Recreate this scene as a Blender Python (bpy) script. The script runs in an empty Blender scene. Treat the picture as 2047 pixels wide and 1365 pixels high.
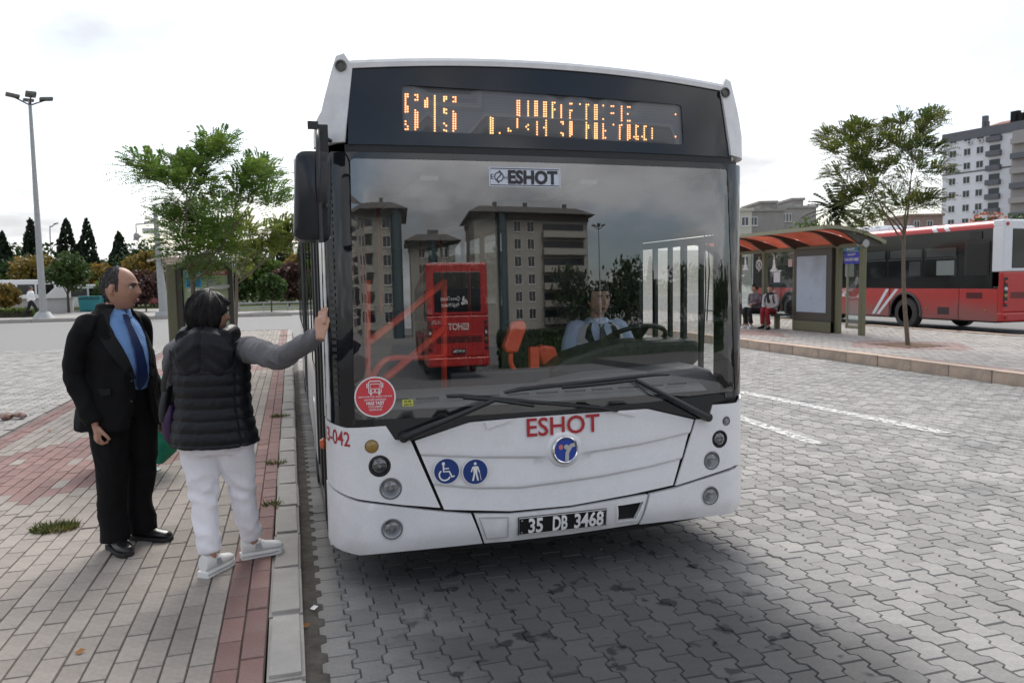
import bpy, bmesh, math, random
import numpy as np
from mathutils import Vector, Matrix, noise
from mathutils.geometry import delaunay_2d_cdt
random.seed(7)
rng = np.random.default_rng(7)
PI = math.pi
R = math.radians
scene = bpy.context.scene
col = scene.collection

# ------------------------------------------------------------ camera
F_PX, CX, CY, CAM_H = 1520.0, 1023.5, 682.5, 1.70          # the photograph's own 2047 px frame
def _cam_axes():
    dy = np.array([(580 - CX) / F_PX, -(570 - CY) / F_PX, -1.0]); dy /= np.linalg.norm(dy)
    hp = np.array([(580 + 1e6 - CX) / F_PX, -(570 - 16000.0 - CY) / F_PX, -1.0]); hp /= np.linalg.norm(hp)
    up = np.cross(hp, dy); up /= np.linalg.norm(up)
    if up[1] < 0: up = -up
    return np.stack([np.cross(dy, up), dy, up], 1)
CAM_R = _cam_axes()
cam_data = bpy.data.cameras.new('camera')
cam_data.sensor_width = 36.0
cam_data.lens = F_PX / 2047 * 36.0
cam_data.clip_start, cam_data.clip_end = 0.1, 3000
cam_data.dof.use_dof = True
cam_data.dof.focus_distance = 4.6
cam_data.dof.aperture_fstop = 5.0
cam_ob = bpy.data.objects.new('camera', cam_data)
m = Matrix(CAM_R.T.tolist()).to_4x4()
m.translation = (0, 0, CAM_H)
cam_ob.matrix_world = m
col.objects.link(cam_ob)
scene.camera = cam_ob

def proj(p):
    q = CAM_R @ (np.array(p, float) - np.array([0, 0, CAM_H]))
    return np.array([CX - F_PX * q[0] / q[2], CY + F_PX * q[1] / q[2]])
def _ray(x, y): return CAM_R.T @ np.array([(x - CX) / F_PX, -(y - CY) / F_PX, -1.0])
EYE = np.array([0, 0, CAM_H])
def onx(x, y, X): d = _ray(x, y); return EYE + d * (X / d[0])
def ony(x, y, Y): d = _ray(x, y); return EYE + d * (Y / d[1])
def onz(x, y, Z): d = _ray(x, y); return EYE + d * ((Z - CAM_H) / d[2])

# ------------------------------------------------------------ world, sun, exposure
SUN_EL, SUN_AZ = R(46), R(14)                 # azimuth from +Y towards +X: the sun stands behind the white bus
SUN_DIR = Vector((math.sin(SUN_AZ) * math.cos(SUN_EL), math.cos(SUN_AZ) * math.cos(SUN_EL), math.sin(SUN_EL)))
world = bpy.data.worlds.new('World')
scene.world = world
world.use_nodes = True
nt = world.node_tree
for n in list(nt.nodes): nt.nodes.remove(n)
def WN(t, **k):
    n = nt.nodes.new(t)
    for a, v in k.items(): setattr(n, a, v)
    return n
def wmath(op, a, b=None, c=None):
    n = WN('ShaderNodeMath', operation=op)
    for i, v in enumerate((a, b, c)):
        if v is None: continue
        if isinstance(v, (int, float)): n.inputs[i].default_value = v
        else: nt.links.new(v, n.inputs[i])
    return n.outputs[0]
out = WN('ShaderNodeOutputWorld')
bg = WN('ShaderNodeBackground'); bg.inputs['Strength'].default_value = 0.10
sky = WN('ShaderNodeTexSky', sky_type='NISHITA', sun_disc=False)
sky.sun_elevation = SUN_EL; sky.sun_rotation = SUN_AZ
sky.air_density = 1.0; sky.dust_density = 2.0
tc = WN('ShaderNodeTexCoord')
sep = WN('ShaderNodeSeparateXYZ'); nt.links.new(tc.outputs['Generated'], sep.inputs[0])
zc = wmath('MAXIMUM', sep.outputs['Z'], 0.0)
den = wmath('ADD', zc, 0.22)                                     # cloud layer seen flatter towards the horizon
cmb = WN('ShaderNodeCombineXYZ')
nt.links.new(wmath('DIVIDE', sep.outputs['X'], den), cmb.inputs[0])
nt.links.new(wmath('DIVIDE', sep.outputs['Y'], den), cmb.inputs[1])
def cloud(scale, detail, lo, hi, loc, rough=0.55):
    mp = WN('ShaderNodeMapping'); nt.links.new(cmb.outputs[0], mp.inputs[0]); mp.inputs['Location'].default_value = loc
    nz = WN('ShaderNodeTexNoise'); nt.links.new(mp.outputs[0], nz.inputs['Vector'])
    nz.inputs['Scale'].default_value = scale; nz.inputs['Detail'].default_value = detail; nz.inputs['Roughness'].default_value = rough
    mr = WN('ShaderNodeMapRange', interpolation_type='SMOOTHSTEP'); nt.links.new(nz.outputs[0], mr.inputs[0])
    mr.inputs[1].default_value = lo; mr.inputs[2].default_value = hi
    return mr.outputs[0]
cover = cloud(0.8, 7, 0.40, 0.58, (3.1, 1.7, 0))                 # how much cloud
shade = cloud(1.25, 7, 0.36, 0.62, (7.3, 4.2, 0))                  # thick and thin cloud
dot = WN('ShaderNodeVectorMath', operation='DOT_PRODUCT')
nt.links.new(tc.outputs['Generated'], dot.inputs[0]); dot.inputs[1].default_value = SUN_DIR
gl = wmath('POWER', wmath('MULTIPLY_ADD', dot.outputs['Value'], 0.5, 0.5), 2.2)   # forward scattering: cloud is brighter round the sun
CL_BASE, CL_SUN = 6.1, 1.7
lum = wmath('ADD', wmath('MULTIPLY', gl, CL_SUN), CL_BASE)
lum = wmath('MULTIPLY', lum, wmath('MULTIPLY_ADD', shade, -0.60, 1.17))
ccol = WN('ShaderNodeCombineColor')
nt.links.new(wmath('MULTIPLY', lum, 0.985), ccol.inputs[0]); nt.links.new(wmath('MULTIPLY', lum, 0.995), ccol.inputs[1]); nt.links.new(wmath('MULTIPLY', lum, 1.02), ccol.inputs[2])
mixc = WN('ShaderNodeMix', data_type='RGBA')
nt.links.new(wmath('MULTIPLY_ADD', cover, 0.80, 0.18), mixc.inputs[0])
nt.links.new(sky.outputs[0], mixc.inputs[6]); nt.links.new(ccol.outputs[0], mixc.inputs[7])
nt.links.new(mixc.outputs[2], bg.inputs['Color'])
nt.links.new(bg.outputs[0], out.inputs['Surface'])

sun_d = bpy.data.lights.new('sun', 'SUN')
sun_d.energy = 1.5; sun_d.angle = R(34); sun_d.color = (1.0, 0.96, 0.90)
sun_o = bpy.data.objects.new('sun', sun_d)
sun_o.rotation_euler = (-SUN_DIR).to_track_quat('-Z', 'Y').to_euler()
col.objects.link(sun_o)
scene.view_settings.view_transform = 'Standard'
scene.view_settings.look = 'None'
scene.view_settings.exposure = 0.92
scene.view_settings.gamma = 1.0
scene.view_settings.use_curve_mapping = False
scene.render.engine = 'CYCLES'
scene.cycles.use_denoising = True
scene.cycles.max_bounces = 8
scene.cycles.transparent_max_bounces = 24
scene.cycles.caustics_reflective = False
scene.cycles.caustics_refractive = False

# ------------------------------------------------------------ materials
MATS = {}
def M(name, c, rough=0.6, metal=0.0, var=0.0, scale=6.0, bump=0.0, bscale=None, c2=None, lo=0.4, hi=0.65, spec=0.5, coat=0.0,
      island=0.0, emit=0.0, speck=0.0, sheen=0.0, detail=5.0):
    """a Principled material with procedural variation: var = tone noise, c2 = a second colour in blotches, island = tone per piece"""
    if name in MATS: return MATS[name]
    mt = bpy.data.materials.new(name); mt.use_nodes = True; MATS[name] = mt
    t = mt.node_tree; N, L = t.nodes, t.links
    b = N['Principled BSDF']
    b.inputs['Roughness'].default_value = rough; b.inputs['Metallic'].default_value = metal
    b.inputs['Specular IOR Level'].default_value = spec
    b.inputs['Coat Weight'].default_value = coat; b.inputs['Coat Roughness'].default_value = 0.05
    if sheen: b.inputs['Sheen Weight'].default_value = sheen
    b.inputs['Base Color'].default_value = (*c, 1)
    cur = None
    co = N.new('ShaderNodeTexCoord').outputs['Object']
    def nz(sc, det=detail, ro=0.6):
        n = N.new('ShaderNodeTexNoise'); n.inputs['Scale'].default_value = sc; n.inputs['Detail'].default_value = det; n.inputs['Roughness'].default_value = ro
        L.new(co, n.inputs['Vector']); return n.outputs[0]
    def rngm(v, a, bb, c_, d):
        n = N.new('ShaderNodeMapRange'); L.new(v, n.inputs[0])
        for i, x in enumerate((a, bb, c_, d)): n.inputs[i + 1].default_value = x
        return n.outputs[0]
    if c2 is not None:
        mx = N.new('ShaderNodeMix'); mx.data_type = 'RGBA'
        L.new(rngm(nz(scale), lo, hi, 0, 1), mx.inputs[0]); mx.inputs[6].default_value = (*c, 1); mx.inputs[7].default_value = (*c2, 1); cur = mx.outputs[2]
    def mul(v):
        nonlocal cur
        mx = N.new('ShaderNodeMix'); mx.data_type = 'RGBA'; mx.blend_type = 'MULTIPLY'; mx.inputs[0].default_value = 1
        if cur is None: mx.inputs[6].default_value = (*c, 1)
        else: L.new(cur, mx.inputs[6])
        L.new(v, mx.inputs[7]); cur = mx.outputs[2]
    if var: mul(rngm(nz(scale * 2.3), 0.25, 0.75, 1 - var, 1 + var))
    if speck: mul(rngm(nz(scale * 40, 2), 0.3, 0.7, 1 - speck, 1 + speck))
    if island:
        g = N.new('ShaderNodeNewGeometry'); oi = N.new('ShaderNodeObjectInfo')
        ad = N.new('ShaderNodeMath'); ad.operation = 'ADD'; L.new(g.outputs['Random Per Island'], ad.inputs[0]); L.new(oi.outputs['Random'], ad.inputs[1])
        fr = N.new('ShaderNodeMath'); fr.operation = 'FRACT'; L.new(ad.outputs[0], fr.inputs[0])
        mul(rngm(fr.outputs[0], 0, 1, 1 - island, 1 + island))
    if cur is not None: L.new(cur, b.inputs['Base Color'])
    if bump:
        bp = N.new('ShaderNodeBump'); bp.inputs['Strength'].default_value = bump; bp.inputs['Distance'].default_value = 0.01
        L.new(nz(bscale or scale * 12, 4), bp.inputs['Height']); L.new(bp.outputs[0], b.inputs['Normal'])
    if emit:
        b.inputs['Emission Color'].default_value = (*c, 1); b.inputs['Emission Strength'].default_value = emit
    return mt

def glass(name, tint=(0.8, 0.85, 0.85), refl=0.10, rough=0.0, op=0.0, opcol=(0.02, 0.02, 0.02), streak=0.0):
    """a thin pane: light passes straight through, mirrors more at grazing angles"""
    if name in MATS: return MATS[name]
    mt = bpy.data.materials.new(name); mt.use_nodes = True; MATS[name] = mt
    t = mt.node_tree; N, L = t.nodes, t.links
    N.remove(N['Principled BSDF']); o = N['Material Output']
    tr = N.new('ShaderNodeBsdfTransparent'); tr.inputs[0].default_value = (*tint, 1)
    gs = N.new('ShaderNodeBsdfGlossy'); gs.inputs['Roughness'].default_value = rough; gs.inputs['Color'].default_value = (1, 1, 1, 1)
    fr = N.new('ShaderNodeFresnel'); ge = N.new('ShaderNodeNewGeometry'); io = N.new('ShaderNodeMapRange')
    io.inputs[3].default_value = 1.5; io.inputs[4].default_value = 1 / 1.5; L.new(ge.outputs['Backfacing'], io.inputs[0]); L.new(io.outputs[0], fr.inputs['IOR'])
    ad = N.new('ShaderNodeMath'); ad.operation = 'ADD'; ad.use_clamp = True; ad.inputs[1].default_value = refl
    L.new(fr.outputs[0], ad.inputs[0])
    base = tr.outputs[0]
    if op or streak:
        df = N.new('ShaderNodeBsdfDiffuse'); df.inputs[0].default_value = (*opcol, 1)
        m0 = N.new('ShaderNodeMixShader'); m0.inputs[0].default_value = op
        if streak:
            nz = N.new('ShaderNodeTexNoise'); nz.inputs['Scale'].default_value = 3; nz.inputs['Detail'].default_value = 6
            co = N.new('ShaderNodeTexCoord'); L.new(co.outputs['Object'], nz.inputs['Vector'])
            mr = N.new('ShaderNodeMapRange'); L.new(nz.outputs[0], mr.inputs[0]); mr.inputs[1].default_value = .4; mr.inputs[2].default_value = .8
            mr.inputs[3].default_value = op; mr.inputs[4].default_value = op + streak; L.new(mr.outputs[0], m0.inputs[0])
        L.new(tr.outputs[0], m0.inputs[1]); L.new(df.outputs[0], m0.inputs[2]); base = m0.outputs[0]
    mx = N.new('ShaderNodeMixShader'); L.new(ad.outputs[0], mx.inputs[0]); L.new(base, mx.inputs[1]); L.new(gs.outputs[0], mx.inputs[2])
    L.new(mx.outputs[0], o.inputs['Surface'])
    return mt

# ------------------------------------------------------------ objects
def tag(o, label=None, cat=None, group=None, kind=None):
    if label: o['label'] = label
    if cat: o['category'] = cat
    if group: o['group'] = group
    if kind: o['kind'] = kind
    return o
def thing(name, label, cat, loc=(0, 0, 0), rz=0.0, group=None, kind=None):
    o = bpy.data.objects.new(name, None); o.empty_display_size = 0.1
    o.location = loc; o.rotation_euler = (0, 0, rz); col.objects.link(o)
    return tag(o, label, cat, group, kind)
def link(name, mesh, parent=None, loc=None):
    o = bpy.data.objects.new(name, mesh); col.objects.link(o)
    if parent is not None: o.parent = parent
    if loc is not None: o.location = loc
    return o
def root_of(o):
    while o.parent is not None: o = o.parent
    return o
def kids(o): return [c for c in o.children]
def copy_tree(o, parent=None):
    c = o.copy(); col.objects.link(c); c.parent = parent
    for ch in kids(o): copy_tree(ch, c)
    return c

class MB:
    """collects shapes; build() links them as ONE mesh object"""
    def __init__(s): s.v = []; s.f = []; s.mi = []; s.cur = 0
    def add(s, vs, fs, mi=None):
        b = len(s.v); s.v += [tuple(map(float, p)) for p in vs]
        s.f += [tuple(b + i for i in f) for f in fs]; s.mi += [s.cur if mi is None else mi] * len(fs); return s
    def box(s, c, d, rz=0.0, rot=None, taper=1.0):
        x, y, z = d[0] / 2, d[1] / 2, d[2] / 2
        vs = [Vector((a * x * (taper if k > 0 else 1), b * y * (taper if k > 0 else 1), k * z)) for k in (-1, 1) for a, b in ((-1, -1), (1, -1), (1, 1), (-1, 1))]
        q = rot if rot is not None else Matrix.Rotation(rz, 3, 'Z')
        return s.add([q @ p + Vector(c) for p in vs], [(3, 2, 1, 0), (4, 5, 6, 7), (0, 1, 5, 4), (1, 2, 6, 5), (2, 3, 7, 6), (3, 0, 4, 7)])
    def b2(s, a, b): # box by two corners
        return s.box([(p + q) / 2 for p, q in zip(a, b)], [abs(q - p) for p, q in zip(a, b)])
    def bar(s, a, b, w, h, up=(0, 0, 1)):
        a, b = Vector(a), Vector(b); d = (b - a); ln = d.length; d.normalize()
        u = Vector(up); sx = d.cross(u)
        if sx.length < 1e-4: sx = d.cross(Vector((0, 1, 0)))
        sx.normalize(); uz = sx.cross(d)
        return s.box((a + b) / 2, (w, ln, h), rot=Matrix((sx, d, uz)).transposed())
    def tube(s, pts, r, n=8, cap=True, closed=False, flat=None):
        pts = [Vector(p) for p in pts]; m_ = len(pts); rs = r if isinstance(r, (list, tuple)) else [r] * m_
        prev = None; vs = []
        for i, p in enumerate(pts):
            a = pts[i - 1] if (i or closed) else p; b = pts[(i + 1) % m_] if (i < m_ - 1 or closed) else p
            d = (b - a)
            if d.length < 1e-9: d = Vector((0, 0, 1))
            d.normalize()
            if prev is None:
                x = d.orthogonal().normalized()
                if abs(d.z) < 0.95: x = d.cross(Vector((0, 0, 1))).normalized()
            else:
                x = (prev - d * prev.dot(d))
                x = x.normalized() if x.length > 1e-6 else d.orthogonal().normalized()
            prev = x; y = d.cross(x)
            rr = rs[i]; ra, rb = rr if isinstance(rr, (list, tuple)) else (rr, rr)
            vs += [p + x * (math.cos(2 * PI * k / n) * ra) + y * (math.sin(2 * PI * k / n) * rb) for k in range(n)]
        fs = [(i * n + k, i * n + (k + 1) % n, (i + 1) * n + (k + 1) % n, (i + 1) * n + k) for i in range(m_ - 1) for k in range(n)]
        if closed: fs += [((m_ - 1) * n + k, (m_ - 1) * n + (k + 1) % n, (k + 1) % n, k) for k in range(n)]
        elif cap: fs += [tuple(range(n - 1, -1, -1)), tuple((m_ - 1) * n + k for k in range(n))]
        return s.add(vs, fs)
    def loft(s, rings, cap=True, closed=True):
        n = len(rings[0]); vs = [p for r_ in rings for p in r_]; e = n if closed else n - 1
        fs = [(i * n + k, i * n + (k + 1) % n, (i + 1) * n + (k + 1) % n, (i + 1) * n + k) for i in range(len(rings) - 1) for k in range(e)]
        if cap: fs += [tuple(range(n - 1, -1, -1)), tuple((len(rings) - 1) * n + k for k in range(n))]
        return s.add(vs, fs)
    def lathe(s, prof, c, n=20, axis=(0, 0, 1), cap=True):
        q = Vector((0, 0, 1)).rotation_difference(Vector(axis).normalized()).to_matrix(); c = Vector(c)
        rings = [[q @ Vector((r_ * math.cos(2 * PI * k / n), r_ * math.sin(2 * PI * k / n), h)) + c for k in range(n)] for r_, h in prof]
        return s.loft(rings, cap=cap)
    def ell(s, c, r, n=12, m_=8, rot=None):
        c = Vector(c); rings = []
        for i in range(m_ + 1):
            t = -PI / 2 + PI * i / m_; cr = max(math.cos(t), 1e-3)
            ring = [Vector((r[0] * cr * math.cos(2 * PI * k / n), r[1] * cr * math.sin(2 * PI * k / n), r[2] * math.sin(t))) for k in range(n)]
            rings.append([(rot @ p if rot is not None else p) + c for p in ring])
        return s.loft(rings)
    def prism(s, poly, fn, d0, d1):
        """a 2D polygon mapped through fn(u, v, depth) and given thickness"""
        n = len(poly); vs = [fn(u, v, d0) for u, v in poly] + [fn(u, v, d1) for u, v in poly]
        return s.add(vs, [tuple(range(n)), tuple(range(2 * n - 1, n - 1, -1))] + [((i + 1) % n, i, n + i, n + (i + 1) % n) for i in range(n)])
    def quad(s, a, b, c, d): return s.add([a, b, c, d], [(0, 1, 2, 3)])
    def text(s, body, fn, h, w=None, bold=0.0, align='C'):
        """lettering mapped through fn(u, v); u runs along the line; centred on 0, cap height h; w stretches the line to a width"""
        vs, fs = text_geo(body, bold)
        k = h
        x0, x1 = vs[:, 0].min(), vs[:, 0].max()
        sx = (w / (x1 - x0)) if w else k
        off = (x0 + x1) / 2 if align == 'C' else x0
        return s.add([fn((p[0] - off) * sx, (p[1] - 0.5) * k) for p in vs], fs)
    def build(s, name, mat, parent=None, smooth=False, world=False, loc=None, bevel=0.0, auto=None):
        me = bpy.data.meshes.new(name)
        off = np.zeros(3)
        if world and parent is not None: off = np.array(root_of(parent).location)
        if s.v: me.from_pydata((np.array(s.v) - off).tolist(), [], s.f)
        for mt in (mat if isinstance(mat, (list, tuple)) else [mat]): me.materials.append(mt)
        if any(s.mi): me.polygons.foreach_set('material_index', s.mi)
        if smooth or auto is not None: me.polygons.foreach_set('use_smooth', [True] * len(me.polygons))
        if auto is not None: me.set_sharp_from_angle(angle=R(auto))
        me.validate(); me.update()
        o = link(name, me, parent, loc)
        if bevel:
            bv = o.modifiers.new('bevel', 'BEVEL'); bv.width = bevel; bv.segments = 2; bv.limit_method = 'ANGLE'; bv.angle_limit = R(35)
        return o

_TXT = {}
def text_geo(body, bold=0.0):
    key = (body, bold)
    if key in _TXT: return _TXT[key]
    cu = bpy.data.curves.new('lettering', 'FONT'); cu.body = body; cu.size = 1.0; cu.resolution_u = 3; cu.offset = bold; cu.fill_mode = 'FRONT'
    ob = bpy.data.objects.new('lettering', cu); col.objects.link(ob)
    dg = bpy.context.evaluated_depsgraph_get(); me = bpy.data.meshes.new_from_object(ob.evaluated_get(dg))
    vs = np.array([v.co[:] for v in me.vertices]); fs = [tuple(p.vertices) for p in me.polygons]
    bpy.data.objects.remove(ob); bpy.data.curves.remove(cu); bpy.data.meshes.remove(me)
    if not hasattr(text_geo, 'cap'):
        text_geo.cap = None
        v0, _ = text_geo('H', 0.0); text_geo.cap = v0[:, 1].max()
        vs = vs
    if text_geo.cap: vs = vs / text_geo.cap
    _TXT[key] = (vs, fs)
    return _TXT[key]

def modmesh(mb, mods, name='m'):
    """the mesh an MB gives after modifiers, as bpy mesh"""
    me = bpy.data.meshes.new(name); me.from_pydata(mb.v, [], mb.f); me.validate()
    ob = bpy.data.objects.new(name, me); col.objects.link(ob)
    for t, kw in mods:
        md = ob.modifiers.new(t, t)
        for k, v in kw.items(): setattr(md, k, v)
    dg = bpy.context.evaluated_depsgraph_get(); r = bpy.data.meshes.new_from_object(ob.evaluated_get(dg))
    bpy.data.objects.remove(ob); bpy.data.meshes.remove(me)
    return r
def fused(mb, name, mat, parent, voxel=0.008, smooth=4, wrinkle=0.0, wscale=9.0, wfn=None, world=False):
    """overlapping shapes fused into one continuous surface, optionally creased like cloth"""
    me = modmesh(mb, [('REMESH', dict(mode='VOXEL', voxel_size=voxel)), ('SMOOTH', dict(factor=0.5, iterations=smooth))])
    n = len(me.vertices); co = np.empty(n * 3); me.vertices.foreach_get('co', co); co = co.reshape(-1, 3)
    if wrinkle or wfn:
        no = np.empty(n * 3); me.vertex_normals.foreach_get('vector', no); no = no.reshape(-1, 3)
        d = np.zeros(n)
        for i, p in enumerate(co):
            if wrinkle:
                q = Vector((p[0] * wscale, p[1] * wscale, p[2] * wscale * 0.7))
                q += noise.noise_vector(q * 0.6) * 0.8
                a = noise.noise(q)
                d[i] = wrinkle * (1 - abs(a) * 2.2) * (0.5 + 0.5 * noise.noise(q * 0.33 + Vector((5, 1, 2)))) * 2
            if wfn: d[i] += wfn(p)
        co = co + no * d[:, None]
    if world and parent is not None: co = co - np.array(root_of(parent).location)
    me.vertices.foreach_set('co', co.ravel())
    me.polygons.foreach_set('use_smooth', [True] * len(me.polygons))
    me.materials.clear(); me.materials.append(mat); me.name = name; me.update()
    return link(name, me, parent)

def spline(pts, n=6):
    pts = [Vector(p) for p in pts]; o = []
    for i in range(len(pts) - 1):
        p0, p1, p2, p3 = pts[max(i - 1, 0)], pts[i], pts[i + 1], pts[min(i + 2, len(pts) - 1)]
        for k in range(n):
            t = k / n
            o.append(0.5 * ((2 * p1) + (p2 - p0) * t + (2 * p0 - 5 * p1 + 4 * p2 - p3) * t * t + (3 * p1 - p0 - 3 * p2 + p3) * t ** 3))
    o.append(pts[-1]); return o
def lerp(a, b, t): return a + (b - a) * t
def interp(x, xs, ys): return float(np.interp(x, xs, ys))
# ============================================================ THE GROUND
def oil_and_shade(mt):  # lane colour darkened: oil stains plus the shade in front of the bus
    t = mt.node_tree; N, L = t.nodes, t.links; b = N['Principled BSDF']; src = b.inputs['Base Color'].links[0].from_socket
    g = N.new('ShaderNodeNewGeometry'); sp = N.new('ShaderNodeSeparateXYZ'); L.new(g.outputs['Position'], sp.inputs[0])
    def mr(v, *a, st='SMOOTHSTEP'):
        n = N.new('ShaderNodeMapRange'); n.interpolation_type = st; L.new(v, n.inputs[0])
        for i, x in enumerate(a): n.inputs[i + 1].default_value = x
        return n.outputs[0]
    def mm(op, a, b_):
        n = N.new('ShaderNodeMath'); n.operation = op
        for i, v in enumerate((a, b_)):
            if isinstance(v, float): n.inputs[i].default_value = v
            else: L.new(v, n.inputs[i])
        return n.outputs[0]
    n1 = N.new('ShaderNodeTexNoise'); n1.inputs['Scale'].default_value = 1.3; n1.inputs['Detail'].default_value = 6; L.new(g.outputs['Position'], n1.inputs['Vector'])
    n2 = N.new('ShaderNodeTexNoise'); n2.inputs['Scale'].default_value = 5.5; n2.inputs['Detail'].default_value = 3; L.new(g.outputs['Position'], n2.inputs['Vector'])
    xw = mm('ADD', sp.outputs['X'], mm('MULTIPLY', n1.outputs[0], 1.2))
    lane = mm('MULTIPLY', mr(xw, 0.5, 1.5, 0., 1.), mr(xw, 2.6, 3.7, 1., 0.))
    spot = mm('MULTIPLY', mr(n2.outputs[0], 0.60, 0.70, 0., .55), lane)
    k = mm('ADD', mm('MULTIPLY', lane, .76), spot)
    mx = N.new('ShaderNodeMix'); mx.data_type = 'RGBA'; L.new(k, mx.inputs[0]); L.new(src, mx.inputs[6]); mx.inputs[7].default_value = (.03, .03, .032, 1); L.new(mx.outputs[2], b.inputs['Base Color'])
PAVER = M('grey_concrete_paver', (0.305, 0.296, 0.282), 0.85, var=0.10, scale=1.1, bump=0.35, bscale=130, island=0.19, speck=0.10, c2=(0.20, 0.20, 0.20), lo=0.52, hi=0.75)
oil_and_shade(PAVER)
BRICK = M('grey_paving_brick', (0.305, 0.270, 0.240), 0.85, var=0.12, scale=0.9, bump=0.3, bscale=140, island=0.13, speck=0.10, c2=(0.20, 0.19, 0.175), lo=0.55, hi=0.75)
REDBRICK = M('red_paving_brick', (0.245, 0.145, 0.13), 0.85, var=0.12, scale=1.4, bump=0.3, bscale=140, island=0.14, speck=0.08, c2=(0.22, 0.155, 0.14), lo=0.5, hi=0.75)
JOINT = M('joint_sand', (0.125, 0.118, 0.108), 0.95, var=0.3, scale=5, bump=0.4)
EARTH = M('brown_earth', (0.16, 0.10, 0.06), 0.95, var=0.3, scale=9, bump=0.8, bscale=50)
KERB = M('grey_kerb_stone', (0.36, 0.34, 0.315), 0.85, var=0.14, scale=3, bump=0.5, bscale=70, island=0.08, c2=(0.30, 0.28, 0.26), lo=0.52, hi=0.8)
TANKERB = M('tan_kerb_stone', (0.55, 0.43, 0.34), 0.85, var=0.14, scale=3, bump=0.5, bscale=60, island=0.10, c2=(0.30, 0.25, 0.21), lo=0.5, hi=0.75)
PAINT = M('worn_road_paint', (0.72, 0.72, 0.70), 0.8, var=0.12, scale=9, bump=0.3)

def piece(outline, inset=0.0038, drop=0.011):
    """one paving piece: flat top with a chamfered edge; outline counter-clockwise"""
    o = np.array(outline, float); c = o.mean(0); n = len(o)
    nx, pv = np.roll(o, -1, 0), np.roll(o, 1, 0)
    def nrm(e): e = e / np.maximum(np.linalg.norm(e, axis=1, keepdims=True), 1e-9); return np.stack([-e[:, 1], e[:, 0]], 1)
    a = nrm(nx - o) + nrm(o - pv); a /= np.maximum((a * a).sum(1, keepdims=True) / 2, 0.5)
    top = o + a * inset
    v = np.concatenate([np.c_[top, np.zeros(n)], np.c_[o, np.full(n, -drop)]])
    f = [tuple(range(n))] + [(n + i, n + (i + 1) % n, (i + 1) % n, i) for i in range(n)]
    return v, f
def field(name, mat, parent, tv, tf, P, Z, tilt=0.0, kind='stuff'):
    """many copies of a template piece as ONE mesh, each a little higher, lower or tilted"""
    k, n = len(P), len(tv)
    v = np.repeat(tv[None], k, 0)
    tx, ty = rng.normal(0, tilt, k), rng.normal(0, tilt, k)
    v[:, :, 2] += Z[:, None] + v[:, :, 0] * tx[:, None] + v[:, :, 1] * ty[:, None]
    v[:, :, 0] += P[:, 0:1]; v[:, :, 1] += P[:, 1:2]
    flat, tot = [], []
    for f in tf: flat += f; tot.append(len(f))
    lv = (np.tile(np.array(flat), k) + np.repeat(np.arange(k) * n, len(flat))).astype(np.int32)
    lt = np.tile(np.array(tot), k).astype(np.int32); ls = np.concatenate([[0], np.cumsum(lt)[:-1]]).astype(np.int32)
    me = bpy.data.meshes.new(name); me.vertices.add(k * n); me.vertices.foreach_set('co', v.reshape(-1))
    me.loops.add(len(lv)); me.loops.foreach_set('vertex_index', lv)
    me.polygons.add(len(lt)); me.polygons.foreach_set('loop_start', ls); me.polygons.foreach_set('loop_total', lt)
    me.polygons.foreach_set('use_smooth', np.zeros(len(lt), bool)); me.update(calc_edges=True); me.materials.append(mat)
    o = link(name, me, parent)
    if kind: o['kind'] = kind
    return o
def in_view(P, z=0.0, pad=30):
    q = (np.c_[P, np.full(len(P), z)] - EYE) @ CAM_R.T
    x = CX - F_PX * q[:, 0] / q[:, 2]; y = CY + F_PX * q[:, 1] / q[:, 2]
    return (q[:, 2] < -0.3) & (x > -pad) & (x < 2047 + pad) & (y > 0) & (y < 1365 + pad), -q[:, 2]
def lay(parent, name, kinds, n_single=300, tilt=0.006, zj=0.002, z=0.0):
    """kinds: list of (template, material, positions). The nearest pieces in view are objects of their own, the rest one mesh per kind"""
    allp = []
    for ki, (tp, mat, P) in enumerate(kinds):
        vis, d = in_view(P, z)
        allp += [(d[i] if vis[i] else 1e6 + d[i], ki, i) for i in range(len(P))]
    allp.sort()
    single = {}
    for d, ki, i in allp[:n_single]:
        if d < 1e6: single.setdefault(ki, set()).add(i)
    for ki, (tp, mat, P) in enumerate(kinds):
        tv, tf = tp; sel = single.get(ki, set())
        me = None
        for i in sorted(sel):
            if me is None:
                me = bpy.data.meshes.new(name); me.from_pydata(tv.tolist(), [], tf); me.materials.append(mat)
            o = link(name, me, parent, (P[i, 0], P[i, 1], z + rng.normal(0, zj)))
            o.rotation_euler = (rng.normal(0, tilt), rng.normal(0, tilt), rng.normal(0, 0.004))
        rest = np.array([i for i in range(len(P)) if i not in sel], int)
        if len(rest): field(name + '_field', mat, parent, tv, tf, P[rest], z + rng.normal(0, zj, len(rest)), tilt)

# the great sheet of ground, then the paved roads on it
gm = MB(); gm.quad((-1500, -1500, -0.05), (1500, -1500, -0.05), (1500, 1500, -0.05), (-1500, 1500, -0.05))
GROUND = M('far_ground', (0.29, 0.28, 0.26), 0.9, var=0.15, scale=0.05, c2=(0.23, 0.23, 0.19), lo=0.5, hi=0.7)
ground = tag(gm.build('ground', GROUND), 'grey open ground reaching out to the trees and houses', kind='structure')

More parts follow.
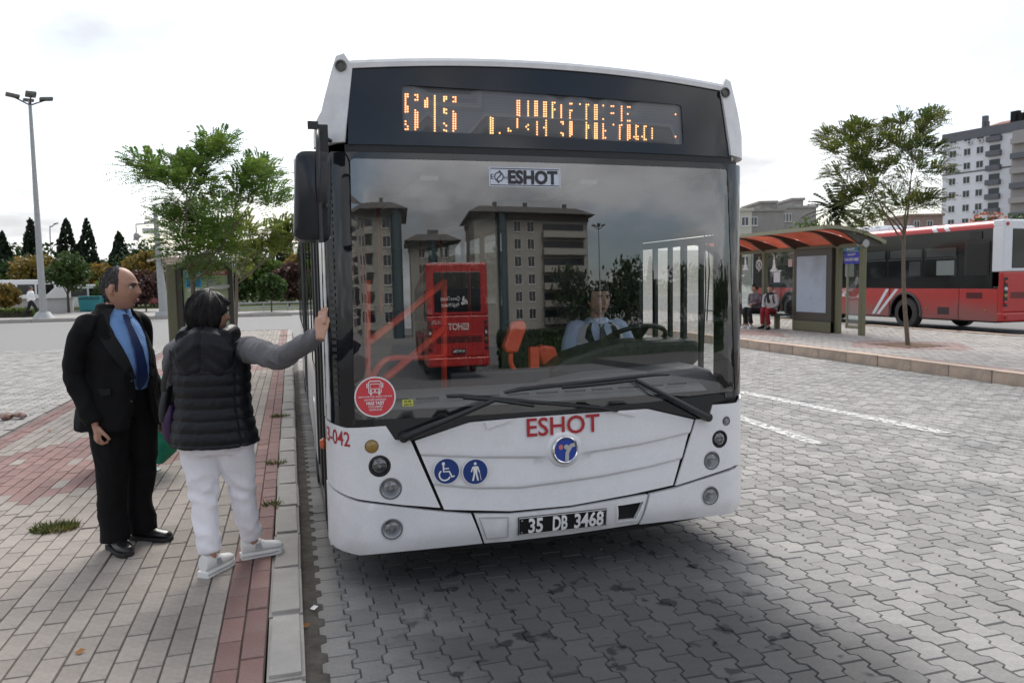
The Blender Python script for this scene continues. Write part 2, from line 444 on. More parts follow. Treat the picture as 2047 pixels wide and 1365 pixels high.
PW, PL, PA = 0.135, 0.190, 0.014                  # zigzag paver: width, length, depth of the zigzag
def zig(y):
    t = (y / PL) % 1.0
    return PA * interp(t, [0, 0.045, 0.455, 0.545, 0.955, 1.0], [0, 1, 1, -1, -1, 0])
def zig_piece(y0):
    ys = [y0 + t * PL for t in (0.012, 0.205, 0.295, 0.705, 0.795, 0.988)] if abs(y0 / PL - 0.25) < 0.01 else [y0 + t * PL for t in (0.012, 0.205, 0.295, 0.705, 0.795, 0.988)]
    yc = y0 + PL / 2; g = 0.0018
    right = [(PW / 2 - g + zig(y), y - yc) for y in ys]; left = [(-PW / 2 + g + zig(y), y - yc) for y in reversed(ys)]
    return piece(right + left), yc
def zig_field(x0, x1, y0, y1, keep):
    ev, ye = zig_piece(0.25 * PL); od, yo = zig_piece(0.75 * PL)
    out_ = []
    for par, tp, yc in ((0, ev, ye), (1, od, yo)):
        ks = [k for k in range(int((x1 - x0) / PW)) if k % 2 == par]
        xs = x0 + PW / 2 + np.array(ks) * PW; ns = np.arange(math.ceil(y0 / PL), math.floor(y1 / PL))
        X, Y = np.meshgrid(xs, ns * PL + yc); P = np.c_[X.ravel(), Y.ravel()]
        out_.append((tp, P[keep(P)]))
    return out_
def seen(P): return (P[:, 1] > 0.0) & ((P[:, 1] < 16) | in_view(P, 0.0, 400)[0])
def road_sheet(name, a, b, z, mat, label): return tag(MB().quad((a[0], a[1], z), (b[0], a[1], z), (b[0], b[1], z), (a[0], b[1], z)).build(name, mat), label, kind='structure')
FARPAVE = M('paving_far', (0.205, 0.205, 0.20), 0.85, var=0.08, scale=1.5, speck=0.15)
road = road_sheet('road', (0.02, -60), (10.66, 70), -0.012, JOINT, 'bus lane paved with grey zigzag concrete pavers')
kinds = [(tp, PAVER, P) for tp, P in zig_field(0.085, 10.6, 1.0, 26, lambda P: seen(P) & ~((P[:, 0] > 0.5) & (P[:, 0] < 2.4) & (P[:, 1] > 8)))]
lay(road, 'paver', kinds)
MB().b2((0.004, 1.0, -0.05), (0.10, 28, -0.007)).build('gutter_strip', M('dirty_gutter', (.13, .12, .105), .95, var=.3, scale=6, bump=.6, bscale=60, c2=(.08, .07, .06)), road)
far_a = MB().quad((0.02, 26, -0.004), (10.66, 26, -0.004), (10.66, 70, -0.004), (0.02, 70, -0.004)).quad((0.02, -60, -0.004), (10.66, -60, -0.004), (10.66, 1.0, -0.004), (0.02, 1.0, -0.004)).build('paver_surface', FARPAVE, road)
left_road = road_sheet('side_road', (-60, -30), (-3.28, 43), -0.016, JOINT, 'side road of grey pavers left of the bus stop pavement')
for tp, P in zig_field(-14, -3.3, 3.0, 24, lambda P: seen(P)):
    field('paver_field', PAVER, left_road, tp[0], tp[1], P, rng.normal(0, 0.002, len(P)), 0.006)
MB().quad((-60, 24, -0.004), (-3.28, 24, -0.004), (-3.28, 43, -0.004), (-60, 43, -0.004)).quad((-60, -30, -0.004), (-16, -30, -0.004), (-16, 24, -0.004), (-60, 24, -0.004)).build('paver_surface', FARPAVE, left_road)
cross_road = road_sheet('cross_road', (-3.28, 28.5), (0.02, 43), -0.006, FARPAVE, 'grey paved road crossing beyond the end of the pavement')
far_road = road_sheet('far_bus_lane', (17.2, -40), (60, 70), -0.008, FARPAVE, 'grey bus lane beyond the bus stop island')
def patch_mat(name, c, thr):
    """worn paint: gaps where the paving shows through"""
    mt = M(name, c, 0.8, var=0.12, scale=9); t = mt.node_tree; N, L = t.nodes, t.links
    b = N['Principled BSDF']; n = N.new('ShaderNodeTexNoise'); n.inputs['Scale'].default_value = 14; n.inputs['Detail'].default_value = 8; n.inputs['Roughness'].default_value = 0.7
    co = N.new('ShaderNodeTexCoord'); L.new(co.outputs['Object'], n.inputs['Vector'])
    r_ = N.new('ShaderNodeMapRange'); L.new(n.outputs[0], r_.inputs[0]); r_.inputs[1].default_value = thr; r_.inputs[2].default_value = thr + 0.08
    L.new(r_.outputs[0], b.inputs['Alpha']); return mt
WORN = patch_mat('worn_white_line', (0.64, 0.64, 0.63), 0.43)
for (xa, ya), (xb, yb), w in (((6.40, 9.9), (6.70, 6.45), 0.19), ((5.22, 8.4), (5.10, 6.45), 0.16), ((19.0 - 1.55, 8), (19.0 - 1.55, 40), 0.12)):
    MB().quad((xa - w / 2, ya, 0.006), (xb - w / 2, yb, 0.006), (xb + w / 2, yb, 0.006), (xa + w / 2, ya, 0.006)).build('painted_line', WORN, road if xa < 11 else far_road)

# ---- the pavement beside the white bus
PZ = 0.14
pavement = tag(MB().b2((-3.02, -4, -0.05), (-0.16, 28.2, PZ - 0.012)).build('pavement', JOINT), 'bus stop pavement of grey and red paving bricks', kind='structure')
bw, bl = 0.101, 0.255
def brick_tp(): return piece([(-bw / 2 + .0018, -bl / 2 + .0018), (bw / 2 - .0018, -bl / 2 + .0018), (bw / 2 - .0018, bl / 2 - .0018), (-bw / 2 + .0018, bl / 2 - .0018)], 0.0035, 0.012)
BT = brick_tp()
xs = -0.16 - bw / 2 - np.arange(28) * bw
G, Rd = [], []
for k, x in enumerate(xs):
    for n in range(int((27.9 - 0.6) / bl)):
        y = 0.6 + n * bl + (bl / 2 if k % 2 else 0) + (0.05 if k % 3 == 1 else 0)
        red = k < 2 or k > 25
        u, w_ = (x + 1.95) / 1.05, (y - 7.6) / 1.35
        red = red or (abs(u) + abs(w_) < 1) or (abs((x + 1.6) / 1.4) + abs((y - 15.2) / 1.3) < 1)
        if red and k >= 2 and k <= 25 and random.random() < 0.03: red = False
        (Rd if red else G).append((x, y))
G, Rd = np.array(G), np.array(Rd)
lay(pavement, 'paving_brick', [(BT, BRICK, G), (BT, REDBRICK, Rd)], 300, 0.006, 0.0015, PZ)

def kerb_run(name, label, pts, w, z0, z1, length, mat, near=None):
    """a row of kerb stones along a line, each stone an object of its own; pts run so that the stone lies to the left of the line"""
    root = thing(name, label, None, (pts[0][0], pts[0][1], 0), kind='structure')
    P = [Vector((p[0], p[1], 0)) for p in pts]; seg = [(P[i + 1] - P[i]).length for i in range(len(P) - 1)]; tot = sum(seg)
    def at(s):
        for i, L_ in enumerate(seg):
            if s <= L_ or i == len(seg) - 1: return P[i].lerp(P[i + 1], s / L_)
            s -= L_
    meshes = []
    for q in range(3):
        b = bmesh.new(); bmesh.ops.create_cube(b, size=1)
        for v in b.verts: v.co = Vector((v.co.x * (length - 0.018), v.co.y * w, v.co.z * (z1 - z0)))
        top = [e for e in b.edges if e.verts[0].co.z > 0 and e.verts[1].co.z > 0]
        bmesh.ops.bevel(b, geom=top, offset=0.016, segments=2, affect='EDGES')
        rr = random.Random(q)
        for v in b.verts: v.co += Vector((rr.uniform(-1, 1), rr.uniform(-1, 1), rr.uniform(-1, 1))) * 0.003
        me = bpy.data.meshes.new('kerb_stone'); b.to_mesh(me); b.free(); me.materials.append(mat); meshes.append(me)
    for i in range(int(tot / length)):
        a, b_ = at(i * length), at((i + 1) * length); d = (b_ - a); ang = math.atan2(d.y, d.x)
        c = (a + b_) / 2 + Vector((-math.sin(ang), math.cos(ang), 0)) * w / 2 - P[0]
        o = link('kerb_stone', meshes[i % 3], root, (c.x + rng.normal(0, .002), c.y, (z0 + z1) / 2 + rng.normal(0, 0.002)))
        o.rotation_euler = (rng.normal(0, .006), rng.normal(0, .003), ang + rng.normal(0, .004))
    return root
kerb_run('kerb', 'pale grey kerb stones between the pavement and the white bus', [(0, 1.2), (0, 28.2)], 0.155, -0.06, PZ + 0.004, 0.62, KERB)
kerb_run('kerb', 'pale kerb along the side road behind the two standing people', [(-3.02, 6.5), (-3.02, 28.2)], 0.13, -0.06, PZ + 0.002, 0.62, KERB)
kerb_run('kerb', 'kerb across the far end of the bus stop pavement', [(0, 28.2), (-3.1, 28.2)], 0.15, -0.06, PZ + 0.002, 0.62, KERB)
# ---- the island with the shelter
island = tag(MB().b2((10.85, -30, -0.05), (17.05, 60, 0.168)).build('island_pavement', JOINT), 'bus stop island paved with grey and faded red bricks', kind='structure')
IZ = 0.18
ixs = 10.90 + np.arange(60) * bw
IG, IR = [], []
for k, x in enumerate(ixs):
    for n in range(int(17 / bl)):
        y = 7.5 + n * bl + (bl / 2 if k % 2 else 0)
        r1 = k < 2 or (abs((x - 12.94) / 1.5) + abs((y - 13.5) / 1.6) < 1) or (abs((x - 12.2) / 1.0) + abs((y - 18.5) / 1.8) < 1)
        if abs(x - 12.94) < 0.56 and abs(y - 13.52) < 0.58: continue
        (IR if r1 else IG).append((x, y))
IG, IR = np.array(IG), np.array(IR)
FADED = M('faded_red_brick', (0.33, 0.235, 0.215), 0.85, var=0.12, scale=1.4, island=0.14, speck=0.08)
PALEBRICK = M('pale_paving_brick', (0.37, 0.345, 0.32), 0.85, var=0.12, scale=0.9, island=0.13, speck=0.08)
for P, mt in ((IG, PALEBRICK), (IR, FADED)):
    P = P[in_view(P, IZ, 500)[0]]; field('paving_brick_field', mt, island, BT[0], BT[1], P, IZ + rng.normal(0, .002, len(P)), 0.006)
MB().quad((10.9, 24.4, IZ), (17.0, 24.4, IZ), (17.0, 60, IZ), (10.9, 60, IZ)).build('brick_surface', PALEBRICK, island)
kerb_run('kerb', 'tan kerb stones edging the bus stop island', [(10.85, 62), (10.85, 12), (10.72, 8.5), (10.5, 4.0), (10.2, 0)], -0.20, -0.06, IZ + 0.012, 0.85, TANKERB)
kerb_run('kerb', 'far kerb of the island in front of the red bus', [(17.05, 0), (17.05, 60)], -0.18, -0.06, IZ + 0.01, 0.85, TANKERB)
pit = tag(MB().b2((12.42, 13.0, 0.10), (13.46, 14.04, 0.185)).build('tree_pit', EARTH), 'square of bare brown earth round the thin tree trunk', kind='structure')
# ============================================================ THE WHITE BUS
BX, BY = 1.435, 4.00                   # middle of the bus front
FA, FR, FP = 1.09, 0.20, 0.0783        # flat half width, corner radius, tangent where the corner starts
FS = FA + FR * (PI / 2 - FP)          # half the length of the front measured along its curve
def front(s, z, d=0.0):
    """a point of the bus front: s along its curve from the middle, z height, d out of the surface"""
    a = abs(s); sg = 1 if s >= 0 else -1
    if a <= FA:
        x, y, th = a, 0.036 * a * a, math.atan(0.072 * a)
    else:
        th = FP + min((a - FA) / FR, PI / 2 - FP)
        x = FA + FR * (math.sin(th) - math.sin(FP)); y = 0.036 * FA * FA + FR * (math.cos(FP) - math.cos(th))
        y += max(0.0, a - FS)
    rake = interp(z, [0.2, 0.35, 0.6, 0.90, 2.42, 3.05], [0.02, -0.012, -0.008, 0.0, 0.044, 0.105])
    k = min(1.0, max(0.0, (FS - a) / FR))
    return Vector((BX + sg * (x + math.sin(th) * d), BY + y + rake * k - math.cos(th) * d, z))
def unfront(px, py, d=0.0):
    """where the line of sight through a photo pixel meets the bus front"""
    s, z = (px - 1085) / 320.0, 2.9 - (py - 130) / 335.0
    t = np.array([px, py], float)
    for _ in range(14):
        s = max(-1.30, min(1.36, s))
        p = proj(front(s, z, d)); e = t - p
        if np.abs(e).max() < 0.02: break
        h = 1e-4
        J = np.c_[(proj(front(s + h, z, d)) - p) / h, (proj(front(s, z + h, d)) - p) / h]
        try: st = np.linalg.solve(J, e)
        except np.linalg.LinAlgError: break
        st = np.clip(st, -0.25, 0.25); s += st[0]; z += st[1]
    return (s, z)
def UF(pts, d=0.0): return [unfront(x, y, d) for x, y in pts]
WHITE = M('white_bus_paint', (0.80, 0.80, 0.81), 0.28, var=0.05, scale=2.2, coat=0.4, speck=0.035, c2=(0.66, 0.655, 0.64), lo=0.56, hi=0.80, detail=9.0)
DIRTYWHITE = M('weathered_white_paint', (0.76, 0.76, 0.76), 0.45, var=0.10, scale=5, c2=(0.52, 0.51, 0.49), lo=0.62, hi=0.80, speck=0.06)
BLACKGLOSS = M('black_glass_print', (0.012, 0.013, 0.015), 0.06, spec=0.6)
RUBBER = M('black_rubber', (0.016, 0.016, 0.017), 0.55, var=0.2, scale=9)
BLACKPL = M('black_plastic', (0.02, 0.02, 0.022), 0.38, var=0.15, scale=14)
DARKSEAM = M('dark_gap', (0.01, 0.01, 0.01), 0.9)
GREYPL = M('grey_dashboard_plastic', (0.19, 0.195, 0.20), 0.55, var=0.08, scale=4, bump=0.15, bscale=220)
DARKPL = M('charcoal_plastic', (0.035, 0.036, 0.04), 0.5, var=0.1, scale=6)
CHROME = M('chrome', (0.75, 0.75, 0.76), 0.12, 1.0)
STEEL = M('grey_steel', (0.36, 0.37, 0.38), 0.4, 0.7, var=0.08)
REDLET = M('red_vinyl', (0.42, 0.022, 0.03), 0.45)
BLUEDISC = M('blue_vinyl', (0.012, 0.045, 0.20), 0.35)
WHITEV = M('white_vinyl', (0.82, 0.82, 0.82), 0.45)
ORANGE = M('orange_red_enamel', (0.92, 0.11, 0.055), 0.35, coat=0.3)
CEIL = M('bus_ceiling', (0.55, 0.55, 0.54), 0.7)
INNER = M('bus_inner_lining', (0.30, 0.30, 0.31), 0.7)
SEATF = M('blue_grey_seat_cloth', (0.05, 0.06, 0.10), 0.9, var=0.2, scale=20)
SCREEN = glass('windscreen_glass', (0.96, 0.97, 0.97), 0.12)
SIDEG = glass('bus_side_glass', (0.36, 0.38, 0.38), 0.04)
CABG = glass('cab_side_glass', (0.95, 0.96, 0.96), 0.02)
AMBER = M('amber_lens', (0.32, 0.20, 0.05), 0.15, coat=0.5)
LENS = glass('clear_lens', (0.85, 0.87, 0.88), 0.08)

def inside(pt, poly):
    x, y = pt; c = False; n = len(poly)
    for i in range(n):
        x0, y0 = poly[i]; x1, y1 = poly[(i + 1) % n]
        if (y0 > y) != (y1 > y) and x < (x1 - x0) * (y - y0) / (y1 - y0) + x0: c = not c
    return c
def dense(poly, sp, closed=True):
    o = []
    for i in range(len(poly) if closed else len(poly) - 1):
        a, b = np.array(poly[i]), np.array(poly[(i + 1) % len(poly)]); n = max(1, int(np.linalg.norm(b - a) / sp))
        o += [tuple(a + (b - a) * k / n) for k in range(n)]
    if not closed: o.append(tuple(poly[-1]))
    return o
def circle(c, r, n=20, ry=None): return [(c[0] + r * math.cos(2 * PI * k / n), c[1] + (ry or r) * math.sin(2 * PI * k / n)) for k in range(n)]
def panel(mb, outer, holes=(), d=0.0, thick=0.012, sp=0.05, dfn=None, extra=(), fn=front):
    """a sheet following the bus front inside an outline in (s, z), with its edges turned inwards"""
    rings = [dense(outer, sp)] + [dense(h, sp) for h in holes]
    V, E = [], []
    for r_ in rings:
        b = len(V); V += [Vector(p) for p in r_]; E += [(b + i, b + (i + 1) % len(r_)) for i in range(len(r_))]
    us = [p[0] for p in outer]; vs = [p[1] for p in outer]
    pts = list(extra)
    nu, nv = int((max(us) - min(us)) / sp), int((max(vs) - min(vs)) / sp)
    for i in range(1, nu):
        for j in range(1, nv): pts.append((min(us) + (max(us) - min(us)) * (i + 0.3 * (j % 2)) / nu, min(vs) + (max(vs) - min(vs)) * j / nv))
    rp = np.array([p for r_ in rings for p in r_])
    for p in pts:
        if inside(p, outer) and not any(inside(p, h) for h in holes) and np.min(np.abs(rp - np.array(p)).sum(1)) > sp * 0.25: V.append(Vector(p))
    ov, oe, of, *_ = delaunay_2d_cdt(V, E, [], 0, 1e-5)
    keep = []
    for f in of:
        c = sum((ov[i] for i in f), Vector((0, 0))) / len(f)
        if inside(c, outer) and not any(inside(c, h) for h in holes): keep.append(tuple(f))
    g = lambda p, dd: fn(p[0], p[1], d + dd + (dfn(p[0], p[1]) if dfn else 0.0))
    used = sorted({i for f in keep for i in f}); ix = {i: k for k, i in enumerate(used)}
    mb.add([g(ov[i], 0) for i in used], [tuple(ix[i] for i in f) for f in keep])
    if thick:
        cnt = {}
        for f in keep:
            for k in range(3):
                a, b = f[k], f[(k + 1) % 3]
                cnt[(a, b)] = 1
        ed = [(a, b) for (a, b) in cnt if (b, a) not in cnt]
        vs_, fs_ = [], []
        for a, b in ed:
            k = len(vs_); vs_ += [g(ov[a], 0), g(ov[b], 0), g(ov[b], -thick), g(ov[a], -thick)]; fs_.append((k + 1, k, k + 3, k + 2))
        mb.add(vs_, fs_)
    return mb
def strip2(pts, w, closed=False):
    """a ribbon of width w along a 2D line as quads [(4 points)]"""
    P = [np.array(p, float) for p in pts]; n = len(P); L_, R_ = [], []
    for i in range(n):
        a = P[i - 1] if (i or closed) else P[i]; b = P[(i + 1) % n] if (i < n - 1 or closed) else P[i]
        t = (b - a) / max(np.linalg.norm(b - a), 1e-9); nn = np.array([-t[1], t[0]]) * w / 2
        L_.append(P[i] + nn); R_.append(P[i] - nn)
    return [(R_[i], R_[(i + 1) % n], L_[(i + 1) % n], L_[i]) for i in range(n if closed else n - 1)]
def fnorm(s, z):
    a = front(s + .01, z) - front(s - .01, z); b = front(s, z + .01) - front(s, z - .01); return a.cross(b).normalized()

bus = thing('city_bus', 'white city bus standing at the kerb, its front facing us', 'bus', (BX, BY, 0))
B = dict(parent=bus, world=True)
# ---- dark under-shell that shows in the gaps between the panels
sh = MB()
panel(sh, [(-FS, 0.26), (-0.5, 0.22), (0.5, 0.22), (FS, 0.26), (FS, 1.02), (-FS, 1.02)], d=-0.024, thick=0.0, sp=0.08)
sh.build('front_shell', DARKSEAM, smooth=True, **B)

# ---- lower front panels
hood_px = [(829, 881), (938, 844), (1050, 834), (1190, 824), (1294, 817), (1386, 838), (1345, 969), (1265, 987), (1140, 1010), (1020, 1021), (888, 1018)]
hood = UF(hood_px)
creases = [UF([(838, 907), (960, 912), (1080, 912), (1160, 905), (1280, 886), (1392, 860)]), UF([(862, 966), (950, 974), (1040, 973), (1200, 951), (1300, 931), (1365, 914)])]
def crease_z(c, s): return float(np.interp(s, [p[0] for p in c], [p[1] for p in c]))
EMS = unfront(1127, 897)
def hood_d(s, z):
    d = 0.0
    for k, c in enumerate(creases):
        t = crease_z(c, s) - z
        v = interp(t, [-0.10, -0.008, 0.0, 0.012, 0.20], [0.0, 0.0045, 0.003, -0.010, 0.0])
        if k == 0: v *= min(1, max(0, (abs(s - EMS[0]) - 0.09) / 0.06))
        d += v
    return d
h_top = hood[:6]; h_bot = hood[6:][::-1]
def row_at(f):
    """a line across the bonnet: f runs 0 top, 1 first crease, 2 second crease, 3 bottom, with small z offsets"""
    k, off = f
    tz = lambda s: float(np.interp(s, [p[0] for p in h_top], [p[1] for p in h_top]))
    bz = lambda s: float(np.interp(s, [p[0] for p in h_bot], [p[1] for p in h_bot]))
    cur = [tz, lambda s: crease_z(creases[0], s), lambda s: crease_z(creases[1], s), bz]
    i = min(2, int(k)); t = k - i
    return lambda s: lerp(cur[i](s), cur[i + 1](s), t) + off
rws = [(0, 0), (.1, 0), (.3, 0), (.55, 0), (.8, 0), (1, .008), (1, 0), (1, -.006), (1, -.012), (1.35, 0), (1.6, 0), (1.85, 0), (2, .008), (2, 0), (2, -.006), (2, -.012), (2.3, 0), (2.5, 0), (2.75, 0), (2.95, 0), (3, 0)]
eL, eR = (hood[0], hood[-1]), (hood[5], hood[6])
grid = []
for f in rws:
    fn = row_at(f); ends = []
    for a_, b__ in (eL, eR):
        t = 0.5
        for _ in range(30):
            s_, z_ = lerp(a_[0], b__[0], t), lerp(a_[1], b__[1], t); t = min(1, max(0, t + 0.8 * (z_ - fn(s_)) / (a_[1] - b__[1])))
        ends.append(lerp(a_[0], b__[0], t))
    grid.append([(s_, fn(s_)) for s_ in np.linspace(ends[0], ends[1], 61)])
mb = MB(); mb.loft([[front(s_, z_, 0.004 + hood_d(s_, z_)) for s_, z_ in r_] for r_ in grid][::-1], cap=False, closed=False)
per = [r_[0] for r_ in grid] + grid[-1][1:] + [r_[-1] for r_ in grid[::-1][1:]] + grid[0][::-1][1:-1]
mb2 = MB(); mb2.loft([[front(s_, z_, dd + hood_d(s_, z_)) for s_, z_ in per] for dd in (-.02, .004)], cap=False)
mb.add(mb2.v, mb2.f)
mb.build('bonnet_panel', WHITE, auto=50, **B)
u = MB(); pe, ne = front(*EMS, .006), fnorm(*EMS)
u.lathe([(.110, -.010), (.098, .006), (.090, .011), (.07, .012), (.002, .012)], pe, 36, ne); u.build('emblem_boss', WHITE, auto=60, **B)
lp = UF([(653, 834), (692, 855), (771, 851), (790, 879), (821, 881), (880, 1014), (800, 1008), (716, 997)]); lp += [(-FS, 0.64)]; lp[0] = (-FS, 0.975)
lights_l = [((743, 892), .034), ((759, 931), .056), ((781, 976), .058)]
rp_ = UF([(1391, 838), (1416, 837), (1424, 809), (1474, 804)]) + [(FS, 1.0), (FS, 0.49)] + UF([(1470, 929), (1350, 970)])
lights_r = [((1451, 841), .026), ((1438, 877), .052), ((1422, 920), .055)]
fogs = [((784, 1057), .056), ((1420, 990), .056)]
def ridge(s, z):
    return 0.016 * interp(z, [0.83, 0.86], [0, 1]) if s < 0 else 0.012 * interp(z, [0.86, 0.89], [0, 1])
for nm, poly, ls in (('light_panel', lp, lights_l), ('light_panel', rp_, lights_r)):
    mb = MB(); panel(mb, poly, [circle(unfront(*c), r_ + .003, 22) for c, r_ in ls], d=0.004, sp=0.05)
    mb.build(nm, WHITE, auto=50, **B)
bl_ = [(-FS, 0.63)] + UF([(716, 1002), (800, 1013), (887, 1023), (942, 1027), (965, 1086), (840, 1099), (719, 1110)]) + [(-FS, 0.30)]
bc_ = UF([(948, 1027), (1020, 1027), (1140, 1015), (1265, 993), (1294, 988), (1275, 1047), (1140, 1068), (1020, 1082), (969, 1086)])
br_ = UF([(1299, 987), (1350, 975), (1471, 934)]) + [(FS, 0.48), (FS, 0.26)] + UF([(1462, 1026), (1370, 1038), (1279, 1048)])
hole = UF([(1232, 1008), (1287, 999), (1270, 1037), (1232, 1041)])
def bump_d(s, z):
    d = -0.02 * interp(z, [0.22, 0.30], [1, 0])
    for c, r_ in fogs:
        q = unfront_c[c]; rr = math.hypot((s - q[0]) * .7, z - q[1]); d -= 0.016 * math.exp(-(rr / 0.085) ** 2)
    return d
unfront_c = {c: unfront(*c) for c, r_ in fogs}
mb = MB(); panel(mb, bl_, [circle(unfront_c[fogs[0][0]], .059, 22)], d=0.008, thick=0.03, sp=0.045, dfn=bump_d); mb.build('bumper_corner', WHITE, auto=50, **B)
mb = MB(); panel(mb, br_, [circle(unfront_c[fogs[1][0]], .059, 22)], d=0.008, thick=0.03, sp=0.045, dfn=bump_d); mb.build('bumper_corner', WHITE, auto=50, **B)
mb = MB(); panel(mb, bc_, [hole], d=0.006, thick=0.03, sp=0.045, dfn=bump_d)
mb.build('bumper_middle', DIRTYWHITE, auto=50, **B)
mb = MB()
for q in strip2(dense(hole, .03), 0.012, True): mb.quad(*[front(p[0], p[1], 0.013) for p in q])
mb.build('tow_hatch_frame', DIRTYWHITE, **B)
mb = MB()
fl = UF([(957, 1034), (1015, 1033), (1014, 1072), (972, 1076)])
for q in strip2(dense(fl, .03), 0.008, True): mb.quad(*[front(p[0], p[1], 0.0105) for p in q])
mb.build('flap_outline', M('flap_shade_grey', (0.45, 0.45, 0.45), .6), **B)
mb = MB(); panel(mb, [(-1.2, .25), (1.2, .25), (1.2, .3), (-1.2, .3)], d=-0.05, thick=0.0)
mb.b2((.25, 4.12, .24), (2.62, 4.9, .30)); mb.build('underbody', DARKSEAM, **B)

# ---- lamps
BOWL = M('lamp_reflector', (.74, .74, .75), .3, .25)
def lamp_unit(c, r_, kind):
    s, z = unfront(*c); p, n = front(s, z, 0.0), fnorm(s, z)
    u = MB(); u.lathe([(r_ * .02, -.017), (r_ * .3, -.016), (r_ * .31, -.013), (r_ * .6, -.013), (r_ * .62, -.009), (r_ * .86, -.006), (r_ * .93, -.002), (r_ * 1.0, 0.004), (r_ * 1.03, .004), (r_ * 1.03, -.018)], p, 22, n, False)
    if kind == 'amber':
        u.lathe([(.002, .008), (r_ * .6, .007), (r_, .0)], p, 22, n, False); o = u.build('indicator_lamp', AMBER, auto=40, **B)
    else:
        o = u.build('headlamp' if kind != 'fog' else 'fog_lamp', BOWL if kind in ('clear', 'fog') else DARKPL, auto=40, **B)
        k = MB(); k.lathe([(r_ * 1.0, .002), (r_ * 1.0, .006), (r_ * .90, .007), (r_ * .90, .002)], p, 22, n, False); k.build('ring', M('grey_lamp_rim', (.10, .10, .105), .4) if kind != 'dark' else BLACKPL, o, auto=40, world=True)
        k = MB(); k.lathe([(r_ * .3, -.017), (r_ * .36, -.012), (r_ * .28, -.003), (.002, -.001)], p, 16, n)
        k.build('bulb_cap', STEEL if kind != 'dark' else M('grey_projector_lens', (.22, .23, .24), .1, .6), o, auto=40, world=True)
        if kind == 'dark':
            k = MB(); k.lathe([(r_ * .55, -.015), (r_ * .64, -.001), (r_ * .54, .0), (r_ * .5, -.015)], p, 18, n, False); k.build('inner_ring', CHROME, o, auto=40, world=True)
        k = MB(); k.lathe([(r_ * .86, .001), (r_ * .6, .008), (r_ * .25, .012), (.002, .013)], p, 18, n); k.build('lens', LENS, o, smooth=True, world=True)
    return o
for (c, r_), k in zip(lights_l, ('amber', 'dark', 'clear')): lamp_unit(c, r_, k)
for (c, r_), k in zip(lights_r, ('clear', 'dark', 'clear')): lamp_unit(c, r_, k)
for c, r_ in fogs: lamp_unit(c, r_, 'fog')
for c in ((683, 134), (1446, 187)):
    s, z = unfront(*c); p, n = front(s, z, .014), fnorm(s, z)
    u = MB(); u.lathe([(.030, 0), (.030, .012), (.022, .014), (.021, .006), (.002, .008)], p, 18, n); u.build('marker_lamp', M('grey_lamp_ring', (.10, .10, .09), .5), auto=40, **B)

# ---- upper front: caps, display glass, windscreen
def fpoly(mb, poly, holes=(), **k): return panel(mb, poly, holes, **k)
capL = [(-FS - .02, 2.42), (-1.135, 2.435)] + UF([(704, 139), (699, 126)]) + [(-1.12, 2.893), (-1.16, 2.880), (-1.185, 2.81), (-1.215, 2.72), (-1.26, 2.60), (-FS + .02, 2.50)]
capR = [(-s, z) for s, z in capL][::-1]
for cp in (capL, capR):
    u = MB(); panel(u, cp, d=0.014, thick=0.03, sp=0.04); u.build('corner_cap', DIRTYWHITE, auto=50, **B)
top = [unfront(x, y) for x, y in ((699, 126), (870, 125), (1050, 132), (1250, 151), (1437, 180))]
topz = lambda s: float(np.interp(s, [p[0] for p in top], [p[1] for p in top]))
arch = lambda s: 2.846 + 0.052 * (1 - (s / 1.1) ** 2)
lip = MB()
lip.loft([[front(s, arch(s) + dz, dd) for dz, dd in ((-.03, .012), (-.005, .016), (.012, .005), (.018, -.02), (.018, -.06), (-.03, -.06))] for s in np.linspace(-1.12, 1.12, 41)])
lip.build('roof_lip', DIRTYWHITE, auto=40, **B)
disp_out = [(-1.12, 2.425), (1.15, 2.425), (1.105, 2.82)] + [(s, arch(s) - .03) for s in np.linspace(1.08, -1.08, 15)] + [(-1.10, 2.82)]
led = UF([(803, 170), (1362, 210), (1367, 290), (806, 262)])
def rounded(poly, r_, n=4):
    o = []; P = [np.array(p) for p in poly]
    for i in range(len(P)):
        a, b, c = P[i - 1], P[i], P[(i + 1) % len(P)]
        u, v = (a - b) / np.linalg.norm(a - b), (c - b) / np.linalg.norm(c - b)
        for k in range(n + 1):
            t = k / n; o.append(tuple((1 - t) ** 2 * (b + u * r_) + 2 * t * (1 - t) * b + t * t * (b + v * r_)))
    return o
ledr = rounded(led, .025)
u = MB(); panel(u, disp_out, [ledr], d=0.0, thick=0.02, sp=0.08); u.build('display_surround', BLACKGLOSS, auto=50, **B)
sb = MB()
for s0, s1, z0, z1 in ((-1.14, 1.16, 2.375, 2.425),): panel(sb, [(s0, z0 + .012), (s1, z0 + .012), (s1, z1), (s0, z1)], d=-0.006, thick=0.03, sp=0.08)
sb.build('seal_strip', RUBBER, auto=50, **B)
frame_o = [(-1.36, 0.985), (-1.12, 0.93)] + UF([(772, 852), (792, 879), (822, 880), (940, 841), (1050, 832), (1190, 822), (1295, 815), (1390, 836), (1414, 835), (1423, 807)]) + [(1.32, 0.995), (1.32, 2.385), (-1.32, 2.385)]
win_in = rounded(UF([(699, 316), (1441, 351), (1463, 789), (708, 838)]), .03)
win_in = rounded([(-1.11, 2.352), (1.115, 2.352), (1.165, 1.01), (0.6, 0.985), (0, 0.975), (-0.6, 0.975), (-1.135, 0.985)], .02)
u = MB(); panel(u, frame_o, [win_in], d=0.002, thick=0.02, sp=0.07); u.build('windscreen_frame', BLACKGLOSS, auto=50, **B)
